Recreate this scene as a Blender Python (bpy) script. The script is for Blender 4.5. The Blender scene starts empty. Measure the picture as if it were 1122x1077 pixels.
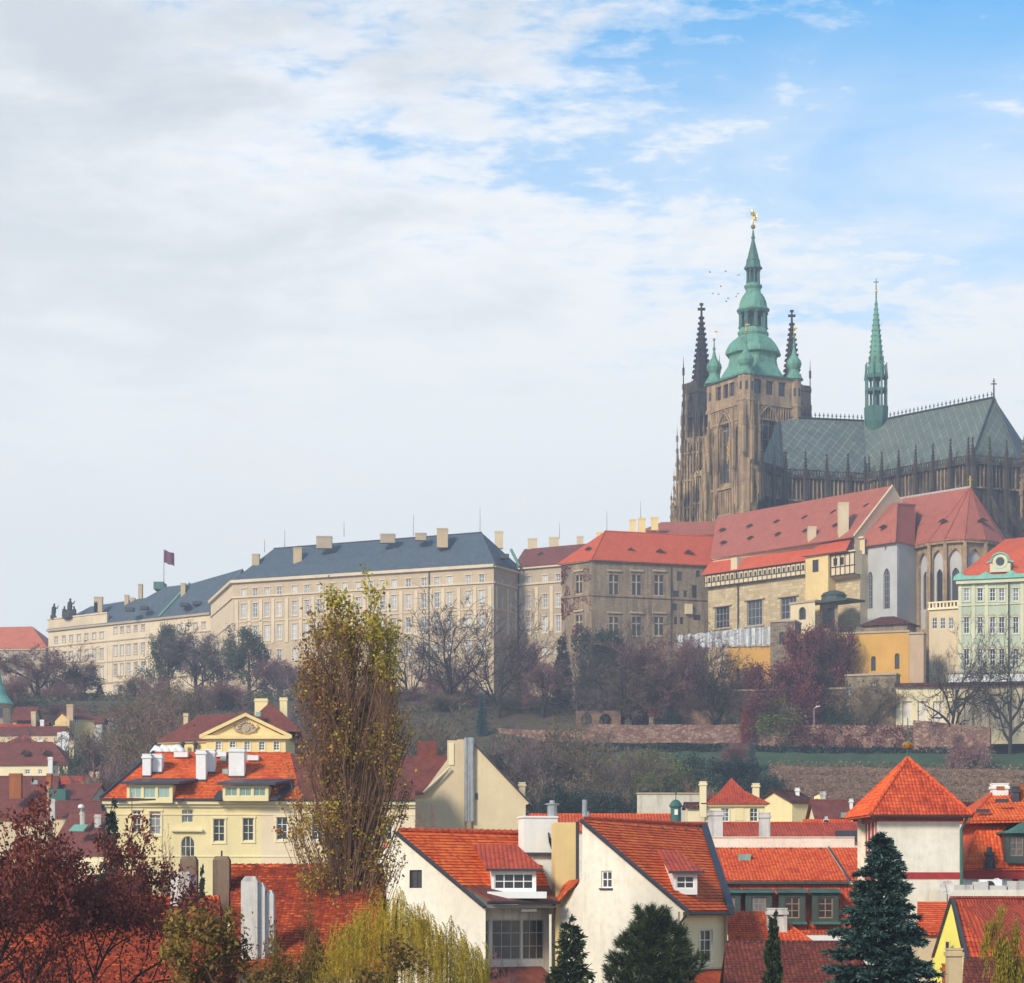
import bpy, math, random
from mathutils import Vector, Matrix, noise
R = math.radians
scene = bpy.context.scene
# ------------------------------------------------------------------ camera, sky, sun, exposure
H, F, CX, HY = 25.0, 2600.0, 561.0, 985.0      # eye height; focal length and horizon in photo pixels (1122 x 1077)
cam_d = bpy.data.cameras.new("camera"); cam = bpy.data.objects.new("camera", cam_d)
scene.collection.objects.link(cam); scene.camera = cam
cam.location = (0, 0, H); cam.rotation_euler = (R(90), 0, 0)
cam_d.sensor_fit = 'HORIZONTAL'; cam_d.sensor_width = 36.0; cam_d.lens = 36.0 * F / 1122
cam_d.shift_y = (HY - 538.5) / 1122
cam_d.clip_start = 0.5; cam_d.clip_end = 6000
SUN_EL, SUN_AZ = 30.0, -38.0                   # sun behind the viewer's left shoulder
sd = bpy.data.lights.new("sun", 'SUN'); sd.energy = 3.3; sd.angle = R(12); sd.color = (1.0, 0.91, 0.76)
sun = bpy.data.objects.new("sun", sd); scene.collection.objects.link(sun)
ce = math.cos(R(SUN_EL))
sdir = Vector((math.sin(R(SUN_AZ)) * ce, -math.cos(R(SUN_AZ)) * ce, math.sin(R(SUN_EL))))   # towards the sun
sun.rotation_euler = sdir.to_track_quat('Z', 'Y').to_euler(); sun.location = sdir * 300
scene.view_settings.view_transform = 'Standard'; scene.view_settings.look = 'None'
scene.view_settings.exposure = 0.45; scene.view_settings.gamma = 1.0
def NN(nt, typ, **kw):
  n = nt.nodes.new(typ)
  for k, v in kw.items():
    if k.startswith('i_'):
      key = k[2:]; n.inputs[int(key) if key.isdigit() else key].default_value = v
    else: setattr(n, k, v)
  return n
def LK(nt, a, ao, b, bi): nt.links.new(a.outputs[ao], b.inputs[bi])
def MATH(nt, op, a, b=None, c=None):
  n = nt.nodes.new('ShaderNodeMath'); n.operation = op
  for i, x in enumerate((a, b, c)):
    if x is None: continue
    if isinstance(x, (int, float)): n.inputs[i].default_value = x
    else: nt.links.new(x, n.inputs[i])
  return n.outputs[0]
def MIXC(nt, fac, a, b, mode='MIX'):
  n = nt.nodes.new('ShaderNodeMix'); n.data_type = 'RGBA'; n.blend_type = mode
  for sock, x in ((n.inputs[0], fac), (n.inputs[6], a), (n.inputs[7], b)):
    if isinstance(x, (int, float)): sock.default_value = x
    elif isinstance(x, (tuple, list)): sock.default_value = (*x[:3], 1)
    else: nt.links.new(x, sock)
  return n.outputs[2]
def RAMP(nt, fac, stops, interp='LINEAR'):
  n = nt.nodes.new('ShaderNodeValToRGB'); cr = n.color_ramp; cr.interpolation = interp
  while len(cr.elements) < len(stops): cr.elements.new(0.5)
  for e, (p, c) in zip(cr.elements, stops):
    e.position = p; e.color = (c, c, c, 1) if isinstance(c, (int, float)) else (*c, 1)
  nt.links.new(fac, n.inputs[0]); return n.outputs[0]
def NOISE(nt, vec, scale, detail=4, rough=0.55, dist=0.0):
  n = NN(nt, 'ShaderNodeTexNoise'); n.inputs['Scale'].default_value = scale
  n.inputs['Detail'].default_value = detail; n.inputs['Roughness'].default_value = rough
  n.inputs['Distortion'].default_value = dist
  if vec is not None: nt.links.new(vec, n.inputs['Vector'])
  return n.outputs[0]
def MAPV(nt, vec, scale=(1, 1, 1), loc=(0, 0, 0)):
  n = NN(nt, 'ShaderNodeMapping'); n.inputs['Scale'].default_value = scale; n.inputs['Location'].default_value = loc
  nt.links.new(vec, n.inputs['Vector']); return n.outputs[0]
world = bpy.data.worlds.new("World"); scene.world = world; world.use_nodes = True
def make_sky():
  nt = world.node_tree; nt.nodes.clear()
  out = NN(nt, 'ShaderNodeOutputWorld'); bg = NN(nt, 'ShaderNodeBackground'); LK(nt, bg, 0, out, 0)
  sky = NN(nt, 'ShaderNodeTexSky'); sky.sky_type = 'NISHITA'; sky.sun_disc = False
  sky.sun_elevation = R(SUN_EL); sky.sun_rotation = math.atan2(sdir.x, sdir.y)
  sky.altitude = 250; sky.air_density = 1.0; sky.dust_density = 0.6; sky.ozone_density = 2.0
  tc = NN(nt, 'ShaderNodeTexCoord'); g = tc.outputs['Generated']
  sp = NN(nt, 'ShaderNodeSeparateXYZ'); nt.links.new(g, sp.inputs[0])
  el = sp.outputs[2]                                  # sine of the elevation
  # clouds live on a flat layer overhead: its coordinates are x/z, y/z
  zz = MATH(nt, 'ADD', MATH(nt, 'MAXIMUM', el, 0.0), 0.16)
  cb = NN(nt, 'ShaderNodeCombineXYZ')
  nt.links.new(MATH(nt, 'DIVIDE', sp.outputs[0], zz), cb.inputs[0])
  nt.links.new(MATH(nt, 'DIVIDE', sp.outputs[1], zz), cb.inputs[1])
  cv = cb.outputs[0]
  big = NOISE(nt, MAPV(nt, cv, (1.0, 1.0, 1.0), (0.6, 1.9, 0)), 1.9, 3, 0.5, 0.3)
  det = NOISE(nt, MAPV(nt, cv, (1.0, 1.15, 1.0), (3.1, 0.4, 0)), 5.2, 9, 0.6, 0.25)
  fine = NOISE(nt, MAPV(nt, cv, (1, 1.4, 1), (1.7, 5.2, 0)), 19, 7, 0.62, 0.2)
  # thicker cover towards the west (left) and towards the horizon; the break is in the east
  cov = MATH(nt, 'ADD', MATH(nt, 'MULTIPLY', det, 0.80), MATH(nt, 'MULTIPLY', big, 0.50))
  cov = MATH(nt, 'ADD', cov, MATH(nt, 'MULTIPLY', fine, 0.55))
  cov = MATH(nt, 'ADD', cov, MATH(nt, 'MULTIPLY', sp.outputs[0], -0.85))
  cov = MATH(nt, 'ADD', cov, MATH(nt, 'MULTIPLY', MATH(nt, 'SUBTRACT', 0.335, el), 2.0))
  fac = RAMP(nt, MATH(nt, 'SUBTRACT', cov, 0.045), [(0.66, 0.0), (0.78, 0.42), (0.90, 0.84), (1.0, 0.95)])
  veil = MATH(nt, 'MULTIPLY', RAMP(nt, el, [(0.20, 0.98), (0.25, 0.88), (0.295, 0.66), (0.33, 0.34), (0.355, 0.08)]), RAMP(nt, det, [(.35, .62), (.6, 1.0)]))
  fac = MATH(nt, 'MAXIMUM', fac, veil)
  gr = MATH(nt, 'ADD', MATH(nt, 'MULTIPLY', big, .62), MATH(nt, 'MULTIPLY', MATH(nt, 'ADD', det, -.27), 1.05))
  gr = MATH(nt, 'ADD', MATH(nt, 'ADD', gr, MATH(nt, 'MULTIPLY', sp.outputs[0], -.8)), MATH(nt, 'MULTIPLY', MATH(nt, 'SUBTRACT', el, .25), .8))
  thick = RAMP(nt, gr, [(.53, (8.1, 8.15, 8.15)), (.64, (7.3, 7.4, 7.5)), (.74, (6.3, 6.55, 6.75)), (.86, (5.6, 5.9, 6.15))])
  hz = RAMP(nt, el, [(0.0, 1.0), (0.17, 0.95), (0.24, 0.5), (0.31, 0.0)])
  cl = MIXC(nt, hz, thick, (7.9, 7.95, 7.8))
  skyc = MIXC(nt, 1.0, sky.outputs[0], (0.22, 1.26, 1.60), 'MULTIPLY')
  col = MIXC(nt, fac, skyc, cl)
  nt.links.new(col, bg.inputs[0]); bg.inputs[1].default_value = 0.1
make_sky()
# ------------------------------------------------------------------ pixel + distance -> point; terrain
def X(px, D): return (px - CX) / F * D
def Z(py, D): return H + (HY - py) / F * D
def P2(px, D): return Vector((X(px, D), D))
def P3(px, py, D): return Vector((X(px, D), D, Z(py, D)))
TZ = [(-100, 9), (120, 9), (200, 10), (290, 12), (340, 18), (400, 26), (480, 38), (555, 58), (610, 76), (700, 84), (820, 92), (900, 93), (1100, 60), (1500, 20)]
def tz(x, y):
  for (a, b), (c, d) in zip(TZ, TZ[1:]):
    if y <= c:
      t = max(0, (y - a) / (c - a)); z = b + (d - b) * t; break
  else: z = TZ[-1][1]
  if y > 330: z += 1.6 * min(1, (y - 330) / 100) * noise.noise(Vector((x * .03, y * .03, 3.1)))
  return z
def ground_D(px, py):
  D = 300.0
  while D < 880:
    if Z(py, D) <= tz(X(px, D), D) : return D
    D += 2
  return 880.0
# ------------------------------------------------------------------ mesh helpers
COL = scene.collection
def link(o, parent=None):
  COL.objects.link(o)
  if parent is not None: o.parent = parent
  return o
def tag(o, label=None, cat=None, group=None, kind=None):
  if label: o['label'] = label
  if cat: o['category'] = cat
  if group: o['group'] = group
  if kind: o['kind'] = kind
  return o
def thing(name, label, cat, loc, group=None):
  o = bpy.data.objects.new(name, None); o.empty_display_size = 0.5; link(o); o.location = loc
  return tag(o, label, cat, group)
class Fr:
  def __init__(s, A, B, z=0):
    s.A = Vector(A[:2]); s.B = Vector(B[:2]); d = s.B - s.A; s.L = d.length; s.u = d / s.L
    s.w = Vector((-s.u.y, s.u.x)); s.ang = math.atan2(s.u.y, s.u.x)
  def pt(s, a, d, z):
    q = s.A + s.u * a + s.w * d
    return Vector((q.x, q.y, z))
  def s_of(s, px):                       # where the ray through photo column px meets the facade line
    k = (px - CX) / F
    den = s.u.x - k * s.u.y
    return (k * s.A.y - s.A.x) / den
  def z_of(s, px, py):
    a = s.s_of(px); return Z(py, (s.A + s.u * a).y)
def fr_px(a, b): return Fr(P2(*a), P2(*b))
class MB:
  def __init__(s): s.v = []; s.f = []; s.m = []
  def face(s, pts, m=0):
    n = len(s.v); s.v += [Vector(p) for p in pts]; s.f.append(tuple(range(n, n + len(pts)))); s.m.append(m)
  def hexa(s, b, t, m=0, cap=True):      # bottom ring, top ring
    n = len(b)
    for i in range(n):
      j = (i + 1) % n; s.face([b[i], b[j], t[j], t[i]], m)
    if cap: s.face(list(reversed(b)), m); s.face(t, m)
  def box(s, fr, s0, s1, d0, d1, z0, z1, m=0):
    c = [(s0, d0), (s1, d0), (s1, d1), (s0, d1)]
    s.hexa([fr.pt(a, d, z0) for a, d in c], [fr.pt(a, d, z1) for a, d in c], m)
  def abox(s, x0, x1, y0, y1, z0, z1, m=0):
    c = [(x0, y0), (x1, y0), (x1, y1), (x0, y1)]
    s.hexa([Vector((a, b, z0)) for a, b in c], [Vector((a, b, z1)) for a, b in c], m)
  def prism(s, poly, z0, z1, m=0):
    s.hexa([Vector((p[0], p[1], z0)) for p in poly], [Vector((p[0], p[1], z1)) for p in poly], m)
  def slab(s, pts, th, m=0):
    pts = [Vector(p) for p in pts]; lo = [p - Vector((0, 0, th)) for p in pts]
    s.hexa(lo, pts, m)
  def cone(s, c, r0, r1, z0, z1, n=4, rot=0.0, m=0):
    b = [Vector((c[0] + r0 * math.cos(rot + 2 * math.pi * i / n), c[1] + r0 * math.sin(rot + 2 * math.pi * i / n), z0)) for i in range(n)]
    if r1 < 1e-4:
      for i in range(n): s.face([b[i], b[(i + 1) % n], Vector((c[0], c[1], z1))], m)
      s.face(list(reversed(b)), m)
    else:
      t = [Vector((c[0] + r1 * math.cos(rot + 2 * math.pi * i / n), c[1] + r1 * math.sin(rot + 2 * math.pi * i / n), z1)) for i in range(n)]
      s.hexa(b, t, m)
  def lathe(s, c, prof, n=12, rot=0.0, m=0):
    rings = [[Vector((c[0] + r * math.cos(rot + 2 * math.pi * i / n), c[1] + r * math.sin(rot + 2 * math.pi * i / n), z)) for i in range(n)] for r, z in prof]
    for a, b in zip(rings, rings[1:]):
      for i in range(n):
        j = (i + 1) % n; s.face([a[i], a[j], b[j], b[i]], m)
    s.face(list(reversed(rings[0])), m); s.face(rings[-1], m)
  def tube(s, path, rad, n=5, m=0):
    path = [Vector(p) for p in path]; k = len(path)
    rad = rad if isinstance(rad, (list, tuple)) else [rad] * k
    base = len(s.v)
    up = Vector((0.31, 0.17, 1)).normalized()
    for i, p in enumerate(path):
      d = (path[min(i + 1, k - 1)] - path[max(i - 1, 0)])
      if d.length < 1e-6: d = Vector((0, 0, 1))
      d.normalize(); a = d.cross(up)
      if a.length < 0.1: a = d.cross(Vector((1, 0, 0)))
      a.normalize(); b = d.cross(a)
      for j in range(n):
        t = 2 * math.pi * j / n; s.v.append(p + (a * math.cos(t) + b * math.sin(t)) * rad[i])
    for i in range(k - 1):
      for j in range(n):
        q = (j + 1) % n
        s.f.append((base + i * n + j, base + i * n + q, base + (i + 1) * n + q, base + (i + 1) * n + j)); s.m.append(m)
    s.f.append(tuple(range(base + n - 1, base - 1, -1))); s.m.append(m)
    s.f.append(tuple(range(base + (k - 1) * n, base + k * n))); s.m.append(m)
  def mesh(s, name, mats, off=Vector((0, 0, 0)), smooth=False, uv=True):
    me = bpy.data.meshes.new(name)
    me.from_pydata([tuple(p - off) for p in s.v], [], s.f)
    for mm in (mats if isinstance(mats, (list, tuple)) else [mats]): me.materials.append(mm)
    me.polygons.foreach_set('material_index', s.m)
    if smooth: me.polygons.foreach_set('use_smooth', [True] * len(s.f))
    if uv:
      lay = me.uv_layers.new(name='UVMap'); data = []
      for f in s.f:
        p0, p1 = s.v[f[0]], s.v[f[1]]
        n = Vector((0, 0, 0))
        for i in range(len(f)):
          a, b = s.v[f[i]], s.v[f[(i + 1) % len(f)]]
          n += Vector(((a.y - b.y) * (a.z + b.z), (a.z - b.z) * (a.x + b.x), (a.x - b.x) * (a.y + b.y)))
        if n.length > 1e-12: n.normalize()
        if abs(n.z) > 0.999 or n.length < .5: u, w = Vector((1, 0, 0)), Vector((0, 1, 0))
        else:
          u = Vector((-n.y, n.x, 0)).normalized(); w = n.cross(u)
          if w.z < 0: w = -w
        for i in f: data += [s.v[i].dot(u), s.v[i].dot(w)]
      lay.data.foreach_set('uv', data)
    me.update(); return me
  def build(s, name, mats, parent=None, smooth=False, off=None, label=None):
    if off is None: off = root_of(parent).location if parent is not None else Vector((0, 0, 0))
    o = bpy.data.objects.new(name, s.mesh(name, mats, off, smooth)); link(o, parent)
    if label: o['label'] = label
    return o
def root_of(o):
  while o.parent is not None: o = o.parent
  return o
def solo(name, mb, mats, label, cat, base, group=None, smooth=False, kind=None):   # a thing that is one mesh
  o = mb.build(name, mats, None, smooth, Vector(base)); o.location = base
  return tag(o, label, cat, group, kind)
def wall(mb, fr, s0, s1, z0, z1, holes=(), dep=0.25, d=0.0, m=0):
  """front face with real openings; hole = (s, z, w, h, arch) centred on s; arch '' / 'r' round / 'p' pointed"""
  hs = [h for h in holes if h[0] - h[2] / 2 > s0 and h[0] + h[2] / 2 < s1 and h[1] > z0 and h[1] + h[3] < z1]
  ss = sorted({s0, s1} | {round(h[0] - h[2] / 2, 4) for h in hs} | {round(h[0] + h[2] / 2, 4) for h in hs})
  # columns: in each column merge vertical runs
  for a, b in zip(ss, ss[1:]):
    if b - a < 1e-4: continue
    mid = (a + b) / 2
    cuts = sorted((h[1], h[1] + h[3]) for h in hs if h[0] - h[2] / 2 - 1e-4 < mid < h[0] + h[2] / 2 + 1e-4)
    z = z0
    for c0, c1 in cuts:
      if c0 > z: mb.face([fr.pt(a, d, z), fr.pt(b, d, z), fr.pt(b, d, c0), fr.pt(a, d, c0)], m)
      z = max(z, c1)
    if z1 > z: mb.face([fr.pt(a, d, z), fr.pt(b, d, z), fr.pt(b, d, z1), fr.pt(a, d, z1)], m)
  for h in hs:
    a, b, c0, c1 = h[0] - h[2] / 2, h[0] + h[2] / 2, h[1], h[1] + h[3]
    out = arch_out(h[2], h[3], h[4] if len(h) > 4 else '')
    loop = [(h[0] + x, c0 + z) for x, z in out]
    for (x0, q0), (x1, q1) in zip(loop, loop[1:] + loop[:1]):
      mb.face([fr.pt(x0, d, q0), fr.pt(x1, d, q1), fr.pt(x1, d + dep, q1), fr.pt(x0, d + dep, q0)], m)
    if len(h) > 4 and h[4]:
      up = [p for p in loop if p[1] > c0 + 1e-6]           # right spring ... apex ... left spring
      r = [p for p in up if p[0] >= h[0] - 1e-6]; l = [p for p in up if p[0] <= h[0] + 1e-6]
      mb.face([fr.pt(x, d, q) for x, q in r] + [fr.pt(h[0], d, c1), fr.pt(b, d, c1)][0 if r[-1][1] < c1 - 1e-6 else 1:], m)
      mb.face([fr.pt(x, d, q) for x, q in l] + [fr.pt(a, d, c1)], m)
def arch_out(w, h, kind, n=6):
  """outline of an opening, counter-clockwise from lower left, origin bottom centre"""
  if kind == '': return [(-w / 2, 0), (w / 2, 0), (w / 2, h), (-w / 2, h)]
  pts = [(-w / 2, 0), (w / 2, 0)]
  if kind == 'r':
    sp = h - w / 2
    pts += [(w / 2 * math.cos(math.pi * i / (2 * n)), sp + w / 2 * math.sin(math.pi * i / (2 * n))) for i in range(2 * n + 1)]
  else:
    sp = h - w * 0.866
    R_ = [(-w / 2 + w * math.cos(R(60) * i / n), sp + w * math.sin(R(60) * i / n)) for i in range(n + 1)]
    pts += R_ + [(-x, z) for x, z in reversed(R_[:-1])]
  return pts
_wc = {}
def win_mesh(w, h, cols, rows, arch, fw, matf, matp):
  key = (round(w, 2), round(h, 2), cols, rows, arch, fw, matf.name, matp.name)
  if key in _wc: return _wc[key]
  mb = MB(); I = Fr((0, 0), (1, 0)); t = fw
  out = arch_out(w, h, arch)
  cx, cz = 0, h * .45
  inn = []
  for x, z in out:                                        # inset outline
    inn.append((x * (1 - 2 * t / w), t + z * (1 - 2 * t / h)))
  n = len(out)
  for i in range(n):
    j = (i + 1) % n
    q = [out[i], out[j], inn[j], inn[i]]
    mb.hexa([Vector((a, .06, b)) for a, b in q], [Vector((a, 0, b)) for a, b in q], 0)
  top = h - (w * .3 if arch else 0)
  for c in range(1, cols):
    x = -w / 2 + w * c / cols
    mb.box(I, x - t * .42, x + t * .42, .005, .055, t * .5, (h - t * .5) if not arch or abs(x) < w * .2 else top)
  for r in range(1, rows):
    z = h * r / rows if rows != 3 else h * (r / 3 if cols > 2 else (.0, .36, .68)[r])
    mb.box(I, -w / 2 + t * .5, w / 2 - t * .5, .012, .05, z - t * .36, z + t * .36)
  pm = MB(); pm.face([Vector((x, .035, z)) for x, z in out])
  _wc[key] = (mb.mesh('window', [matf]), pm.mesh('pane', [matp]))
  return _wc[key]
def window(parent, fr, s, z, w, h, matf, matp, cols=2, rows=3, arch='', d=0.12, fw=0.09, name='window', pane=True):
  a, b = win_mesh(w, h, cols, rows, arch, fw, matf, matp)
  r = root_of(parent)
  o = bpy.data.objects.new(name, a); link(o, parent)
  o.location = fr.pt(s, d, z) - r.location; o.rotation_euler = (0, 0, fr.ang)
  p = bpy.data.objects.new('pane', b); link(p, o)
  return o
def copies(name, parent, mb_local, mat, places, smooth=False):
  """one mesh, an object per place; place = (point, angle[, scale])"""
  me = mb_local.mesh(name, mat, smooth=smooth); r = root_of(parent)
  base = parent
  outl = []
  for pl in places:
    o = bpy.data.objects.new(name, me); link(o, base)
    o.location = Vector(pl[0]) - r.location; o.rotation_euler = (0, 0, pl[1])
    if len(pl) > 2: o.scale = pl[2] if isinstance(pl[2], tuple) else (pl[2],) * 3
    outl.append(o)
  return outl
# ------------------------------------------------------------------ materials (all procedural)
def new_mat(name, rough=0.85, spec=0.3):
  m = bpy.data.materials.new(name); m.use_nodes = True; nt = m.node_tree
  b = nt.nodes['Principled BSDF']; b.inputs['Roughness'].default_value = rough
  b.inputs['Specular IOR Level'].default_value = spec
  return m, nt, b
def set_col(nt, b, c):
  if isinstance(c, (tuple, list)): b.inputs['Base Color'].default_value = (*c[:3], 1)
  else: nt.links.new(c, b.inputs['Base Color'])
def bump(nt, b, h, strength=0.5, dist=0.05):
  n = NN(nt, 'ShaderNodeBump'); n.inputs['Strength'].default_value = strength; n.inputs['Distance'].default_value = dist
  nt.links.new(h, n.inputs['Height']); LK(nt, n, 0, b, 'Normal')
def geo_pos(nt): return NN(nt, 'ShaderNodeNewGeometry').outputs['Position']
def scl(c, k): return tuple(min(1, x * k) for x in c)
def m_tiles(name, c_lo, c_mid, c_hi, rh=0.35, cw=0.25, wave=0.0, step=1.0, moss=0.25, mossc=(0.06, 0.035, 0.025), rnd=0.6, bstr=1.0, patch=0.5):
  m, nt, b = new_mat(name, 0.75, 0.25)
  uv = NN(nt, 'ShaderNodeUVMap').outputs[0]
  sp = NN(nt, 'ShaderNodeSeparateXYZ'); nt.links.new(uv, sp.inputs[0])
  wob = MATH(nt, 'MULTIPLY', MATH(nt, 'SUBTRACT', NOISE(nt, MAPV(nt, uv, (.5, .5, 1)), 1.0, 3), .5), rh * .35)
  v = MATH(nt, 'DIVIDE', MATH(nt, 'ADD', sp.outputs[1], wob), rh); row = MATH(nt, 'FLOOR', v); fr = MATH(nt, 'FRACT', v)
  u0 = MATH(nt, 'DIVIDE', sp.outputs[0], cw)
  u = MATH(nt, 'ADD', u0, MATH(nt, 'MULTIPLY', MATH(nt, 'MODULO', row, 2.0), 0.5 if wave == 0 else 0.0))
  col = MATH(nt, 'FLOOR', u)
  cb = NN(nt, 'ShaderNodeCombineXYZ'); nt.links.new(col, cb.inputs[0]); nt.links.new(row, cb.inputs[1])
  wn = NN(nt, 'ShaderNodeTexWhiteNoise', noise_dimensions='2D'); nt.links.new(cb.outputs[0], wn.inputs['Vector'])
  big = NOISE(nt, uv, 0.35, 5, 0.6); med = NOISE(nt, MAPV(nt, uv, (1, .35, 1)), 1.6, 5, 0.65)
  f = MATH(nt, 'ADD', MATH(nt, 'MULTIPLY', wn.outputs[0], rnd), MATH(nt, 'MULTIPLY', med, patch))
  f = MATH(nt, 'ADD', f, MATH(nt, 'MULTIPLY', big, 1 - (rnd + patch) * .5))
  f = MATH(nt, 'SUBTRACT', f, 0.30)
  c = RAMP(nt, f, [(0.12, c_lo), (0.45, c_mid), (0.85, c_hi)])
  mo = RAMP(nt, NOISE(nt, MAPV(nt, uv, (1, .5, 1)), 0.9, 7, 0.7), [(0.5, 0.0), (0.75, moss * 2)])
  c = MIXC(nt, mo, c, mossc)
  set_col(nt, b, c)
  hgt = MATH(nt, 'MULTIPLY', MATH(nt, 'SUBTRACT', 1.0, MATH(nt, 'POWER', fr, 1.0)), step)     # lower edge of each course stands proud
  if wave:
    hgt = MATH(nt, 'ADD', hgt, MATH(nt, 'MULTIPLY', MATH(nt, 'ABSOLUTE', MATH(nt, 'SINE', MATH(nt, 'MULTIPLY', u, math.pi))), wave))
  else:
    g = MATH(nt, 'ABSOLUTE', MATH(nt, 'SUBTRACT', MATH(nt, 'FRACT', u), 0.5))
    hgt = MATH(nt, 'SUBTRACT', hgt, MATH(nt, 'MULTIPLY', MATH(nt, 'GREATER_THAN', g, 0.46), 0.35))
  hgt = MATH(nt, 'ADD', hgt, MATH(nt, 'MULTIPLY', wn.outputs[0], 0.35))
  bump(nt, b, hgt, bstr, rh * .22)
  return m
def m_tilegeo(name, c_lo, c_mid, c_hi, rnd=.5, patch=.6, moss=.25, mossc=(.05, .03, .022)):
  m, nt, b = new_mat(name, .8, .2); g = NN(nt, 'ShaderNodeNewGeometry'); p = g.outputs['Position']
  n = RAMP(nt, NOISE(nt, p, .55, 6, .65), [(.3, 0.0), (.7, 1.0)])
  f = MATH(nt, 'ADD', MATH(nt, 'MULTIPLY', g.outputs['Random Per Island'], rnd / (rnd + patch)), MATH(nt, 'MULTIPLY', n, patch / (rnd + patch)))
  c = RAMP(nt, f, [(.15, c_lo), (.5, c_mid), (.85, c_hi)])
  c = MIXC(nt, RAMP(nt, NOISE(nt, MAPV(nt, p, (1, 1, .6)), 1.3, 7, .72), [(.5, 0.0), (.72, moss * 2)]), c, mossc)
  set_col(nt, b, c); bump(nt, b, NOISE(nt, p, 14, 4, .7), .4, .02); return m
def m_plaster(name, c, dirt=0.35, dirtc=(0.16, 0.13, 0.10), rough=0.9, streak=0.5, bs=0.25):
  m, nt, b = new_mat(name, rough, 0.2); p = geo_pos(nt)
  uv = NN(nt, 'ShaderNodeUVMap').outputs[0]
  n1 = NOISE(nt, p, 0.25, 6, 0.6); n2 = NOISE(nt, p, 2.2, 5, 0.65)
  st = NOISE(nt, MAPV(nt, uv, (1.3, .12, 1)), 1.2, 6, 0.65)
  c1 = MIXC(nt, RAMP(nt, n1, [(0.35, 0.0), (0.7, 1.0)]), scl(c, 0.9), scl(c, 1.06))
  c1 = MIXC(nt, RAMP(nt, n2, [(0.45, 0.0), (0.78, dirt * .6)]), c1, scl(c, .66))
  c1 = MIXC(nt, RAMP(nt, st, [(0.5, 0.0), (0.78, dirt * streak)]), c1, dirtc)
  set_col(nt, b, c1)
  bump(nt, b, MATH(nt, 'ADD', NOISE(nt, p, 9, 5, .7), MATH(nt, 'MULTIPLY', n2, 1.2)), bs, 0.03)
  return m
def m_stone(name, ca, cb_, bw=0.9, bh=0.4, dark=0.6, darkc=(0.03, 0.028, 0.028), mortar=0.75, bs=0.6, streak=0.7):
  m, nt, b = new_mat(name, 0.95, 0.15); p = geo_pos(nt)
  uv = NN(nt, 'ShaderNodeUVMap').outputs[0]
  br = NN(nt, 'ShaderNodeTexBrick'); nt.links.new(uv, br.inputs['Vector'])
  br.inputs['Scale'].default_value = 1; br.inputs['Brick Width'].default_value = bw; br.inputs['Row Height'].default_value = bh
  br.inputs['Mortar Size'].default_value = 0.035; br.inputs['Mortar Smooth'].default_value = 0.3
  br.inputs['Color1'].default_value = (*ca, 1); br.inputs['Color2'].default_value = (*cb_, 1)
  br.inputs['Mortar'].default_value = (*scl(ca, mortar), 1); br.inputs['Bias'].default_value = -0.1
  n1 = NOISE(nt, p, 0.18, 6, .65); n2 = NOISE(nt, p, 1.5, 6, .7)
  st = NOISE(nt, MAPV(nt, uv, (.9, .09, 1)), 1.0, 6, .7)
  c = MIXC(nt, RAMP(nt, n2, [(.4, 0.0), (.75, .55)]), br.outputs[0], scl(ca, .55))
  c = MIXC(nt, RAMP(nt, MATH(nt, 'ADD', MATH(nt, 'MULTIPLY', st, streak), MATH(nt, 'MULTIPLY', n1, 1 - streak)), [(.43, 0.0), (.57, dark)]), c, darkc)
  set_col(nt, b, c)
  bump(nt, b, MATH(nt, 'ADD', MATH(nt, 'MULTIPLY', br.outputs[1], -1.0), n2), bs, 0.06)
  return m
def m_rubble(name, ca, cb_, cc, size=0.5, dark=.4):
  m, nt, b = new_mat(name, .95, .15); p = geo_pos(nt)
  vo = NN(nt, 'ShaderNodeTexVoronoi'); vo.inputs['Scale'].default_value = 1 / size; nt.links.new(MAPV(nt, p, (1, 1, 1.5)), vo.inputs['Vector'])
  vd = NN(nt, 'ShaderNodeTexVoronoi', feature='DISTANCE_TO_EDGE'); vd.inputs['Scale'].default_value = 1 / size; nt.links.new(MAPV(nt, p, (1, 1, 1.5)), vd.inputs['Vector'])
  sx = NN(nt, 'ShaderNodeSeparateColor'); LK(nt, vo, 'Color', sx, 0)
  c = RAMP(nt, sx.outputs[0], [(0, ca), (.5, cb_), (1, cc)])
  n = NOISE(nt, p, .5, 6, .7)
  c = MIXC(nt, RAMP(nt, n, [(.42, 0.0), (.7, dark)]), c, (0.05, 0.035, 0.03))
  c = MIXC(nt, RAMP(nt, vd.outputs[0], [(0.0, 1.0), (.07, 0.0)]), c, scl(ca, .6))
  set_col(nt, b, c); bump(nt, b, MATH(nt, 'MINIMUM', vd.outputs[0], .15), 1.0, .4)
  return m
def m_plain(name, c, rough=.6, metal=0.0, var=.25, sc=3.0, spec=.4):
  m, nt, b = new_mat(name, rough, spec); b.inputs['Metallic'].default_value = metal
  n = NOISE(nt, geo_pos(nt), sc, 5, .65)
  set_col(nt, b, MIXC(nt, RAMP(nt, n, [(.3, 0.0), (.7, 1.0)]), scl(c, 1 - var), scl(c, 1 + var * .5)))
  bump(nt, b, n, .15, .02)
  return m
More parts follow.
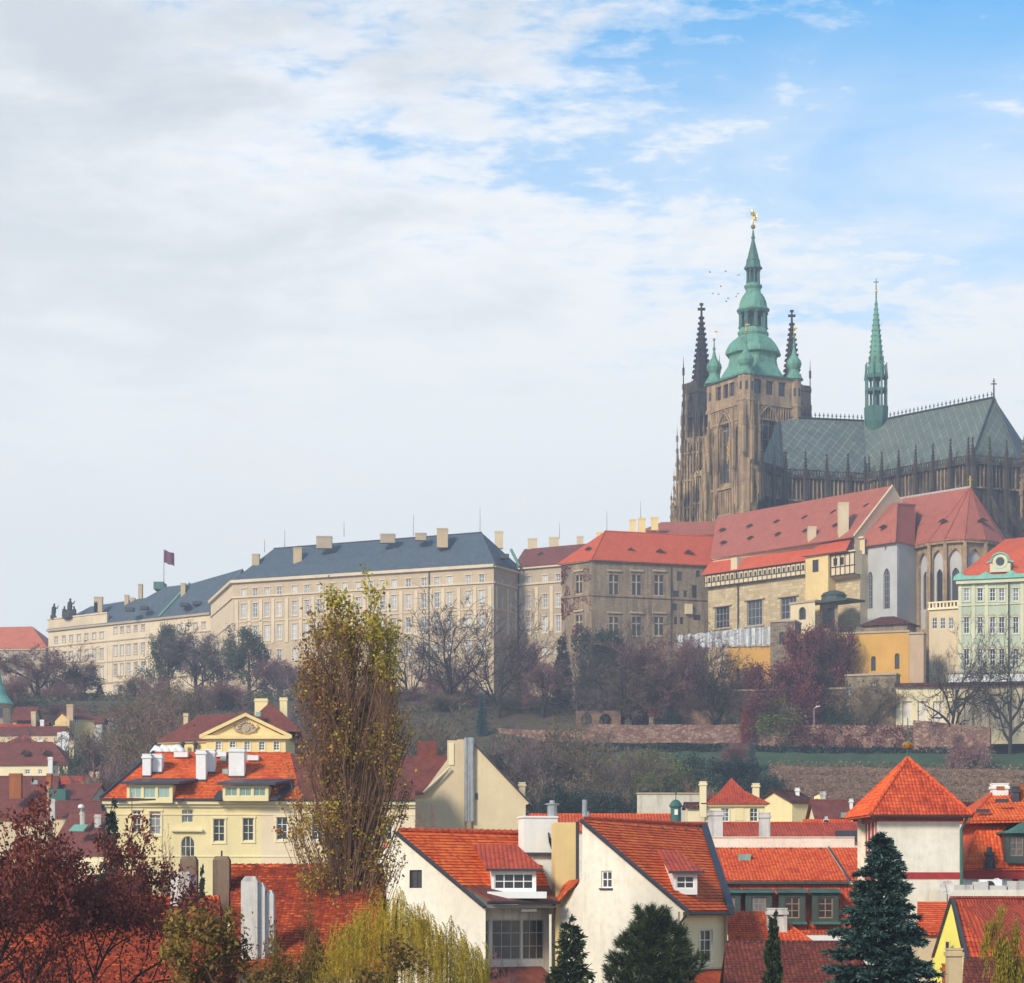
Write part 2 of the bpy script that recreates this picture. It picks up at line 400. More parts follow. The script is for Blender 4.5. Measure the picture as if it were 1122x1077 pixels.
def m_copper(name, c=(0.15, 0.36, 0.27), dark=(0.035, 0.06, 0.055), k=.5):
  m, nt, b = new_mat(name, .65, .4); p = geo_pos(nt)
  st = NOISE(nt, MAPV(nt, p, (.8, .8, .10)), 1.0, 6, .7); n = NOISE(nt, p, .7, 6, .65)
  c1 = MIXC(nt, RAMP(nt, n, [(.3, 0.0), (.7, 1.0)]), scl(c, .75), scl(c, 1.15))
  set_col(nt, b, MIXC(nt, RAMP(nt, MATH(nt, 'ADD', MATH(nt, 'MULTIPLY', st, .6), MATH(nt, 'MULTIPLY', n, .4)), [(.44, 0.0), (.66, k)]), c1, dark))
  bump(nt, b, st, .3, .15); return m
def m_glass(name, c=(.02, .025, .03), pale=(.25, .27, .3), amount=.3, rough=.12):
  m, nt, b = new_mat(name, rough, .6)
  info = NN(nt, 'ShaderNodeObjectInfo'); p = geo_pos(nt)
  n = NOISE(nt, MAPV(nt, p, (2.5, 2.5, .5)), 1.2, 3, .5)
  r = MATH(nt, 'ADD', MATH(nt, 'MULTIPLY', info.outputs['Random'], .6), MATH(nt, 'MULTIPLY', n, .4))
  set_col(nt, b, MIXC(nt, RAMP(nt, r, [(1 - amount - .25, 0.0), (1 - amount + .1, 1.0)]), c, pale))
  bump(nt, b, NOISE(nt, p, .8, 2, .5), .06, .2)
  return m
def m_leaf(name, stops, rough=.7, trans=.25, big=.35, bsc=.15):
  """one leaf, one colour; whole boughs drift in hue"""
  m, nt, b = new_mat(name, rough, .25)
  g = NN(nt, 'ShaderNodeNewGeometry')
  n = NOISE(nt, g.outputs['Position'], bsc, 3, .5)
  f = MATH(nt, 'ADD', MATH(nt, 'MULTIPLY', g.outputs['Random Per Island'], 1 - big), MATH(nt, 'MULTIPLY', RAMP(nt, n, [(.3, 0.0), (.7, 1.0)]), big))
  c = RAMP(nt, f, stops); set_col(nt, b, c)
  if trans:
    tr = NN(nt, 'ShaderNodeBsdfTranslucent'); nt.links.new(c, tr.inputs[0])
    mx = NN(nt, 'ShaderNodeMixShader', i_0=trans); out = nt.nodes['Material Output']
    LK(nt, b, 0, mx, 1); LK(nt, tr, 0, mx, 2); LK(nt, mx, 0, out, 0)
  return m
def m_bark(name, c, c2):
  m, nt, b = new_mat(name, .95, .1); p = geo_pos(nt)
  n = NOISE(nt, MAPV(nt, p, (3, 3, .6)), 1.5, 6, .7)
  set_col(nt, b, RAMP(nt, n, [(.3, c), (.7, c2)])); bump(nt, b, n, .8, .06); return m
def m_diamond(name, ca, cb_, cc, w=3.4, h=4.6):
  """slate roof laid in nested diamonds"""
  m, nt, b = new_mat(name, .7, .35); uv = NN(nt, 'ShaderNodeUVMap').outputs[0]
  sp = NN(nt, 'ShaderNodeSeparateXYZ'); nt.links.new(uv, sp.inputs[0])
  fx = MATH(nt, 'ABSOLUTE', MATH(nt, 'SUBTRACT', MATH(nt, 'FRACT', MATH(nt, 'DIVIDE', sp.outputs[0], w)), .5))
  fy = MATH(nt, 'ABSOLUTE', MATH(nt, 'SUBTRACT', MATH(nt, 'FRACT', MATH(nt, 'DIVIDE', sp.outputs[1], h)), .5))
  d = MATH(nt, 'ADD', fx, fy)
  band = MATH(nt, 'ABSOLUTE', MATH(nt, 'SUBTRACT', MATH(nt, 'FRACT', MATH(nt, 'MULTIPLY', d, 2.0)), .5))
  c = RAMP(nt, band, [(.0, ca), (.17, ca), (.22, cb_), (.36, cb_), (.42, cc)])
  n = NOISE(nt, geo_pos(nt), .3, 6, .65)
  set_col(nt, b, MIXC(nt, RAMP(nt, n, [(.35, 0.0), (.7, .75)]), c, scl(cb_, .8)))
  bump(nt, b, MATH(nt, 'FRACT', MATH(nt, 'DIVIDE', sp.outputs[1], .5)), .35, .08); return m
M = {}
M['tile_edge'] = m_plain('tile_edge', (.36, .062, .028), .9)  # row shade under each tile course, painted into the lip colour
M['g_orange'] = m_tilegeo('g_orange', (.50, .06, .014), (.78, .125, .024), (.90, .20, .04), .5, .5, .12, (.2, .04, .02))
M['g_bright'] = m_tilegeo('g_bright', (.52, .06, .018), (.80, .115, .028), (.90, .18, .045), .5, .4, .12, (.2, .045, .025))
M['g_old'] = m_tilegeo('g_old', (.05, .010, .007), (.44, .065, .018), (1.0, .27, .05), .7, .8, .42, (.035, .016, .012))
M['g_red'] = m_tilegeo('g_red', (.34, .04, .016), (.56, .075, .026), (.70, .12, .04), .5, .5, .25, (.12, .03, .02))
M['g_brown'] = m_tilegeo('g_brown', (.05, .02, .016), (.12, .036, .026), (.24, .07, .045), .6, .7, .45, (.035, .026, .022))
M['tile_orange'] = m_tiles('tile_orange', (.24, .032, .012), (.56, .082, .022), (.74, .16, .045), .36, .24, 0.0, 1.0, .22, (.16, .03, .018), .35, .9)
M['tile_bright'] = m_tiles('tile_bright', (.48, .052, .016), (.74, .11, .026), (.84, .17, .045), .42, .30, .9, .7, .15, (.12, .03, .02), .3, .8)
M['tile_oldrow'] = m_tiles('tile_oldrow', (.06, .010, .007), (.22, .022, .012), (.80, .15, .03), .27, .22, 0.0, 1.2, .45, (.035, .015, .012), .6, 1.0, .9)
M['tile_red'] = m_tiles('tile_red', (.30, .038, .018), (.50, .07, .028), (.62, .11, .045), .36, .28, .7, .7, .3, (.10, .03, .025), .35, .8)
M['tile_brown'] = m_tiles('tile_brown', (.045, .016, .014), (.105, .028, .022), (.21, .055, .04), .40, .30, 1.0, .6, .5, (.03, .022, .02), .5, 1.0)
M['tile_maroon'] = m_tiles('tile_maroon', (.12, .032, .023), (.20, .055, .038), (.28, .08, .055), .35, .28, 0.0, .8, .3, (.06, .03, .03), .3, .5)
M['tile_castle'] = m_tiles('tile_castle', (.30, .055, .03), (.40, .085, .045), (.48, .12, .065), .5, .4, 0.0, .5, .22, (.15, .05, .04), .25, .3)
M['tile_palace'] = m_tiles('tile_palace', (.30, .085, .055), (.40, .115, .075), (.48, .155, .105), .5, .4, 0.0, .5, .2, (.13, .045, .04), .2, .3)
M['tile_newred'] = m_tiles('tile_newred', (.44, .065, .024), (.56, .095, .034), (.66, .14, .055), .5, .4, 0.0, .5, .15, (.2, .05, .03), .2, .3)
M['tile_apricot'] = m_tiles('tile_apricot', (.45, .10, .05), (.58, .15, .075), (.66, .19, .1), .5, .4, 0.0, .5, .15, (.2, .07, .04), .2, .3)
M['slate'] = m_tiles('slate', (.045, .065, .085), (.075, .10, .125), (.115, .145, .17), .45, .4, 0.0, .5, .2, (.05, .055, .055), .35, .4)
M['slate_dia'] = m_diamond('slate_dia', (.12, .145, .135), (.072, .09, .088), (.28, .33, .29), 2.7, 3.6)
M['slate_choir'] = m_diamond('slate_choir', (.125, .15, .13), (.08, .10, .09), (.25, .295, .25), 2.5, 3.3)
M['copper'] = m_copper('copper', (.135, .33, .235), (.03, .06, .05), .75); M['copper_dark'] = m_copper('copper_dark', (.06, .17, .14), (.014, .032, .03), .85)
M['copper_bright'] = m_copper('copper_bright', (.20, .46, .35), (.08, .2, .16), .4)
M['gold'] = m_plain('gold', (.85, .50, .07), .3, .9, .1)
M['lead'] = m_plain('lead', (.05, .052, .058), .55, .2); M['iron'] = m_plain('iron', (.03, .03, .033), .5, .4)
M['steel'] = m_plain('steel', (.45, .46, .47), .35, .7); M['flashing'] = m_plain('flashing', (.062, .062, .075), .5, .3)
M['gothic'] = m_stone('gothic', (.42, .285, .155), (.58, .415, .235), 1.2, .5, .95, (.018, .017, .022))
M['gothic_warm'] = m_stone('gothic_warm', (.44, .295, .165), (.54, .375, .215), 1.2, .5, .6, (.075, .06, .055))
M['gothic_dark'] = m_stone('gothic_dark', (.10, .078, .06), (.17, .125, .085), 1.2, .5, .95, (.010, .010, .014)); M['gothic_spire'] = m_stone('gothic_spire', (.035, .032, .034), (.05, .045, .045), 1.2, .5, .8, (.010, .010, .014))
M['gothic_pale'] = m_stone('gothic_pale', (.30, .235, .16), (.40, .30, .20), .8, .5, .6, (.05, .045, .045))
M['ashlar'] = m_stone('ashlar', (.50, .37, .21), (.70, .57, .36), 1.5, .75, .12, (.2, .15, .1), .7, .3)
M['ivystone'] = m_stone('ivystone', (.33, .24, .155), (.44, .335, .215), .9, .4, .6, (.11, .085, .07))
M['rubble'] = m_rubble('rubble', (.20, .15, .11), (.28, .21, .15), (.36, .28, .2), .6)
M['redwall'] = m_rubble('redwall', (.20, .10, .075), (.30, .17, .125), (.42, .28, .21), .75)
M['terrace'] = m_rubble('terrace', (.17, .095, .065), (.25, .15, .10), (.30, .19, .13), .5, .6)
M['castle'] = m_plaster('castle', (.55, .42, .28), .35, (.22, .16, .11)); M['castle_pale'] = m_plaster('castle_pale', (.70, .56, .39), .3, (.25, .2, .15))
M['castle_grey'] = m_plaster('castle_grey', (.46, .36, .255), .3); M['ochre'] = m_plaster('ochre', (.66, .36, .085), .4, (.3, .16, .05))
M['pinkish'] = m_plaster('pinkish', (.55, .38, .25), .4); M['church'] = m_plaster('church', (.47, .455, .445), .3, (.25, .24, .24))
M['cream'] = m_plaster('cream', (.84, .69, .37), .3, (.4, .32, .2)); M['cream_pale'] = m_plaster('cream_pale', (.84, .71, .45), .2, (.4, .33, .22))
M['cream_pink'] = m_plaster('cream_pink', (.80, .64, .44), .2, (.4, .3, .22)); M['butter'] = m_plaster('butter', (.86, .63, .29), .25, (.4, .28, .15))
M['whitewall'] = m_plaster('whitewall', (.79, .715, .60), .85, (.42, .36, .28)); M['white'] = m_plaster('white', (.80, .79, .76), .22, (.35, .33, .3))
M['yellowwall'] = m_plaster('yellowwall', (.74, .54, .25), .35, (.4, .25, .1)); M['yellow_bright'] = m_plaster('yellow_bright', (.88, .76, .16), .15, (.5, .4, .1))
M['sandwall'] = m_plaster('sandwall', (.66, .52, .34), .35, (.3, .22, .14)); M['tan'] = m_plaster('tan', (.70, .56, .36), .3, (.35, .26, .18))
M['green_wall'] = m_plaster('green_wall', (.46, .51, .38), .45, (.25, .3, .2)); M['green_trim'] = m_plaster('green_trim', (.64, .61, .42), .3)
M['ruin'] = m_plaster('ruin', (.62, .56, .46), .8, (.16, .12, .09), .95, .9)
M['chimney_white'] = m_plaster('chimney_white', (.80, .78, .76), .4, (.3, .28, .27)); M['chimney_grey'] = m_plaster('chimney_grey', (.60, .56, .52), .9, (.10, .08, .07), .95, 1.0)
M['chimney_tan'] = m_plaster('chimney_tan', (.56, .42, .25), .5, (.15, .10, .07)); M['chimney_old'] = m_plaster('chimney_old', (.22, .15, .105), .9, (.05, .04, .035), .95, 1.0, .6)
M['brick'] = m_stone('brick', (.55, .17, .05), (.62, .22, .07), .3, .1, .3, (.2, .07, .04)); M['redpaint'] = m_plain('redpaint', (.36, .022, .018), .6)
M['green_paint'] = m_plain('green_paint', (.04, .13, .11), .5); M['dark_green'] = m_plain('dark_green', (.05, .065, .055), .6)
M['wood'] = m_plain('wood', (.34, .19, .10), .6); M['wood_dark'] = m_plain('wood_dark', (.04, .03, .025), .7)
M['frame_white'] = m_plain('frame_white', (.80, .79, .76), .5, 0, .08); M['frame_cream'] = m_plain('frame_cream', (.72, .64, .46), .5, 0, .1)
M['frame_grey'] = m_plain('frame_grey', (.34, .33, .32), .5, 0, .1); M['frame_green'] = m_plain('frame_green', (.06, .14, .12), .5); M['frame_dark'] = m_plain('frame_dark', (.055, .04, .035), .6)
M['glass'] = m_glass('glass'); M['glass_castle'] = m_glass('glass_castle', (.16, .16, .17), (.5, .48, .45), .5, .3)
M['glass_dark'] = m_glass('glass_dark', (.02, .022, .027), (.05, .05, .055), .3, .2); M['glass_green'] = m_glass('glass_green', (.16, .26, .23), (.30, .42, .37), .5, .1)
M['stone_trim'] = m_plaster('stone_trim', (.46, .36, .25), .45); M['tarp'] = m_plain('tarp', (.55, .55, .54), .6, 0, .12, 1.5)
M['bark'] = m_bark('bark', (.022, .017, .016), (.065, .05, .044)); M['bark_brown'] = m_bark('bark_brown', (.09, .052, .036), (.27, .155, .10)); M['bark_grey'] = m_bark('bark_grey', (.06, .055, .055), (.16, .14, .13))
M['twig'] = m_leaf('twig', [(0, (.09, .063, .062)), (1, (.24, .17, .16))], .9, 0); M['twig_dark'] = m_leaf('twig_dark', [(0, (.045, .032, .030)), (1, (.11, .078, .07))], .9, 0); M['twig_red'] = m_leaf('twig_red', [(0, (.13, .068, .07)), (.6, (.27, .13, .12)), (1, (.40, .22, .18))], .9, .1)
M['twig_brown'] = m_leaf('twig_brown', [(0, (.11, .08, .055)), (.6, (.23, .165, .10)), (1, (.34, .25, .15))], .9, .1)
M['leaf_olive'] = m_leaf('leaf_olive', [(0, (.03, .042, .03)), (.5, (.07, .082, .05)), (1, (.15, .14, .075))], .8, .15)
M['leaf_green'] = m_leaf('leaf_green', [(0, (.018, .035, .016)), (.5, (.04, .07, .028)), (1, (.09, .13, .045))], .7, .2)
M['leaf_dark'] = m_leaf('leaf_dark', [(0, (.010, .022, .018)), (.6, (.022, .045, .032)), (1, (.05, .08, .05))], .7, .1)
M['needle_blue'] = m_leaf('needle_blue', [(0, (.014, .036, .034)), (.5, (.036, .080, .070)), (1, (.10, .165, .135))], .6, .05, .2)
M['needle_far'] = m_leaf('needle_far', [(0, (.04, .09, .10)), (1, (.12, .2, .21))], .7, .1)
M['needle_pine'] = m_leaf('needle_pine', [(0, (.012, .022, .010)), (.5, (.03, .05, .018)), (1, (.085, .105, .035))], .6, .05, .2)
M['leaf_popbrown'] = m_leaf('leaf_popbrown', [(0, (.13, .06, .028)), (.45, (.27, .125, .05)), (.8, (.40, .19, .065)), (1, (.55, .30, .075))], .75, .3, .4, .25)
M['leaf_popgreen'] = m_leaf('leaf_popgreen', [(0, (.18, .16, .02)), (.5, (.44, .37, .03)), (1, (.66, .52, .04))], .65, .35, .4, .3)
M['leaf_maple'] = m_leaf('leaf_maple', [(0, (.08, .022, .018)), (.5, (.18, .045, .034)), (.85, (.28, .07, .045)), (1, (.38, .11, .055))], .7, .25, .4, .4)
M['leaf_autumn'] = m_leaf('leaf_autumn', [(0, (.08, .04, .015)), (.4, (.18, .10, .025)), (.75, (.26, .18, .035)), (1, (.40, .22, .03))], .7, .25, .5, .35)
M['leaf_willow'] = m_leaf('leaf_willow', [(0, (.16, .12, .016)), (.35, (.34, .28, .03)), (.6, (.58, .36, .03)), (1, (.24, .30, .04))], .65, .35, .65, .7)
M['leaf_bush'] = m_leaf('leaf_bush', [(0, (.10, .09, .015)), (.5, (.28, .22, .025)), (1, (.45, .32, .04))], .65, .3, .4, .4)
M['creeper_red'] = m_leaf('creeper_red', [(0, (.09, .012, .02)), (.5, (.20, .024, .042)), (1, (.32, .05, .065))], .75, .2); M['red_dull'] = m_leaf('red_dull', [(0, (.08, .026, .03)), (.5, (.17, .045, .052)), (1, (.28, .08, .08))], .8, .15); M['creeper_green'] = m_leaf('creeper_green', [(0, (.02, .03, .012)), (1, (.10, .12, .035))], .75, .2)
M['stone_dark'] = m_plain('stone_dark', (.045, .04, .038), .9)
M['flag'] = m_plain('flag', (.16, .035, .075), .8); M['plastic'] = m_plain('plastic', (.75, .75, .74), .4, 0, .05)
def m_ground():
  m, nt, b = new_mat('hill_ground', .95, .1); p = geo_pos(nt)
  n = NOISE(nt, p, .035, 6, .65); n2 = NOISE(nt, p, .6, 6, .7)
  c = RAMP(nt, n, [(.36, (.10, .075, .05)), (.5, (.13, .10, .06)), (.62, (.07, .10, .045))])
  set_col(nt, b, MIXC(nt, RAMP(nt, n2, [(.35, 0.0), (.7, .6)]), c, (.03, .024, .018))); bump(nt, b, n2, .7, .3); return m
M['ground'] = m_ground()
def m_grass():
  m, nt, b = new_mat('lawn', .95, .1); p = geo_pos(nt)
  n = NOISE(nt, p, .12, 6, .65); n2 = NOISE(nt, p, 1.6, 6, .7)
  set_col(nt, b, MIXC(nt, RAMP(nt, n2, [(.35, 0.0), (.7, .5)]), RAMP(nt, n, [(.35, (.035, .075, .045)), (.65, (.075, .12, .06))]), (.05, .045, .025))); bump(nt, b, n2, .6, .2); return m
M['grass'] = m_grass()
# ------------------------------------------------------------------ terrain and air
def make_terrain():
  mb = MB(); xs = list(range(-900, 901, 25)); ys = list(range(-80, 360, 40)) + list(range(360, 900, 10)) + list(range(900, 1501, 50))
  idx = {}
  for j, y in enumerate(ys):
    for i, x in enumerate(xs):
      idx[i, j] = len(mb.v); mb.v.append(Vector((x, y, tz(x, y))))
  for j in range(len(ys) - 1):
    for i in range(len(xs) - 1):
      mb.f.append((idx[i, j], idx[i + 1, j], idx[i + 1, j + 1], idx[i, j + 1])); mb.m.append(0)
  o = mb.build('hillside_terrain', M['ground'], None, True); tag(o, kind='structure')
make_terrain()
def make_haze():
  mb = MB(); mb.abox(-930, 930, -95, 1520, 5, 245)
  m = bpy.data.materials.new('haze_air'); m.use_nodes = True; nt = m.node_tree; nt.nodes.remove(nt.nodes['Principled BSDF'])
  v = NN(nt, 'ShaderNodeVolumePrincipled'); v.inputs['Color'].default_value = (.80, .86, 1.0, 1); v.inputs['Density'].default_value = 0.00038
  v.inputs['Anisotropy'].default_value = 0.2
  LK(nt, v, 0, nt.nodes['Material Output'], 'Volume')
  o = mb.build('haze', m); tag(o, kind='stuff')
make_haze()
# ------------------------------------------------------------------ building helpers
def chimney(parent, px, pt, pb, wpx, D, mat, dep=1.0, cap=True, name='chimney', flue=True):
  k = D / F; mb = MB(); w = wpx * k; x = X(px, D); z0, z1 = Z(pb, D) - 1.0, Z(pt, D)
  mb.abox(x - w / 2, x + w / 2, D, D + dep, z0, z1)
  if cap:
    mb.abox(x - w / 2 - .09, x + w / 2 + .09, D - .09, D + dep + .09, z1 - .34, z1 - .12)
    mb.abox(x - w / 2 - .04, x + w / 2 + .04, D - .04, D + dep + .04, z1 + .003, z1 + .10)
  return mb.build(name, mat, parent)
def roof_slabs(parent, polys, mat, th=.25, name='roof'):
  mb = MB()
  for p in polys: mb.slab(p, th)
  return mb.build(name, mat, parent)
def tiles(parent, poly, mat, rh=.35, cw=.26, wave=0.0, lip=.05, seed=1):
  """tile courses as geometry on the roof plane poly = low left, low right, top right, top left"""
  rng = random.Random(seed); a, b, c, d = [Vector(p) for p in poly]; ex = (b - a).normalized(); dd = d - a; ey = (dd - ex * dd.dot(ex)); cc = c - a
  if ey.length < .1: ey = cc - ex * cc.dot(ex)
  ey.normalize(); nz = ex.cross(ey)
  if nz.z < 0: nz = -nz
  V = min((d - a).dot(ey), (c - a).dot(ey)); ua, ub, ud, uc = 0.0, (b - a).dot(ex), (d - a).dot(ex), (c - a).dot(ex); hz = ((c - a).dot(nz)) / max(.1, V * max(.1, uc)); n = max(2, round(V / rh)); h = V / n; mb = MB()
  def pt(u, v, z): return a + ex * u + ey * v + nz * (z + hz * max(0, u) * v)
  for i in range(n):
    t = (i + .5) / n; l, r = ua + (ud - ua) * t, ub + (uc - ub) * t; off = (.5 * cw if i % 2 and not wave else 0.0) + rng.gauss(0, .008); k = math.floor((l - off) / cw); sag = .012 * math.sin(i * 1.3)
    while k * cw + off < r:
      u0, u1 = max(l, k * cw + off + .008), min(r, (k + 1) * cw + off); k += 1
      if u1 - u0 < .04: continue
      v0, v1 = i * h - .02 + rng.gauss(0, .010) + sag, (i + 1) * h; z0, z1 = lip * (.85 + .3 * rng.random()) + .012, .012; um = (u0 + u1) / 2; q = len(mb.v)
      mb.v += [pt(u0, v0, -.01), pt(um, v0, -.01), pt(u1, v0, -.01), pt(u0, v0, z0), pt(um, v0, z0 + wave), pt(u1, v0, z0), pt(u0, v1, z1), pt(um, v1, z1 + wave), pt(u1, v1, z1)]
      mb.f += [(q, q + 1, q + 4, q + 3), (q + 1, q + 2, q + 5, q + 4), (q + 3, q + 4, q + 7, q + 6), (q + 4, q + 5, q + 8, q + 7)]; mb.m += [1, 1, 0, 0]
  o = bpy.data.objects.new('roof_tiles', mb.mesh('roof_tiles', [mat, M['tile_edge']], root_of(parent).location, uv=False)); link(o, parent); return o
def line3(name, parent, path, r, mat, n=5):
  mb = MB(); mb.tube(path, r, n); return mb.build(name, mat, parent)
def mast(parent, px, pt, pb, D, r=.05, name='lightning_rod', mat=None):
  return line3(name, parent, [P3(px, pb, D), P3(px, pt, D)], [r, r * .5], mat or M['iron'], 4)
def eyebrow_dormers(roof, spots, D, w=1.6, mat=None, name='roof_hatch'):
  """small wedge-shaped ventilation dormers: spots in photo pixels, D of each"""
  for px, py, d in spots:
    mb = MB(); p = P3(px, py, d); a = w * .5
    b0 = [p + Vector((-a, -.7, 0)), p + Vector((a, -.7, 0)), p + Vector((a, 1.3, .55)), p + Vector((-a, 1.3, .55))]
    mb.face([b0[0], b0[1], p + Vector((a * .2, -.8, .75)), p + Vector((-a * .2, -.8, .75))])
    top = p + Vector((0, 1.6, .95)); f0, f1 = p + Vector((-a * .2, -.8, .75)), p + Vector((a * .2, -.8, .75))
    o = mb.build(name, M['wood_dark'], roof)
    m2 = MB(); m2.slab([p + Vector((-a * 1.25, -.95, -.05)), f0 + Vector((0, -.15, .12)), f1 + Vector((0, -.15, .12)), top, ], .08)
    m2.slab([f1 + Vector((0, -.15, .12)), p + Vector((a * 1.25, -.95, -.05)), p + Vector((a * 1.3, 1.0, .5)), top], .08)
    m2.build('hatch_roof', mat or M['tile_castle'], o)
def strip(mb, fr, s0, s1, z, h, out, back=.02, m=0):      # horizontal moulding standing off the wall
  mb.box(fr, s0, s1, -out, back, z, z + h, m)
_tc = {}
def trim(o, w, h, d, mat, side=.28, hood=.45, out=.2, name='window_surround'):
  key = (round(w, 2), round(h, 2), round(d, 3), mat.name, side, hood, out)
  if key not in _tc:
    m2 = MB(); I = Fr((0, 0), (1, 0)); a = w / 2; y = -d
    m2.box(I, -a - side, -a - .003, y - .07, y + .02, -.1, h + .003); m2.box(I, a + .003, a + side, y - .07, y + .02, -.1, h + .003)
    m2.box(I, -a - hood, a + hood, y - out, y + .02, h + .006, h + side)
    m2.box(I, -a - hood * .9, a + hood * .9, y - out * .8, y + .02, -.1 - side * .9, -.103)
    _tc[key] = m2.mesh(name, mat)
  t = bpy.data.objects.new(name, _tc[key]); link(t, o); return t
def facade_rows(b, fr, cols_px, rows, D_ref_px, wmat, frame, pane, wpx, dep=.3, extra=(), s0=0, s1=None, z0=70, z1=120, cols=2, nrows=3, fw=.14, surround=None):
  """rows = (py of window foot, height px) read at photo column D_ref_px; cols by photo column"""
  s1 = fr.L if s1 is None else s1; mb = MB(); holes = []
  kk = (fr.A + fr.u * fr.s_of(D_ref_px)).y / F
  for py, hp in rows:
    z = fr.z_of(D_ref_px, py)
    for px in cols_px: holes.append((fr.s_of(px), z, wpx * kk, hp * kk, ''))
  holes += list(extra)
  wall(mb, fr, s0, s1, z0, z1, holes, dep)
  w = mb.build('wall', wmat, b)
  for h in holes:
    o = window(b, fr, h[0], h[1], h[2], h[3], frame, pane, cols, nrows if h[3] > 1.6 * h[2] else 2, h[4], dep * .5, fw)
    if surround: trim(o, h[2], h[3], dep * .5, surround)
  return w
def shell(b, poly, z0, z1, mat, name='wall', skip=(0,)):
  """the other walls of a closed footprint (front edges in skip are built with openings)"""
  mb = MB(); n = len(poly)
  for i in range(n):
    if i in skip: continue
    p, q = poly[i], poly[(i + 1) % n]
    mb.face([(p[0], p[1], z0), (q[0], q[1], z0), (q[0], q[1], z1), (p[0], p[1], z1)])
  mb.face([(p[0], p[1], z1 - .05) for p in poly])
  return mb.build(name, mat, b)
def v3(p, z): return Vector((p[0], p[1], z))
# ------------------------------------------------------------------ far castle wings
def castle_wings():
  # --- westernmost wing with roof statues
  b = thing('castle_wing', 'long cream castle wing at the far left, with a flag and attic statues', 'palace', v3(P2(110, 826), 85), 'slate-roofed castle wings on the ridge')
  f = fr_px((53, 841), (231, 790)); ez = Z(690, 841); s118, s170 = f.s_of(118), f.s_of(169)
  colsA = [61.5, 70, 78, 86.5, 94.7, 103.2, 111.4]; colsB = [126.6, 133.7, 140.8, 148.6, 156.6]; colsC = [178, 187, 196, 205, 214, 223]
  rows = [(701.5, 6.3), (724, 11), (744.5, 11.5)]
  facade_rows(b, f, colsA, rows, 86.5, M['castle_pale'], M['frame_white'], M['glass_castle'], 4.4, .25, s0=0, s1=s118, z0=84, z1=ez, surround=M['stone_trim'])
  facade_rows(b, f, colsB, [(692, 6), (717, 11), (739, 12.5), (757, 7)], 140.8, M['castle_pale'], M['frame_white'], M['glass_castle'], 4.4, .25, s0=s118, s1=s170, z0=84, z1=ez, surround=M['stone_trim'])
  facade_rows(b, f, colsC, [(690, 6), (713, 11), (735, 12.5)], 200, M['castle_pale'], M['frame_white'], M['glass_castle'], 4.4, .25, s0=s170, s1=f.L, z0=84, z1=ez, surround=M['stone_trim'])
  foot = [f.pt(0, 0, 0), f.pt(f.L, 0, 0), f.pt(f.L, 18, 0), f.pt(0, 18, 0)]
  shell(b, foot, 84, ez, M['castle_pale'])
  mb = MB(); strip(mb, f, -.4, f.L, ez - .7, .7, .7); strip(mb, f, -.2, f.L, ez - 6.4, .4, .25); strip(mb, f, -.2, f.L, ez - 20.8, .5, .3); strip(mb, f, -.2, f.L, ez - 13.6, .35, .2)
  mb.build('cornice', M['stone_trim'], b)
  pl = MB(); pl.box(Fr((0, 0), (1, 0)), -.35, .35, -.16, .02, 0, 12.6)
  copies('pilaster', b, pl, M['castle_pale'], [(f.pt(f.s_of(p), 0, ez - 20), f.ang) for p in (57, 74, 90.5, 107, 117, 122.5, 137, 152.5, 162)])
  mb = MB(); strip(mb, f, 0, s118, ez + .003, 3.4, .3, .4); strip(mb, f, -.3, s118 + .3, ez + 3.41, .5, .6, .6)
  for i in range(22): mb.box(f, 1 + i * 1.05, 1.45 + i * 1.05, -.42, -.303, ez + .5, ez + 2.9)
  mb.build('attic_balustrade', M['castle_pale'], b)
  rz = ez + 12.0; a, o = 9, .6
  E = [f.pt(-.3, -o, ez), f.pt(f.L + 6, -o, ez), f.pt(f.L + 6, 18 + o, ez), f.pt(-.3, 18 + o, ez)]
  sA, sM = 8, s170 - 3
  r1, r2, r3 = f.pt(12, a, ez + 8.2), f.pt(s170 - 14, a, ez + 9), f.pt(s170 - 4, a, rz)
  r4, r5 = f.pt(s170 + 8, a, rz), f.pt(f.L + 6, a, rz + 3)
  m0 = f.pt(s170 - 20, -o, ez); m1 = f.pt(s170 + 3, -o, ez)
  k0, k1 = f.pt(s170 - 20, 18 + o, ez), f.pt(s170 + 3, 18 + o, ez)
  rf = roof_slabs(b, [[E[0], m0, r2, r1], [m0, m1, r4, r3, r2], [m1, E[1], r5, r4], [E[3], E[0], r1], [k0, E[3], r1, r2], [k1, k0, r2, r3, r4], [E[2], k1, r4, r5]], M['slate'], .3)
  line3('copper_valley', rf, [m1 + Vector((0, -.1, .3)), r4 + Vector((0, -.1, .3))], .5, M['copper'])
  for px, pt, pb, w in ((107.5, 654, 668, 9), (138.5, 652, 663, 4.5), (145, 655, 662, 5), (153.5, 640, 656, 4.5), (200.5, 639, 656, 5), (105, 659, 669, 4)):
    chimney(rf, px, pt, pb, w, 826 if px < 170 else 806, M['chimney_tan'], 2.2)
  mb = MB(); mb.abox(X(170, 822), X(181, 822), 818, 826, rz - .5, rz + 2); mb.build('roof_platform', M['copper_dark'], rf)
  for px, py in ((142, 668), (158, 666.5), (202, 663), (216, 661.5)):
    mb = MB(); p = P3(px, py, 808 if px < 190 else 796); mb.abox(p.x - 1.4, p.x + 1.4, p.y - 1.5, p.y + 2.5, p.z - .4, p.z + .7); mb.build('roof_hatch', M['lead'], rf)
  mb = MB(); q = f.pt(f.s_of(139), 0, 0); dz = Z(776, 832) - 1
  dr = MB()
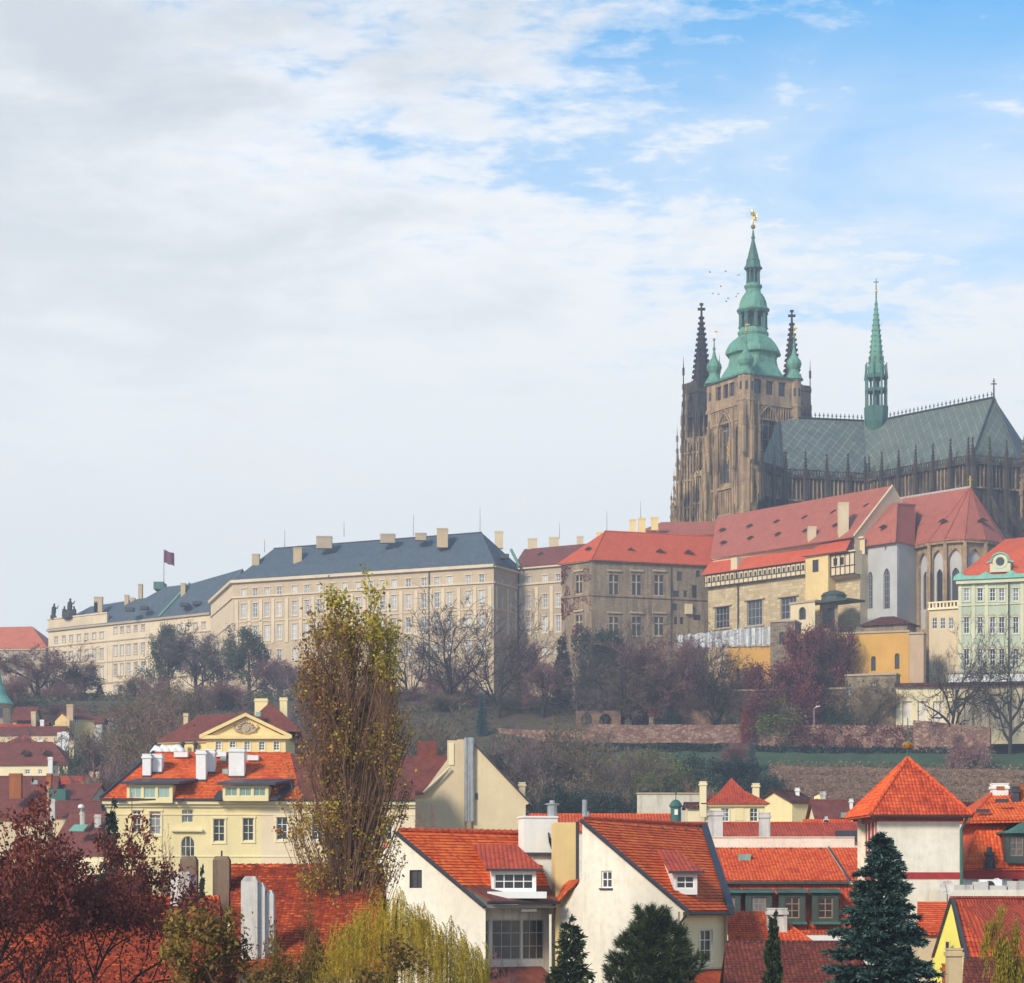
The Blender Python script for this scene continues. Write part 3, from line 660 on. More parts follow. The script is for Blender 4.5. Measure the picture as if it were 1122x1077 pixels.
  for px, pt, pb in ((131.5, 751, 762), (139.5, 756, 765)): dr.box(f, f.s_of(px) - .8, f.s_of(px) + .8, -.08, .02, f.z_of(px, pb), f.z_of(px, pt))
  dr.build('door', M['wood_dark'], b)
  fl = thing('flag', 'dark red flag flying from a pole on the slate roof at the left', 'flag', P3(179.5, 645, 820))
  line3('flagpole', fl, [P3(179.5, 646, 820), P3(179.5, 601, 820)], [.22, .12], M['steel'], 6)
  mb = MB()
  pts = [[Vector((X(180, 820) + i * .43, 820 + .35 * math.sin(i * .9), Z(602.5, 820) - j * .62 - .16 * i + .15 * math.sin(i * 1.1 + j))) for i in range(9)] for j in range(8)]
  for j in range(7):
    for i in range(8): mb.face([pts[j][i], pts[j][i + 1], pts[j + 1][i + 1], pts[j + 1][i]])
  mb.build('flag_cloth', M['flag'], fl, True)
  # statues
  def statue(px, py, D, h, kind, label):
    base = P3(px, py, D); mb = MB(); k = h / 5.0
    mb.abox(base.x - .9 * k, base.x + .9 * k, D - .8 * k, D + .8 * k, base.z - .6, base.z + .5 * k)
    def fig(x, z, s, lean):
      mb.tube([(x, D, z), (x + .1 * s * lean, D, z + 1.0 * s), (x + .16 * s * lean, D, z + 2.0 * s), (x + .2 * s * lean, D, z + 2.5 * s)], [.55 * s, .62 * s, .6 * s, .18 * s], 8)
      mb.lathe((x + .22 * s * lean, D), [(.05 * s, z + 2.4 * s), (.27 * s, z + 2.6 * s), (.3 * s, z + 2.8 * s), (.05 * s, z + 3.1 * s)], 8)
      mb.tube([(x + .2 * s * lean, D, z + 2.1 * s), (x + .95 * s * lean, D - .1, z + 1.8 * s), (x + 1.3 * s * lean, D - .15, z + 2.5 * s)], [.22 * s, .17 * s, .1 * s], 6)
    if kind == 1: fig(base.x, base.z + .5 * k, k * 1.35, 1)
    else:
      fig(base.x - 2.0, base.z + .3, k * .95, 1); fig(base.x + 1.9, base.z + .3, k * .95, -1); fig(base.x, base.z + 1.6 * k, k * 1.2, 1)
      mb.lathe((base.x, D), [(2.6, base.z - .2), (2.2, base.z + 1.0 * k), (.9, base.z + 2.0 * k), (.3, base.z + 2.6 * k)], 9)
    solo('statue', mb, M['stone_dark'], label, 'statue', base, 'stone statues on the castle attic')
  statue(58.5, 676, 839, 5.2, 1, 'single dark statue standing at the left end of the castle attic')
  statue(76, 676.5, 834, 6.4, 2, 'dark group of figures crowning the castle attic above the cream facade')
  # --- central long wing
  b = thing('castle_wing', 'long central castle wing with a broad slate hip roof, cut by the tall poplar', 'palace', v3(P2(400, 720), 80), 'slate-roofed castle wings on the ridge')
  f = fr_px((255, 736), (541, 700)); ez = Z(636, 736)
  cols = [267, 279.6, 292.5, 306, 322.7, 336.5, 350, 364, 378, 392.5, 406.3, 419.2, 431.8, 447.5, 464.7, 478.8, 492.5, 513.3, 527.8]
  rows = [(643.5, 9), (667.5, 16), (694, 17), (718, 13)]
  facade_rows(b, f, cols, rows, 440, M['castle'], M['frame_white'], M['glass_castle'], 6.2, .3, z0=76, z1=ez, surround=M['castle_pale'])
  g = fr_px((231, 786), (255, 736)); h = fr_px((541, 700), (567.5, 714))
  facade_rows(b, g, [233.6, 236.2, 238.8, 241.5, 244.5, 247.5, 250.8], [(672, 8), (696, 16)], 244, M['castle_pale'], M['frame_white'], M['glass_castle'], 1.3, .3, z0=76, z1=ez)
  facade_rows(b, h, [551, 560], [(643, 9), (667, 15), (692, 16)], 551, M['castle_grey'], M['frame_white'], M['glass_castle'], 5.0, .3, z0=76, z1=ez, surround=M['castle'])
  back = [g.A, g.B, f.B, h.B, Vector((h.B.x + 2, 745)), Vector((g.A.x + 12, 800))]
  shell(b, back, 76, ez, M['castle'], skip=(0, 1, 2))
  mb = MB()
  for q in (f, g, h):
    strip(mb, q, -.3, q.L + .3, ez - .9, .9, .9); strip(mb, q, -.1, q.L + .1, ez - 5.6, .5, .4); strip(mb, q, -.1, q.L + .1, ez - 13.2, .3, .22)
  mb.build('cornice', M['castle_pale'], b)
  pl = MB(); pl.box(Fr((0, 0), (1, 0)), -.55, .55, -.22, .02, 0, 13.6)
  mid = [(cols[i] + cols[i + 1]) / 2 for i in range(len(cols) - 1)] + [259.5, 537]
  copies('pilaster', b, pl, M['castle_pale'], [(f.pt(f.s_of(p), 0, ez - 20), f.ang) for p in mid] + [(h.pt(h.s_of(p), 0, ez - 20), h.ang) for p in (544, 556, 565)])
  rl, rr = P3(300, 601, 744.8), P3(527.8, 583.5, 712); rz = rr.z; rl.z = rz
  e = [f.pt(-.9, -.9, ez), f.pt(f.L + .9, -.9, ez), h.pt(h.L + 3, -.9, ez), Vector((h.B.x + 5, 748, ez)), Vector((g.A.x + 12, 806, ez)), g.pt(-.5, -.9, ez)]
  e0 = Vector((f.A.x + .2, f.A.y - .9, ez))
  rf = roof_slabs(b, [[e0, e[1], rr, rl], [e[1], e[2], rr], [e[2], e[3], rr], [e[3], e[4], rl, rr], [e[4], e[5], rl], [e[5], e0, rl]], M['slate'], .35)
  line3('ridge_cap', rf, [rl, rr], .28, M['lead']); line3('copper_valley', rf, [P3(560, 601, 724) + Vector((0, 0, -.4)), P3(569.5, 621, 711)], .45, M['copper'])
  for px, pt, pb, w, mt in ((326, 600, 620, 9.5, 'chimney_tan'), (355, 587.5, 597, 17, 'brick'), (424.7, 585, 591, 16, 'brick'), (484.7, 579, 596, 12, 'chimney_tan'), (461, 584, 588, 12, 'brick'), (280, 607, 616, 8, 'chimney_tan')):
    D = 732 if px == 326 else (704 + (527 - px) * .14)
    chimney(rf, px, pt, pb, w, D, M['chimney_tan'] if mt != 'brick' else M['castle_grey'], 2.5)
  for px, py in ((288, 627), (331, 622.5), (371, 619.5), (402, 616.5), (441, 614), (487, 610.5), (553, 610)):
    D = 738 - (px - 288) * .126; mb = MB(); p = P3(px, py, D)
    mb.abox(p.x - 1.3, p.x + 1.3, p.y - 1.0, p.y + 2.8, p.z - .5, p.z + .75); o = mb.build('roof_hatch', M['lead'], rf)
  for px, pt, pb in ((377, 571, 588), (453, 564, 587), (526, 555, 583), (312, 580, 600), (290, 590, 605)): mast(rf, px, pt, pb, 722, .09)
  line3('drainpipe', b, [f.pt(f.s_of(470.5), -.35, ez - .5), f.pt(f.s_of(470.5), -.35, 80)], .16, M['lead'])
  line3('drainpipe', b, [h.pt(h.L - .3, -.4, ez - .5), h.pt(h.L - .3, -.4, 80)], .2, M['lead'])
  # --- set back wing with maroon roof
  b = thing('castle_wing', 'recessed cream castle wing with maroon roof and three chimneys next to the ivy-clad stone wing', 'palace', v3(P2(592, 706), 80), 'red-roofed castle wings')
  f = fr_px((567, 714), (622, 705)); ez2 = Z(621, 713)
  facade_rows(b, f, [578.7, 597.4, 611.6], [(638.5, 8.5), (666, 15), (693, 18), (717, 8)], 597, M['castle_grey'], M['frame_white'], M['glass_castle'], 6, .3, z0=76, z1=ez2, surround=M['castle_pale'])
  mb = MB(); strip(mb, f, 0, f.L, ez2 - .8, .8, .8); strip(mb, f, 0, f.L, ez2 - 5.6, .5, .4); mb.build('cornice', M['castle_pale'], b)
  copies('pilaster', b, pl, M['castle_pale'], [(f.pt(f.s_of(p), 0, ez2 - 20), f.ang) for p in (571, 588, 604.5)])
  shell(b, [f.A, f.B, f.B + f.w * 16, f.A + f.w * 16], 76, ez2, M['castle_grey'])
  r0, r1 = f.pt(-3, 9, Z(601, 722)), f.pt(f.L + 14, 9, Z(601, 722))
  rf = roof_slabs(b, [[f.pt(-1, -.9, ez2), f.pt(f.L + 3, -.9, ez2), r1, r0], [f.pt(f.L + 3, 19, ez2), f.pt(-1, 19, ez2), r0, r1]], M['tile_maroon'], .3)
  for px, pt, pb, w in ((546.7, 582, 597, 9), (583.5, 590, 600, 10), (607, 588.5, 599, 10.5), (635.7, 587.5, 598, 7)): chimney(rf, px, pt, pb, w, 722, M['tan'], 2)
  eyebrow_dormers(rf, [(593, 608.5, 716)], 716, 2.4, M['tile_maroon'])
  mast(rf, 613, 572, 590, 722, .08)
  # --- orange-roofed building at the left edge
  b = thing('palace_building', 'cream building with a plain orange hip roof cut by the left edge of the picture', 'building', v3(P2(20, 860), 90))
  f = fr_px((-30, 862), (50, 858)); ez3 = Z(710, 860)
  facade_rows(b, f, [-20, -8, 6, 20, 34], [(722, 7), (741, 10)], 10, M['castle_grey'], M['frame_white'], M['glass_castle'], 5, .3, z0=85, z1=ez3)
  shell(b, [f.A, f.B, f.B + f.w * 22, f.A + f.w * 22], 85, ez3, M['castle_grey'])
  mb = MB(); strip(mb, f, 0, f.L + .3, ez3 - .8, .8, .5); mb.build('cornice', M['castle_pale'], b)
  rz3 = Z(687, 872); r0, r1 = f.pt(0, 11, rz3), f.pt(f.L - 9, 11, rz3)
  e = [f.pt(0, -.7, ez3), f.pt(f.L + .8, -.7, ez3), f.pt(f.L + .8, 23, ez3), f.pt(0, 23, ez3)]
  roof_slabs(b, [[e[0], e[1], r1, r0], [e[1], e[2], r1], [e[2], e[3], r0, r1]], M['tile_apricot'], .3)
castle_wings()
# ------------------------------------------------------------------ stone wing with creeper
def stone_wing():
  b = thing('stone_wing', 'weathered brown stone wing with a bright red hip roof and large cross windows', 'palace', v3(P2(700, 628), 78), 'red-roofed castle wings')
  f = fr_px((648, 620), (778, 631)); g = fr_px((615.5, 627.5), (648, 620)); ez = Z(612.7, 620)
  bigw = [(672.5, 6), (697.5, 6), (722, 6)]
  holes = []
  k = 622 / F
  for px in (672.5, 697.5, 722): holes += [(f.s_of(px), f.z_of(px, 652), 10.3 * k, 22 * k, ''), (f.s_of(px), f.z_of(px, 696), 10.3 * k, 20 * k, '')]
  small = [(744.5, 636.5, 6, 10), (765, 632, 5, 7), (761, 655, 6, 14), (741, 654, 7, 7), (751, 654, 4, 7), (739.5, 668.5, 6, 7), (740.5, 684, 4, 8), (747, 684, 4, 8), (764, 679.5, 9, 6)]
  for px, py, w, h in small: holes.append((f.s_of(px), f.z_of(px, py), w * k, h * k, ''))
  mb = MB(); wall(mb, f, 0, f.L, 76, ez, holes, .45); mb.build('wall', M['ivystone'], b)
  hg = [(g.s_of(634.5), g.z_of(634.5, py), 2.1, h * k, '') for py, h in ((650, 20), (695, 21))]
  mb = MB(); wall(mb, g, 0, g.L, 76, ez, hg, .45); mb.build('wall', M['ivystone'], b)
  def stone_cross(o, w, h):
    st = MB(); I = Fr((0, 0), (1, 0))
    st.box(I, -.16, .16, -.18, -.003, 0, h); st.box(I, -w / 2, w / 2, -.15, -.006, h * .62, h * .62 + .28)
    st.box(I, -w / 2 - .7, w / 2 + .7, -.68, -.27, h + .9, h + 1.35); st.box(I, -w / 2 - .35, w / 2 + .35, -.48, -.27, -.45, -.003)
    t = bpy.data.objects.new('stone_cross', st.mesh('stone_cross', M['stone_trim'])); link(t, o)
  for fr, hh in ((f, holes), (g, hg)):
    for i, h in enumerate(hh):
     o = window(b, fr, h[0], h[1], h[2], h[3], M['frame_dark'], M['glass_dark'], 2, 3 if h[3] > 4 else 2, '', .28, .14 if h[3] > 4 else .1)
     if h[3] > 4: stone_cross(o, h[2], h[3])
  mb = MB()
  for fr in (f, g): strip(mb, fr, -.1, fr.L, ez - .6, .6, .5); strip(mb, fr, -.1, fr.L, fr.z_of(680 if fr is f else 634, 654), .6, .3)
  mb.build('cornice', M['ivystone'], b)
  line3('drainpipe', b, [f.pt(f.s_of(735), -.25, ez - .5), f.pt(f.s_of(735), -.25, 78)], .15, M['lead'])
  kk = f.s_of(754); mb = MB(); mb.box(f, kk - 1.0, kk + .9, -.9, .02, f.z_of(754, 673), f.z_of(754, 662)); mb.build('oriel', M['tan'], b)
  shell(b, [g.A, g.B, f.B, f.B + Vector((8, 22)), g.A + Vector((10, 22))], 76, ez, M['ivystone'], skip=(0, 1))
  rl, rr = P3(663, 582, 633), P3(785, 589.5, 643); rr.z = rl.z
  e = [g.pt(-.8, -.7, ez), f.pt(-.2, -.9, ez), f.pt(f.L + 1.5, -.9, ez), f.pt(f.L + 9, 24, ez), Vector((g.A.x + 8, g.A.y + 24, ez))]
  rf = roof_slabs(b, [[e[1], e[2], rr, rl], [e[0], e[1], rl], [e[2], e[3], rr], [e[3], e[4], rl, rr], [e[4], e[0], rl]], M['tile_newred'], .3)
  line3('ridge_cap', rf, [rl, rr], .25, M['tile_newred']); line3('hip_cap', rf, [e[1], rl], .22, M['tile_newred'])
  eyebrow_dormers(rf, [(645, 603, 626), (691, 604, 627.5), (723, 605, 629.5), (754, 606, 632)], 628, 2.2, M['tile_newred'])
  line3('copper_valley', rf, [e[2] + Vector((.3, -.2, .4)), rr + Vector((.3, -.3, .3))], .35, M['lead'])
  # creeper on its left face and corner
  random.seed(5); mb = MB()
  for i in range(2600):
    fr = g; a = random.random() ** 1.6 * g.L; t = random.random(); z = ez - 1 - t * 20
    if noise.noise(Vector((a * .35, z * .22, 1.7))) < -.12 + .25 * (a / g.L) : continue
    leaf(mb, fr.pt(a, -.08 - random.random() * .25, z), .42)
  solo('red_creeper', mb, M['creeper_red'], 'crimson creeper climbing the left corner of the brown stone wing', 'creeper', g.pt(0, -.3, 80))
  # red hip roof behind with three cream chimneys
  b = thing('castle_building', 'castle building behind the bright red roof, with dull red hip roof and three cream chimneys', 'building', v3(P2(730, 668), 90))
  f = fr_px((690, 668), (790, 664)); z0 = Z(586, 666)
  shell(b, [f.A, f.B, f.B + f.w * 16, f.A + f.w * 16], 84, z0, M['castle_grey'], skip=())
  r0, r1 = P3(725, 572, 676), P3(800, 572.5, 674); r1.z = r0.z
  rf = roof_slabs(b, [[f.pt(-.5, -.6, z0), f.pt(f.L, -.6, z0), r1, r0], [f.pt(-.5, 16.5, z0), f.pt(-.5, -.6, z0), r0], [f.pt(f.L, 16.5, z0), f.pt(-.5, 16.5, z0), r0, r1]], M['tile_palace'], .3)
  for px, pt, pb, w in ((693.5, 569, 584, 6.5), (703.5, 567.5, 583, 7.5), (717.5, 566.5, 577, 7.5), (657, 583, 590, 6)): chimney(rf, px, pt, pb, w, 664, M['butter'], 1.8)
  mast(rf, 665, 560, 583, 660, .08); mast(rf, 702, 549, 568, 664, .08)
def leaf(mb, p, s, n=None, rng=random):
  """one leaf-sized quad, randomly turned"""
  a = Vector((rng.gauss(0, 1), rng.gauss(0, 1), rng.gauss(0, 1)))
  if a.length < .01: a = Vector((1, 0, 0))
  a.normalize(); b = a.cross(Vector((rng.gauss(0, 1), rng.gauss(0, 1), rng.gauss(0, 1))))
  if b.length < .01: b = a.orthogonal()
  b.normalize(); s *= .6 + .8 * rng.random(); p = Vector(p)
  n0 = len(mb.v); mb.v += [p - a * s * .5, p + b * s * .3, p + a * s * .5, p - b * s * .3]
  mb.f.append((n0, n0 + 1, n0 + 2, n0 + 3)); mb.m.append(0)
stone_wing()
# ------------------------------------------------------------------ old palace, chapel and the lower walls
def palace():
  b = thing('palace_hall', 'long yellow ashlar palace hall with a steep dull red roof and tall light gable', 'palace', v3(P2(860, 620), 78), 'red-roofed castle wings')
  f = fr_px((776, 628), (942.5, 590)); ez, uz = 110.9, 115.4
  k = 606 / F; holes = []
  for px, pb, w, h in ((791.5, 688, 17, 24), (827, 685, 18, 28), (864, 678, 18, 24)): holes.append((f.s_of(px), f.z_of(px, pb), w * k * 1.25, h * k, ''))
  mb = MB(); wall(mb, f, 0, f.L, 76, ez - 3.6, holes, .6); mb.build('wall', M['ashlar'], b)
  for h in holes:
    o = window(b, f, h[0], h[1], h[2], h[3], M['frame_grey'], M['glass_dark'], 4, 3, '', .35, .16)
    trim(o, h[2], h[3], .35, M['stone_trim'], .35, .9, .5)
  mb = MB(); wall(mb, f, -.2, f.L - 8, ez - 3.6, ez, [(1.2 + i * 1.62, ez - 2.2, .82, 1.15, '') for i in range(int((f.L - 10) / 1.62))], .35, -.9)
  mb.face([f.pt(-.2, -.9, ez - 3.6), f.pt(f.L - 8, -.9, ez - 3.6), f.pt(f.L - 8, .1, ez - 3.6), f.pt(-.2, .1, ez - 3.6)])
  ga = mb.build('timber_gallery', M['tan'], b)
  tb = MB()
  for z, h in ((ez - 3.75, .3), (ez - 2.45, .22), (ez - .5, .4)): tb.box(f, -.25, f.L - 8, -1.0, -.88, z, z + h)
  for i in range(int((f.L - 10) / 1.62) + 1): tb.box(f, .3 + i * 1.62, .52 + i * 1.62, -.99, -.89, ez - 3.5, ez - .5)
  tb.build('timber_frame', M['wood_dark'], ga)
  pn = MB(); pn.face([f.pt(-.2, -.6, ez - 2.4), f.pt(f.L - 8, -.6, ez - 2.4), f.pt(f.L - 8, -.6, ez - .8), f.pt(-.2, -.6, ez - .8)]); pn.build('pane', M['glass_dark'], ga)
  # upper wall, roofs
  mb = MB(); wall(mb, f, 0, f.L, ez + .1, uz, (), .2, 1.8); mb.build('upper_wall', M['tan'], b)
  uA, uB = f.pt(-.5, 1.2, uz), Vector((X(935, 591), 591, uz))
  ap, al = P3(977.5, 532, 600), P3(785.7, 566.7, 649.6); al.z = ap.z
  bk = Vector((107, 609.5, uz)); bl = Vector((al.x + 12, al.y + 12, uz))
  rf = roof_slabs(b, [[uA, uB, ap, al], [bk, bl, al, ap], [bl, uA, al]], M['tile_palace'], .3)
  for px, py, w, h in ((791.5, 579, 0, 0),): pass
  sp = [(792, 582), (822, 578), (852, 573), (883, 568.5), (915, 562.5), (951, 555.5), (793, 596), (823, 591), (853, 587), (883.5, 583), (916.5, 577)]
  def D_roof(px, py):      # depth where the sight line meets the front slope
    n = (uB - uA).cross(al - uA); d = Vector(((px - CX) / F, 1, (HY - py) / F)); o = Vector((0, 0, H)); return n.dot(uA - o) / n.dot(d)
  eyebrow_dormers(rf, [(x, y, D_roof(x, y)) for x, y in sp], 0, 2.6, M['tile_palace'])
  d1 = D_roof(924.5, 585); chimney(rf, 924.5, 550.5, 585, 11, d1 - .4, M['sandwall'], 2.2, name='chimney')
  d1 = D_roof(890, 590); chimney(rf, 890, 577, 591, 9, d1 - .6, M['sandwall'], 2)
  gb = MB(); gb.face([uB + Vector((.3, .2, -.25)), Vector((bk.x, bk.y, uz - .25)), ap + Vector((0, 0, -.3))])
  gb.face([v3(f.B, 78), v3((bk.x, bk.y), 78), Vector((bk.x, bk.y, uz - .25)), uB + Vector((.3, .2, -.25))])
  gb.build('gable_wall', M['sandwall'], b)
  line3('gable_edge', b, [uB, ap, bk], .32, M['sandwall'], 4)
  lo = [f.pt(-1, -1.6, ez), f.pt(f.L - 10, -1.6, ez), f.pt(f.L - 10, 1.9, ez + 3.6), f.pt(-1, 1.9, ez + 3.6)]
  lr = roof_slabs(b, [lo], M['tile_newred'], .25, 'lean_to_roof')
  mb = MB(); strip(mb, f, 0, f.L, uz - .5, .5, -1.3, 2); mb.build('cornice', M['tan'], b)
  p = f.pt(f.s_of(809), 0, 0); mb = MB(); q = f.s_of(808.5); mb.box(f, q - 1.1, q + 1.1, -1.5, 1.5, ez, ez + 3.2); mb.build('dormer', M['tan'], lr)
  line3('drainpipe', b, [f.pt(f.s_of(809.5), -1.1, ez - .2), f.pt(f.s_of(809.5), -.3, ez - 5), f.pt(f.s_of(809.5), -.3, 80)], .22, M['lead'])
  shell(b, [f.A, f.B, f.B + Vector((14, 16)), f.A + Vector((14, 16))], 76, ez, M['tan'], skip=(0,))
  # projecting bay with its own roof and the timber oriel beside it
  s0, s1, s2 = f.s_of(891), f.s_of(916), f.L
  mb = MB(); wall(mb, f, s0, s1, 76, ez + 1.2, [(f.s_of(902), f.z_of(902, 628), 2.0, 3.1, '')], .4, -3)
  mb.face([f.pt(s0, 0, 76), f.pt(s0, -3, 76), f.pt(s0, -3, ez + 1.2), f.pt(s0, 0, ez + 1.2)]); mb.face([f.pt(s1, -3, 76), f.pt(s1, 0, 76), f.pt(s1, 0, ez + 1.2), f.pt(s1, -3, ez + 1.2)])
  bay = mb.build('stair_bay', M['yellowwall'], b)
  window(b, f, f.s_of(902), f.z_of(902, 628), 2.0, 3.1, M['frame_dark'], M['glass_dark'], 1, 2, '', -2.8, .12)
  br = [f.pt(s0 - .8, -4, ez + .8), f.pt(s2 - 1.5, -3.6, ez + .8), f.pt(s2 - 4, 2, ez + 5), f.pt(s0 + 2.2, 2, ez + 4.6)]
  roof_slabs(b, [br, [f.pt(s0 - .8, 2, ez + 1.2), br[0], br[3]]], M['tile_newred'], .3, 'bay_roof')
  mb = MB(); wall(mb, f, s1 + .1, s2 + .2, ez - 5.2, ez + .8, [(s1 + 1.6 + i * 2.1, ez - 2.6, 1.3, 1.9, '') for i in range(int((s2 - s1 - 2) / 2.1))], .3, -2.2)
  mb.face([f.pt(s1, -2.2, ez - 5.2), f.pt(s2 + .2, -2.2, ez - 5.2), f.pt(s2 + .2, .5, ez - 6), f.pt(s1, .5, ez - 6)])
  mb.face([f.pt(s2 + .2, -2.2, ez - 5.2), f.pt(s2 + .2, .5, ez - 5.2), f.pt(s2 + .2, .5, ez + .8), f.pt(s2 + .2, -2.2, ez + .8)])
  o = mb.build('timber_oriel', M['tan'], b); tb = MB()
  for z, h in ((ez - 5.3, .35), (ez - 3.1, .25), (ez, .4)): tb.box(f, s1, s2 + .3, -2.32, -2.19, z, z + h)
  for i in range(6): tb.box(f, s1 + .1 + i * (s2 - s1 - .2) / 5, s1 + .35 + i * (s2 - s1 - .2) / 5, -2.3, -2.18, ez - 5, ez)
  tb.build('timber_frame', M['wood_dark'], o)
  pn = MB(); pn.face([f.pt(s1 + .3, -1.95, ez - 2.8), f.pt(s2, -1.95, ez - 2.8), f.pt(s2, -1.95, ez - .4), f.pt(s1 + .3, -1.95, ez - .4)]); pn.build('pane', M['glass_dark'], o)
  # arched terrace block with dark flat canopy
  t = thing('terrace_block', 'low cream block with arched opening and dark flat canopy in front of the palace hall', 'terrace building', v3(P2(890, 590), 80))
  q = fr_px((866, 592), (893, 586)); a = (q.s_of(879), q.z_of(879, 679), 10 * k, 13.5 * k, 'r'); mb = MB(); wall(mb, q, 0, q.L, 78, q.z_of(870, 662), [a], .7); mb.build('wall', M['tan'], t)
  window(t, q, a[0], a[1], a[2], a[3], M['frame_dark'], M['glass_dark'], 2, 2, 'r', .5, .12)
  mb = MB(); mb.box(q, -.3, q.L + .3, -.3, 6, q.z_of(870, 662) + .003, q.z_of(870, 662) + .5); mb.build('cornice', M['stone_trim'], t)
  c = fr_px((893, 588), (931, 580)); zc = c.z_of(900, 661); mb = MB(); mb.box(c, -.5, c.L, -1, 6, zc, zc + .5); mb.build('canopy', M['dark_green'], t)
  mb = MB(); wall(mb, c, .3, c.L * .55, 78, zc - .003, [(c.L * .27, c.z_of(900, 688), 4.2, 5, '')], .5, 1.5); mb.build('back_wall', M['ivystone'], t)
  window(t, c, c.L * .27, c.z_of(900, 688), 4.2, 5, M['frame_dark'], M['glass_dark'], 3, 2, '', 1.8, .15)
  mb = MB(); mb.tube([c.pt(c.L * .36, 2.5, zc + .5), c.pt(c.L * .36, 2.5, zc + 1.8)], [3.2, 3.0], 14); mb.lathe(c.pt(c.L * .36, 2.5, 0)[:2], [(3.3, zc + 1.8), (2.6, zc + 2.6), (1.2, zc + 3.1), (.05, zc + 3.3)], 14); mb.build('cupola', M['dark_green'], t)
palace()
def chapel():
  b = thing('chapel', 'grey plastered palace chapel with pointed windows and a red hipped apse roof', 'church', v3(P2(1000, 600), 80))
  ez = Z(593.3, 585.4)
  f, g = fr_px((939.4, 595), (983, 585.4)), fr_px((983, 585.4), (1004, 592))
  k = 590 / F; W = [(953.5, 673, 7, 50), (971.5, 673, 8.6, 54)]
  holes = [(f.s_of(px), f.z_of(px, pb - 6), w * k * 1.05, h * k * .82, 'p') for px, pb, w, h in W]
  mb = MB(); wall(mb, f, 0, f.L, 78, ez, holes + [(f.s_of(949.5), f.z_of(949, 607), .7, .9, ''), (f.s_of(970.5), f.z_of(970, 603), .7, .9, '')], .7); wl = mb.build('wall', M['church'], b)
  for h in holes: window(b, f, h[0], h[1], h[2], h[3], M['frame_grey'], M['glass_dark'], 3, 6, 'p', .45, .13)
  mb = MB(); mb.face([g.pt(0, 0, 78), g.pt(g.L, 0, 78), g.pt(g.L, 0, ez), g.pt(0, 0, ez)]); mb.face([f.pt(.9, .5, ez - 9), f.pt(f.L, .5, ez - 9), f.pt(f.L, .5, ez), f.pt(.9, .5, ez)]); mb.build('wall', M['church'], b)
  # apse: bays with tall pointed niches between buttresses
  pts = [P2(1004, 592), P2(1019, 586.5), P2(1036, 583), P2(1057, 581), P2(1079, 583), P2(1096, 589), P2(1104, 600)]
  for i in range(len(pts) - 1):
    q = Fr(pts[i], pts[i + 1]); w = min(4.3, q.L * .68); mb = MB()
    wall(mb, q, 0, q.L, 78, ez, [(q.L / 2, 92, w, ez - 2.2 - 92, 'p')], .75); mb.build('apse_wall', M['gothic_warm'], b)
    mb = MB(); wall(mb, q, .2, q.L - .2, 91, ez - 1, [(q.L / 2, 97, w * .56, ez - 6.8 - 97, 'p')], .5, .75); mb.build('niche', M['church'], b)
    window(b, q, q.L / 2, 97, w * .56, ez - 6.8 - 97, M['frame_dark'], M['glass_dark'], 2, 5, 'p', 1.1, .14)
  bm = MB(); I = Fr((0, 0), (1, 0))
  bm.box(I, -.55, .55, -2.0, .3, 0, 12); bm.box(I, -.5, .5, -1.5, .3, 12, 22); bm.box(I, -.42, .42, -.9, .3, 22, 29.2)
  bm.face([Vector((-.55, -2.0, 12)), Vector((.55, -2.0, 12)), Vector((.5, -1.5, 13)), Vector((-.5, -1.5, 13))]); bm.face([Vector((-.5, -1.5, 22)), Vector((.5, -1.5, 22)), Vector((.42, -.9, 23.4)), Vector((-.42, -.9, 23.4))])
  ctr = P2(1050, 607); pl = []
  for p in pts[1:-1]:
    d = (p - ctr); pl.append((v3(p, ez - 30), math.atan2(d.y, d.x) + math.pi / 2))
  copies('buttress', b, bm, M['gothic_warm'], pl)
  mb = MB()
  for i in range(len(pts) - 1):
    q = Fr(pts[i], pts[i + 1]); mb.box(q, -.2, q.L + .2, -.9, .1, ez - .9 - i * .004, ez - .003 - i * .004)
  mb.build('cornice', M['gothic_warm'], b)
  ap, al = P3(1063, 534, 597), P3(982, 549, 615); al.z = ap.z
  e = [f.pt(-1, -1, ez), f.pt(f.L + .4, -1.1, ez)]
  eav = [p + (p - ctr).normalized() * 1.2 for p in pts]
  er = [v3(p, ez) for p in eav]
  sub = P3(984, 551, 594)    # gablet ridge over the grey projection
  polys = [[er[i], er[i + 1], ap] for i in range(1, len(er) - 1)]
  polys.append([er[0], er[1], ap, al]); inner = Vector((al.x, al.y, al.z))
  s_ap = P3(983, 553, 590); s_r = P3(1003, 553.5, 597)
  polys += [[e[0], e[1], s_ap, ], [e[1], er[0] + Vector((.2, -.3, 0)), s_r, s_ap], [e[0], s_ap, Vector((al.x - 3, al.y, al.z)) ], [s_ap, s_r, al]]
  polys += [[er[-1], Vector((132, 620, ez)), Vector((110, 635, ez)), al, ap]]
  rf = roof_slabs(b, polys, M['tile_palace'], .3)
  line3('ridge_cap', rf, [al + Vector((0, 0, .15)), ap + Vector((0, 0, .15))], .28, M['chimney_grey'], 4)
  for i in range(1, len(er)): line3('hip_cap', rf, [er[i] + Vector((0, 0, .1)), ap + Vector((0, 0, .06))], .13, M['tile_castle'], 4)
  for a_, b_ in ((e[1], s_ap), (er[0], s_r), (s_ap, s_r)): line3('hip_cap', rf, [a_ + Vector((0, 0, .12)), b_ + Vector((0, 0, .12))], .17, M['tile_palace'], 4)
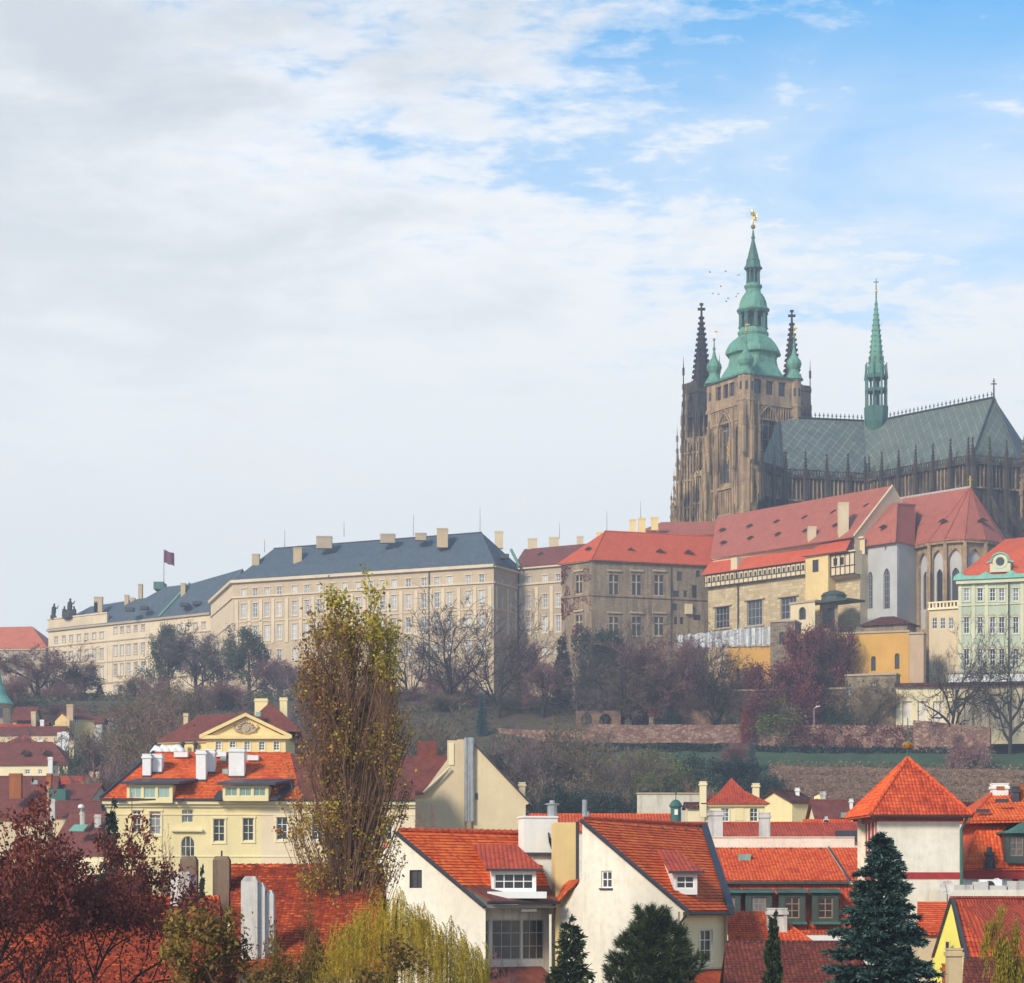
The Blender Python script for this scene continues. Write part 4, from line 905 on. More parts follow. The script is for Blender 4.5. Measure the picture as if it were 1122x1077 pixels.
  def D_on(pl3, px, py):
    n = (pl3[1] - pl3[0]).cross(pl3[2] - pl3[0]); d = Vector(((px - CX) / F, 1, (HY - py) / F)); return n.dot(pl3[0] - Vector((0, 0, H))) / n.dot(d)
  eyebrow_dormers(rf, [(968, 579, D_on([e[0], e[1], s_ap], 968, 579)), (1013, 576.5, D_on([er[0], er[1], ap], 1013, 576.5) - .5), (1033, 572.5, D_on([er[1], er[2], ap], 1033, 572.5) - .5), (1076, 571.5, D_on([er[3], er[4], ap], 1076, 571.5) - .5)], 0, 2.6, M['tile_palace'])
  mb = MB(); p = ap; mb.tube([p, p + Vector((0, 0, 2.9))], .2, 5); mb.tube([p + Vector((-.8, 0, 1.9)), p + Vector((.8, 0, 1.9))], .17, 5); mb.build('roof_cross', M['gold'], rf)
  line3('drainpipe', b, [g.pt(g.L, -.4, ez), g.pt(g.L, -.4, 82)], .2, M['lead']); line3('drainpipe', b, [f.pt(.3, -.3, ez), f.pt(.3, -.3, 82)], .2, M['lead'])
  # dark roofed lodge at its foot
  t = thing('lodge', 'small brick lodge with a dark hipped roof at the foot of the grey chapel', 'lodge', v3(P2(966, 574), 84))
  q = fr_px((946, 576), (994, 571)); z0, z1 = q.z_of(965, 693), q.z_of(965, 684)
  mb = MB(); mb.box(q, 0, q.L, 0, 7, 80, z1 - .003); mb.build('wall', M['ivystone'], t)
  h1, h2 = q.pt(q.L * .3, 3.5, Z(675, 576)), q.pt(q.L * .6, 3.5, Z(675, 576)); E = [q.pt(-.8, -.8, z1), q.pt(q.L + .8, -.8, z1), q.pt(q.L + .8, 7.8, z1), q.pt(-.8, 7.8, z1)]
  roof_slabs(t, [[E[0], E[1], h2, h1], [E[1], E[2], h2], [E[2], E[3], h1, h2], [E[3], E[0], h1]], M['tile_brown'], .25)
chapel()
def green_house():
  b = thing('palace_house', 'pale green baroque house with white windows and copper cornice at the right edge', 'house', v3(P2(1090, 563), 70))
  f = fr_px((1050, 562), (1150, 555)); ez = f.z_of(1055, 636); k = 559 / F
  cols = [1059, 1074, 1087.5, 1097.5, 1113, 1127, 1141]; holes = []
  for px in cols: holes += [(f.s_of(px), f.z_of(px, pb), 6 * k, h * k, a) for pb, h, a in ((658.5, 14, ''), (694, 18, ''), (729, 18, ''))]
  mb = MB(); wall(mb, f, 0, f.L, 62, ez, holes, .3); mb.build('wall', M['green_wall'], b)
  for h in holes:
    o = window(b, f, h[0], h[1], h[2], h[3], M['frame_white'], M['glass'], 2, 3, '', .12, .12); trim(o, h[2], h[3], .12, M['green_trim'], .22, .35, .22)
    if h[3] > 3.3:
      mb = MB(); I = Fr((0, 0), (1, 0)); a = h[2] / 2 + .35; z = h[3] + .25
      mb.hexa([Vector((-a, -.35, z)), Vector((a, -.35, z)), Vector((a, -.1, z)), Vector((-a, -.1, z))], [Vector((-.05, -.35, z + .6)), Vector((.05, -.35, z + .6)), Vector((.05, -.1, z + .6)), Vector((-.05, -.1, z + .6))])
      t = bpy.data.objects.new('pediment', mb.mesh('pediment', M['stone_trim'])); link(t, o)
  shell(b, [f.A, f.B, f.B + f.w * 14, f.A + f.w * 14], 62, ez, M['green_wall'])
  pl = MB(); pl.box(Fr((0, 0), (1, 0)), -.4, .4, -.15, .02, 0, 19); copies('pilaster', b, pl, M['green_trim'], [(f.pt(f.s_of(p), 0, ez - 20), f.ang) for p in (1052, 1066.5, 1081, 1105, 1120)])
  mb = MB(); strip(mb, f, -.4, f.L, ez - .9, .9, .9); strip(mb, f, -.2, f.L, f.z_of(1060, 664), .35, .25); mb.build('cornice', M['green_trim'], b)
  mb = MB(); n = 26          # copper cornice swelling up over the bays
  for i in range(n):
    s0, s1 = -1 + (f.L + 1) * i / n, -1 + (f.L + 1) * (i + 1) / n; hh = lambda s: 1.0 + .9 * max(0, math.sin((s + 1) * 1.05)) ** 2
    mb.hexa([f.pt(s0, -1.3, ez + .003), f.pt(s1, -1.3, ez + .003), f.pt(s1, .8, ez + .003), f.pt(s0, .8, ez + .003)], [f.pt(s0, -.5, ez + hh(s0)), f.pt(s1, -.5, ez + hh(s1)), f.pt(s1, .8, ez + hh(s1) + .3), f.pt(s0, .8, ez + hh(s0) + .3)], 0, i in (0, n - 1))
  mb.build('copper_cornice', M['copper_bright'], b)
  s = f.s_of(1096); mb = MB(); mb.box(f, s - 2.4, s + 2.4, -.2, 2, ez + 1.6, ez + 3.6); mb.tube([f.pt(s, -.3, ez + 4.1), f.pt(s, 1.8, ez + 4.1)], 1.75, 18)
  d = mb.build('dormer', M['green_trim'], b)
  mb = MB(); mb.tube([f.pt(s, -.42, ez + 4.1), f.pt(s, -.3, ez + 4.1)], 1.0, 18); mb.build('round_pane', M['glass_dark'], d)
  mb = MB(); pa = [f.pt(s + 2.1 * math.cos(t), -.35, ez + 4.1 + 1.95 * math.sin(t)) for t in [math.pi * i / 10 for i in range(11)]]; pa = [f.pt(s + 3.2, -.35, ez + 3.8)] + pa + [f.pt(s - 3.2, -.35, ez + 3.8)]; mb.tube(pa, .28, 5); mb.build('copper_hood', M['copper_bright'], d)
  r0, r1 = P3(1101, 591, 571), f.pt(f.L, 8, 0); r1.z = r0.z
  roof_slabs(b, [[f.pt(-.6, 0, ez + .9), f.pt(f.L, 0, ez + .9), r1, r0], [f.pt(-.6, 15, ez + .9), f.pt(-.6, 0, ez + .9), r0], [f.pt(f.L, 15, ez + .9), f.pt(-.6, 15, ez + .9), r0, r1]], M['tile_newred'], .3)
  line3('drainpipe', b, [f.pt(f.s_of(1105.5), -.4, ez + 1), f.pt(f.s_of(1105.5), -.4, 64)], .16, M['lead'])
  # cream annex between chapel and green house
  b = thing('annex', 'low cream annex with a balustrade between the chapel apse and the green house', 'building', v3(P2(1035, 571), 72))
  f = fr_px((1018, 572), (1053, 568)); ez = f.z_of(1030, 668)
  hl = [(f.s_of(px), f.z_of(px, 689), 1.3, 2.7, '') for px in (1024, 1033, 1042)]
  mb = MB(); wall(mb, f, 0, f.L, 64, ez, hl, .3); mb.build('wall', M['sandwall'], b)
  for h in hl: window(b, f, h[0], h[1], h[2], h[3], M['frame_white'], M['glass'], 2, 3, '', .12, .12)
  mb = MB(); strip(mb, f, -.2, f.L, ez + .003, .5, .5, .6); strip(mb, f, -.2, f.L, ez + 1.6, .35, .4, .5)
  for i in range(9): mb.box(f, i * f.L / 9, i * f.L / 9 + .35, -.3, .1, ez + .5, ez + 1.6)
  mb.build('balustrade', M['cream_pale'], b); shell(b, [f.A, f.B, f.B + f.w * 9, f.A + f.w * 9], 64, ez, M['sandwall'])
green_house()
def lower_walls():
  def rampart(name, label, A, B, pt, pb, mat, holes=(), capm=None, cat='wall', frame='frame_dark', dep=.6, thick=5):
    f = fr_px(A, B); b = thing(name, label, cat, v3(f.pt(f.L / 2, 0, 0), tz(*f.pt(f.L / 2, 0, 0)[:2])))
    zt = f.z_of(A[0], pt); z0 = Z(pb, f.A.y) - 4; k = f.A.y / F
    hs = [(f.s_of(px), f.z_of(px, py), w * k, h * k, a) for px, py, w, h, a in holes]
    mb = MB(); wall(mb, f, 0, f.L, z0, zt, hs, dep); mb.build('wall', mat, b)
    for h in hs: window(b, f, h[0], h[1], h[2], h[3], M[frame], M['glass_dark'], 2 if h[2] > .9 else 1, 3, h[4], dep * .6, .1)
    shell(b, [f.A, f.B, f.B + f.w * thick, f.A + f.w * thick], z0, zt, mat)
    mb = MB(); strip(mb, f, -.15, f.L + .15, zt + .003, .45, .3, thick); mb.build('coping', capm or M['stone_trim'], b)
    return b, f, zt
  rampart('garden_pavilion', 'yellow ochre rampart wall with one arched window left of the rubble stair tower', (797, 575), (846, 573), 709, 752, M['ochre'], [(832, 746, 4.5, 16, 'r'), (809, 746, 3.5, 14, 'r')])
  rampart('stair_tower', 'square rubble stair tower with a slit window between two ochre walls', (844, 570), (871, 568), 682, 752, M['rubble'], [(856.5, 706, 5, 13, ''), (856.5, 731, 3, 6, ''), (856, 744, 4, 14, 'r')], thick=7)
  rampart('rampart_wall', 'long ochre rampart wall with arched windows and red creeper on its left half', (870, 569), (996, 560), 697, 742, M['ochre'], [(929, 735, 5, 16, 'r'), (957, 735, 5, 16, 'r'), (983, 733, 5, 17, 'r'), (884, 699.5 + 3, 7, 1, '')])
  rampart('rampart_wall', 'pale pink end of the rampart wall right of the ochre part', (996.2, 560), (1012, 559), 695, 745, M['pinkish'])
  rampart('base_wall', 'brown rubble base wall with two small white-framed windows below the ochre rampart', (926, 556), (982, 552), 741, 792, M['ivystone'], [(930, 761, 5, 11, ''), (956.5, 758, 5.5, 11, '')], frame='frame_white')
  b, f, zt = rampart('base_wall', 'long dark retaining wall below the ochre walls, half hidden by the red trees', (700, 570), (926, 558), 760, 790, M['terrace'])
  # tarpaulin screen on the wall top
  t = thing('tarpaulin_screen', 'white tarpaulin screen along the wall top below the palace hall', 'tarpaulin', v3(P2(818, 573), Z(709, 573)))
  q = fr_px((742, 577), (844, 573)); mb = MB(); n = 64; z1, z0 = Z(687, 573), Z(708, 573); zl = Z(697, 578)
  for i in range(n):
    for j in range(5):
      def pp(i, j): a = i / n; top = zl + (z1 - zl) * min(1, a * 1.2 + .1 * math.sin(i * .9)); return q.pt(q.L * a, .25 * math.sin(i * 1.25) + .18 * math.sin(i * .6 + j * 1.3), z0 + (top - z0) * j / 5)
      mb.face([pp(i, j), pp(i + 1, j), pp(i + 1, j + 1), pp(i, j + 1)])
  mb.build('sheet', M['tarp'], t)
  sc = MB(); sc.tube([Vector((0, -.35, -.5)), Vector((0, -.35, 5.4))], .06, 5); copies('pole', t, sc, M['steel'], [(q.pt(q.L * a, 0, z0), 0) for a in (.66, .72, .78, .84, .9, .96, .999)])
  # white colonnade
  b = thing('colonnade', 'long cream garden colonnade of flat panels and columns below the green house', 'colonnade', v3(P2(1050, 550), 66))
  f = fr_px((982, 552), (1150, 546)); zt, zb = f.z_of(1000, 752), f.z_of(1000, 802)
  hs = []
  for i, px in enumerate(range(990, 1140, 17)): hs.append((f.s_of(px + 4), f.z_of(px, 800) + .5, 2.3, 6.2, ''))
  mb = MB(); wall(mb, f, 0, f.L, zb - 3, zt, hs, .45); mb.build('wall', M['cream_pale'], b)
  mb = MB(); mb.face([f.pt(0, .45, zb - 3), f.pt(f.L, .45, zb - 3), f.pt(f.L, .45, zt), f.pt(0, .45, zt)]); mb.build('back_panel', M['whitewall'], b)
  cm = MB(); cm.lathe((0, 0), [(.45, 0), (.45, .3), (.34, .5), (.36, 3), (.3, 7.6), (.42, 7.9), (.42, 8.2)], 10); copies('column', b, cm, M['cream_pale'], [(f.pt(f.s_of(px), -.5, zb + .2), 0) for px in (1048, 1064, 1082, 1099, 1115)], True)
  mb = MB(); strip(mb, f, -.3, f.L, zt + .003, .7, 1.2, 1); mb.build('coping', M['tile_brown'], b)
  b, f, zt = rampart('pergola_wall', 'white upper garden wall behind the bare gnarled trees below the green house', (1040, 556), (1150, 554), 738, 760, M['white'], thick=2)
lower_walls()
def garden():
  # long retaining wall of the garden terraces
  def rw(label, A, B, pt, ph, name='garden_wall', mat='redwall', th=.8):
    f = fr_px(A, B); z1, z2 = Z(pt[0], A[1]), Z(pt[1], B[1]); k = A[1] / F; mb = MB(); n = max(4, int(f.L / 4)); hb = ph * k
    for i in range(n):
      a, c = f.L * i / n, f.L * (i + 1) / n; za = z1 + (z2 - z1) * i / n + .12 * math.sin(i * 1.7); zc = z1 + (z2 - z1) * (i + 1) / n + .12 * math.sin((i + 1) * 1.7)
      mb.hexa([f.pt(a, 0, za - hb), f.pt(c, 0, zc - hb), f.pt(c, th, zc - hb), f.pt(a, th, za - hb)], [f.pt(a, 0, za), f.pt(c, 0, zc), f.pt(c, th, zc), f.pt(a, th, za)])
    w = solo(name, mb, M[mat], label, 'wall', f.pt(f.L / 2, 0, min(z1, z2) - hb)); return f
  rw('long reddish rubble garden wall running under the trees on the middle terrace', (645, 563), (822, 557), (794, 794), 20)
  rw('reddish rubble garden wall on the right, ivy-stained, above the dark hedge', (822.5, 557), (1000, 545), (793.5, 795), 24)
  rw('stepped right end of the garden wall beside the two gnarled trees', (1000.5, 545), (1085, 536), (789, 797), 34)
  rw('low pale garden wall at the left end of the terrace below the bare trees', (532, 580), (645, 563), (798, 801), 13)
  # clipped hedge and lawn ledge
  def hedge(label, A, B, pt, ph, mat='leaf_dark', dep=2.0):
    random.seed(int(A[0])); f = fr_px(A, B); z1, z2 = Z(pt[0], A[1]), Z(pt[1], B[1]); k = A[1] / F; mb = MB()
    for i in range(int(f.L * 42)):
      a = random.random(); p = f.pt(a * f.L, random.random() ** 2 * dep, 0); zt = z1 + (z2 - z1) * a; p.z = zt - ph * k * random.random() ** .8
      leaf(mb, p, .75)
    return solo('hedge', mb, M[mat], label, 'hedge', f.pt(f.L / 2, 0, min(z1, z2) - ph * k))
  hedge('long dark clipped hedge under the reddish garden wall', (655, 556), (1085, 531), (813.5, 819), 11)
  hedge('short dark hedge at the left end of the garden lawn', (540, 571), (655, 557), (807, 813), 13)
  # lawn ledge below the hedge, vineyard terraces
  mb = MB(); f = fr_px((560, 560), (1140, 522))
  rows = [(553, 823), (546, 831), (540, 839), (534, 846)]
  n = 40; prev = None
  for r, (D, py) in enumerate(rows):
    cur = []
    for i in range(n + 1):
      t = i / n; px = 545 + 595 * t; d = D - 27 * t; cur.append(P3(px, py + 3 * t, d) + Vector((0, 0, .5 * noise.noise(Vector((px * .06, D * .2, 0))))))
    if prev:
      for i in range(n): mb.face([cur[i], cur[i + 1], prev[i + 1], prev[i]])
    prev = cur
  low = [p + Vector((0, -.5, -9)) for p in prev]
  for i in range(n): mb.face([low[i], low[i + 1], prev[i + 1], prev[i]])
  o = mb.build('lawn', M['grass'], None, False); tag(o, kind='structure')
  for i, (pt, D) in enumerate(((839, 520), (848, 514), (857, 507), (866, 501), (875, 495), (884, 489))):
    rw(('topmost', 'second', 'third', 'fourth', 'fifth', 'lowest')[i] + ' narrow brown vineyard terrace wall on the slope left of the red tower roof', (842 - i * 2, D), (1150, D - 25), (pt, pt + 5), 15, 'vineyard_terrace', 'terrace', 5.5)
  mb = MB(); rng = random.Random(12)
  for pt, D in ((839, 520), (848, 514), (857, 507), (866, 501), (875, 495), (884, 489)):
    for i in range(1500):
      t = rng.random(); px = 842 + 308 * t; d = D - 25 * t + rng.random() * 1.5; leaf(mb, Vector((X(px, d), d, Z(pt + 5.2 * t, D - 25 * t) + rng.random() ** 2 * 1.3)), .5, rng=rng)
  solo('vines', mb, M['twig_brown'], 'rows of leafless vines along the brown vineyard terraces', 'vines', P3(960, 860, 515), kind='stuff')
  # lamp post
  b = thing('lamp_post', 'slim white lamp post in front of the green bush below the ochre rampart', 'lamp post', P3(892, 797, 552))
  p = P3(892, 797, 552); line3('pole', b, [p, p + Vector((0, 0, 4.6))], [.11, .08], M['frame_grey'], 6); mb = MB(); mb.tube([p + Vector((0, 0, 4.5)), p + Vector((.9, 0, 4.8))], .08, 5); mb.abox(p.x + .4, p.x + 1.3, p.y - .2, p.y + .2, p.z + 4.8, p.z + 5.0); mb.build('lamp_head', M['frame_white'], b)
  # brick arches on the garden wall
  b = thing('garden_arcade', 'ruined brick arcade standing on the garden wall under the bare trees', 'arcade', v3(P2(660, 565), 66))
  f = fr_px((631, 566), (680, 564)); mb = MB(); wall(mb, f, 0, f.L, Z(800, 565), f.z_of(640, 779), [(f.L * .24, Z(797, 565), 2.7, 3.4, 'r'), (f.L * .66, Z(797, 565), 2.9, 3.2, 'r')], .9); mb.build('wall', M['terrace'], b)
  b = thing('garden_gatehouse', 'tiny pink garden house with red roof on the wall terrace behind the trees', 'garden house', v3(P2(718, 566), 66))
  f = fr_px((711, 566), (726, 566)); mb = MB(); wall(mb, f, 0, f.L, Z(796, 566), Z(783, 566), [(f.L * .62, Z(795, 566), 1.4, 1.9, 'r')], .5); mb.build('wall', M['pinkish'], b); roof_slabs(b, [[f.pt(-.4, -.5, Z(783, 566)), f.pt(f.L + .4, -.5, Z(783, 566)), f.pt(f.L, 1.5, Z(778, 566)), f.pt(.2, 1.5, Z(778, 566))]], M['tile_newred'], .2)
garden()
# ------------------------------------------------------------------ cathedral
def cathedral():
  b = thing('cathedral', 'dark gothic cathedral with a green copper tower helmet, spires and patterned slate roofs', 'cathedral', Vector((95, 690, 92)))
  e, n = Vector((.5, -.866)), Vector((.866, .5)); T = Vector((69.1, 680.0)); hw = 9.3
  I = Fr((0, 0), (1, 0))
  z0, zb, zt = 96, 165.5, 173.0; q = .26154
  def zy(py, D=680): return Z(py, D)
  # unit pinnacle: square shaft, gablets, crocketed spirelet (height 1, width .1)
  def pinn(w=.1, sh=.55, nck=6):
    mb = MB(); a = w / 2
    mb.abox(-a, a, -a, a, 0, sh)
    for s in (-1, 1):
      mb.face([(-a * 1.25, s * a * 1.2, sh - .04), (a * 1.25, s * a * 1.2, sh - .04), (0, s * a * 1.2, sh + .09)]); mb.face([(s * a * 1.2, -a * 1.25, sh - .04), (s * a * 1.2, a * 1.25, sh - .04), (s * a * 1.2, 0, sh + .09)])
    mb.abox(-a * 1.3, a * 1.3, -a * 1.3, a * 1.3, sh - .06, sh - .03)
    mb.cone((0, 0), a * 1.25, a * .12, sh, .97, 4, R(45))
    for i in range(nck):
      t = i / nck; z = sh + .04 + t * (.9 - sh); r = a * 1.15 * (1 - t) + a * .1
      for k in range(4):
        c, s = math.cos(k * math.pi / 2 + R(45)), math.sin(k * math.pi / 2 + R(45)); g = .13 * w
        mb.abox(c * r - g, c * r + g, s * r - g, s * r + g, z, z + .018)
    mb.abox(-a * .4, a * .4, -a * .4, a * .4, .93, .955); mb.cone((0, 0), a * .3, 0, .955, 1.0, 4)
    return mb
  P_thin, P_fat = pinn(.085, .55), pinn(.16, .68, 4)
  pang = math.atan2(e.y, e.x)
  def pins(parent, mat, L, mesh=P_thin, name='pinnacle'): copies(name, parent, mesh, mat, [(Vector((x, y, za)), pang, (w, w, zb_ - za)) for x, y, za, zb_, w in L])
  # --- great south tower
  cs = [T + (e - n) * hw, T + (e + n) * hw, T + (-e + n) * hw, T + (-e - n) * hw]        # near, right, far, left
  sf, ef = Fr(cs[3], cs[0]), Fr(cs[0], cs[1])
  hs, he = (sf.s_of(794.5), zy(529, 675), 5.2, 19, 'p'), (ef.s_of(841), zy(529, 672), 5.8, 20.5, 'p')
  mb = MB(); wall(mb, sf, 0, sf.L, z0, zb, [hs], 1.3); wall(mb, ef, 0, ef.L, z0, zb, [he], 1.3)
  for i, j in ((1, 2), (2, 3)): mb.face([v3(cs[i], z0), v3(cs[j], z0), v3(cs[j], zb), v3(cs[i], zb)])
  tw = mb.build('south_tower', M['gothic'], b)
  for fr, h in ((sf, hs), (ef, he)):
    o = window(tw, fr, h[0], h[1], h[2], h[3], M['gothic'], M['glass_dark'], 3, 5, 'p', 1.0, .3)
    # stepped orders round the lancet
    mb = MB()
    for k, (grow, out) in enumerate(((.55, .55), (1.2, .3))):
      ol = arch_out(h[2] + grow * 2, h[3] + grow * 1.7, 'p', 8)[1:] + [(-(h[2] / 2 + grow), 0)]
      mb.tube([fr.pt(h[0] + x, -out + .1, h[1] + zz) for x, zz in ol], .26, 5)
    mb.build('arch_moulding', M['gothic_warm'], tw)
  mb = MB()
  for x in range(-2, 3):
    zz = hs[1] + 8.5 + (2 - abs(x)) * 1.2
    mb.box(sf, hs[0] + 1.3 + x * .45 - .1, hs[0] + 1.3 + x * .45 + .1, .55, .65, zz - 3, zz + 2.6)
    for k in range(3): mb.box(sf, hs[0] + 1.3 + x * .45 - .3, hs[0] + 1.3 + x * .45 + .3, .5, .56, zz - 2 + k * 1.8, zz - 1.5 + k * 1.8)
  mb.build('golden_grille', M['gold'], tw)
  for fr in (sf, ef):
    mb = MB()
    for z, h, o in ((zb - 1.0, 1.0, .5), (zb - 5.2, .5, .3), (141.5, .8, .7), (134, .6, .5), (124, .6, .5), (112, .6, .5)): m2 = MB(); m2.box(fr, -.3, fr.L + .3, -o, .1, z, z + h); m2.build('string_course', M['gothic_warm'], tw)
    for s in [i * .9 + .45 for i in range(20)]:           # blind tracery
      for za, zc in ((zb - 4.7, zb - 1.0), (134.6, 141.5), (112.6, 124)):
        hsx = hs if fr is sf else he
        pass
    for za, zc in ((zb - 4.7, zb - 1.0), (134.6, 141.5), (112.6, 124)):
      mb = MB()
      for i in range(20): mb.box(fr, i * .9 + .32, i * .9 + .58, -.28, .1, za, zc)
      mb.box(fr, .3, fr.L - .3, -.2, .1, zc - .5, zc - .25)
      mb.build('blind_tracery', M['gothic_warm'], tw)
  # buttresses of the tower, three steps each with pinnacles
  L = []; mb = MB()
  def butt(fr, s, w, steps):
    for (za, zc, out) in steps: mb.box(fr, s - w / 2, s + w / 2, -out, .3, za, zc)
    for i, (za, zc, out) in enumerate(steps):
      nxt = steps[i + 1][2] if i + 1 < len(steps) else 0
      p = fr.pt(s, -(out + nxt) / 2, zc - 1); L.append((p.x, p.y, zc - 5.5, zc + 4.5, max(6, (out - nxt) * 9)))
      for k in (-1, 1):
        p = fr.pt(s + k * w * .5, -out, zc - 1); L.append((p.x, p.y, zc - 11, zc + 1.5, 6.5))
    for k in range(4):
      z = steps[0][0] + k * 7; mb.box(fr, s - w / 2 - .12, s + w / 2 + .12, -steps[0][2] - .15, .2, z, z + .45)
  for fr in (sf, ef):
    butt(fr, 1.5, 2.0, ((z0, 132, 3.4), (132, 147, 2.4), (147, 158, 1.4)))
    butt(fr, fr.L - 1.6, 2.0, ((z0, 132, 3.4), (132, 146, 2.4), (146, 158, 1.5)))
    butt(fr, fr.L * .5 - 4.4, 1.0, ((z0, 128, 1.8), (128, 139, 1.2), (139, 151, .7)))
    butt(fr, fr.L * .5 + 4.6, 1.0, ((z0, 128, 1.8), (128, 139, 1.2), (139, 151, .7)))
  mb.build('buttress', M['gothic'], tw)
  # belt gallery storey with its corner turrets
  mb = MB()
  sw = [(sf.s_of(px), zt - 5.5, 2.5, 3.9, '') for px in (788, 796, 802.5)]; ew = [(ef.s_of(px), zt - 5.4, 2.6, 4.0, '') for px in (829.6, 843, 856.6)]
  for fr, hh in ((sf, sw), (ef, ew)):
    wall(mb, fr, -.15, fr.L + .15, zb, zt, hh, .9, -.25)
  for i, j in ((1, 2), (2, 3)): mb.face([v3(cs[i], zb), v3(cs[j], zb), v3(cs[j], zt), v3(cs[i], zt)])
  ga = mb.build('tower_gallery', M['gothic_warm'], b)
  for fr, hh in ((sf, sw), (ef, ew)):
    for h in hh: window(ga, fr, h[0], h[1], h[2], h[3], M['frame_dark'], M['glass_dark'], 2, 3, '', .35, .15)
  ctr_t = [cs[0] + (n - e) * .3, cs[1] - (e + n) * 1.0, cs[3] + (e + n) * 1.3]
  for p, r, zlo in ((ctr_t[0], 2.45, z0), (ctr_t[1], 2.1, 160), (ctr_t[2], 1.9, 160)):
    mb = MB(); mb.lathe(p, [(r, zlo), (r, zb - .6), (r * 1.08, zb - .5), (r * 1.08, zb), (r, zb + .1), (r, zt - .4), (r * 1.12, zt - .3), (r * 1.12, zt)], 8, R(22))
    o = mb.build('corner_turret', M['gothic_warm'], b)
    mb = MB()
    for k in range(8):
      t = R(22) + (k + .5) * math.pi / 4; c = Vector((p.x + math.cos(t) * r * .93, p.y + math.sin(t) * r * .93)); fr = Fr(c - Vector((-math.sin(t), math.cos(t))), c + Vector((-math.sin(t), math.cos(t))))
      mb.box(fr, .65, 1.35, -.06, .06, zt - 4.9, zt - 2.6)
    mb.build('slit_window', M['glass_dark'], o)
  L.append((cs[0].x - .8, cs[0].y - 3, 150, 166, 10)); L.append((cs[0].x + 1.6, cs[0].y - 2.6, 148, 166, 10)); L.append((cs[0].x - 3.5, cs[0].y - .5, 146, 164, 9)); L.append((cs[0].x + 3.6, cs[0].y - .6, 148, 165, 9))
  pins(tw, M['gothic_warm'], L)
  # copper helmet
  def rr(px): return px * .04735
  def hz(y): return zy(225 + y / 5.523)
  prof = [(13.0 * .77, zt - .2), (13.2 * .77, zt + .25), (12.6 * .77, zt + .4), (rr(192), hz(1035)), (rr(172), hz(1005)), (rr(154), hz(975)), (rr(146), hz(935)), (rr(150), hz(918)), (rr(172), hz(908)), (rr(172), hz(895)), (rr(163), hz(875)), (rr(150), hz(850)), (rr(128), hz(825)), (rr(103), hz(808)), (rr(90), hz(795)), (rr(97), hz(782)), (rr(97), hz(772)), (rr(88), hz(765)), (rr(86), hz(748))]
  mb = MB(); mb.lathe(T, prof, 8, math.atan2(e.y, e.x) + R(22.5)); hm = mb.build('tower_helmet', M['copper'], b)
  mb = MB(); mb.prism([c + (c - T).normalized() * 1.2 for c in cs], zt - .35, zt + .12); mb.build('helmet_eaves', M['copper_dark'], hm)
  def lantern(ya, yb, r, n_=8):
    mb = MB()
    for k in range(n_):
      t = math.atan2(e.y, e.x) + 2 * math.pi * (k + .5) / n_; c = (T.x + r * math.cos(t), T.y + r * math.sin(t))
      mb.cone(c, r * .17, r * .15, hz(ya), hz(yb), 6); mb.cone(c, r * .22, r * .22, hz(ya), hz(ya - 8), 6); mb.cone(c, r * .25, r * .2, hz(yb + 10), hz(yb), 6)
    mb.cone(T, r * .32, r * .32, hz(ya), hz(yb), 8)
    return mb.build('lantern', M['copper_dark'], hm)
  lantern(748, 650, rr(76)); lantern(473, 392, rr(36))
  prof = [(rr(88), hz(652)), (rr(100), hz(640)), (rr(100), hz(632)), (rr(88), hz(625)), (rr(85), hz(612)), (rr(80), hz(585)), (rr(70), hz(560)), (rr(56), hz(540)), (rr(46), hz(528)), (rr(45), hz(512)), (rr(55), hz(495)), (rr(55), hz(487)), (rr(42), hz(480)), (rr(40), hz(473))]
  mb = MB(); mb.lathe(T, prof, 16); mb.build('dome', M['copper'], hm)
  prof = [(rr(42), hz(394)), (rr(56), hz(386)), (rr(56), hz(378)), (rr(46), hz(366)), (rr(40), hz(340)), (rr(42), hz(334)), (rr(36), hz(325)), (rr(9), hz(212)), (rr(8), hz(206)), (rr(13), hz(196)), (rr(8), hz(184)), (rr(4), hz(150))]
  mb = MB(); mb.lathe(T, prof, 8); mb.build('spire_cap', M['copper_dark'], hm)
  mb = MB(); mb.lathe(T, [(.05, hz(146)), (.5, hz(140)), (.72, hz(130)), (.5, hz(120)), (.05, hz(114))], 12); mb.build('ball', M['gold'], hm)
  mb = MB(); x, y = T; mb.tube([(x, y, hz(116)), (x, y, hz(98))], .16, 5)
  B = lambda u, v: (x + rr(u), y, hz(v))
  mb.tube([B(6, 88), B(10, 70), B(2, 52), B(-3, 42)], [.34, .42, .5, .3], 7); mb.lathe((x + rr(-6), y), [(.05, hz(44)), (.4, hz(38)), (.35, hz(30)), (.05, hz(24))], 8)
  for pth in ([B(6, 88), B(-4, 95), B(-8, 100)], [B(10, 84), B(20, 92), B(20, 98)], [B(2, 58), B(-12, 56), B(-16, 48)], [B(0, 52), B(-10, 46), B(-14, 38)], [B(12, 78), B(24, 72), B(22, 56), B(28, 44)]): mb.tube(pth, [.2, .17, .1, .1][:len(pth)], 5)
  mb.build('gilded_figure', M['gold'], hm)
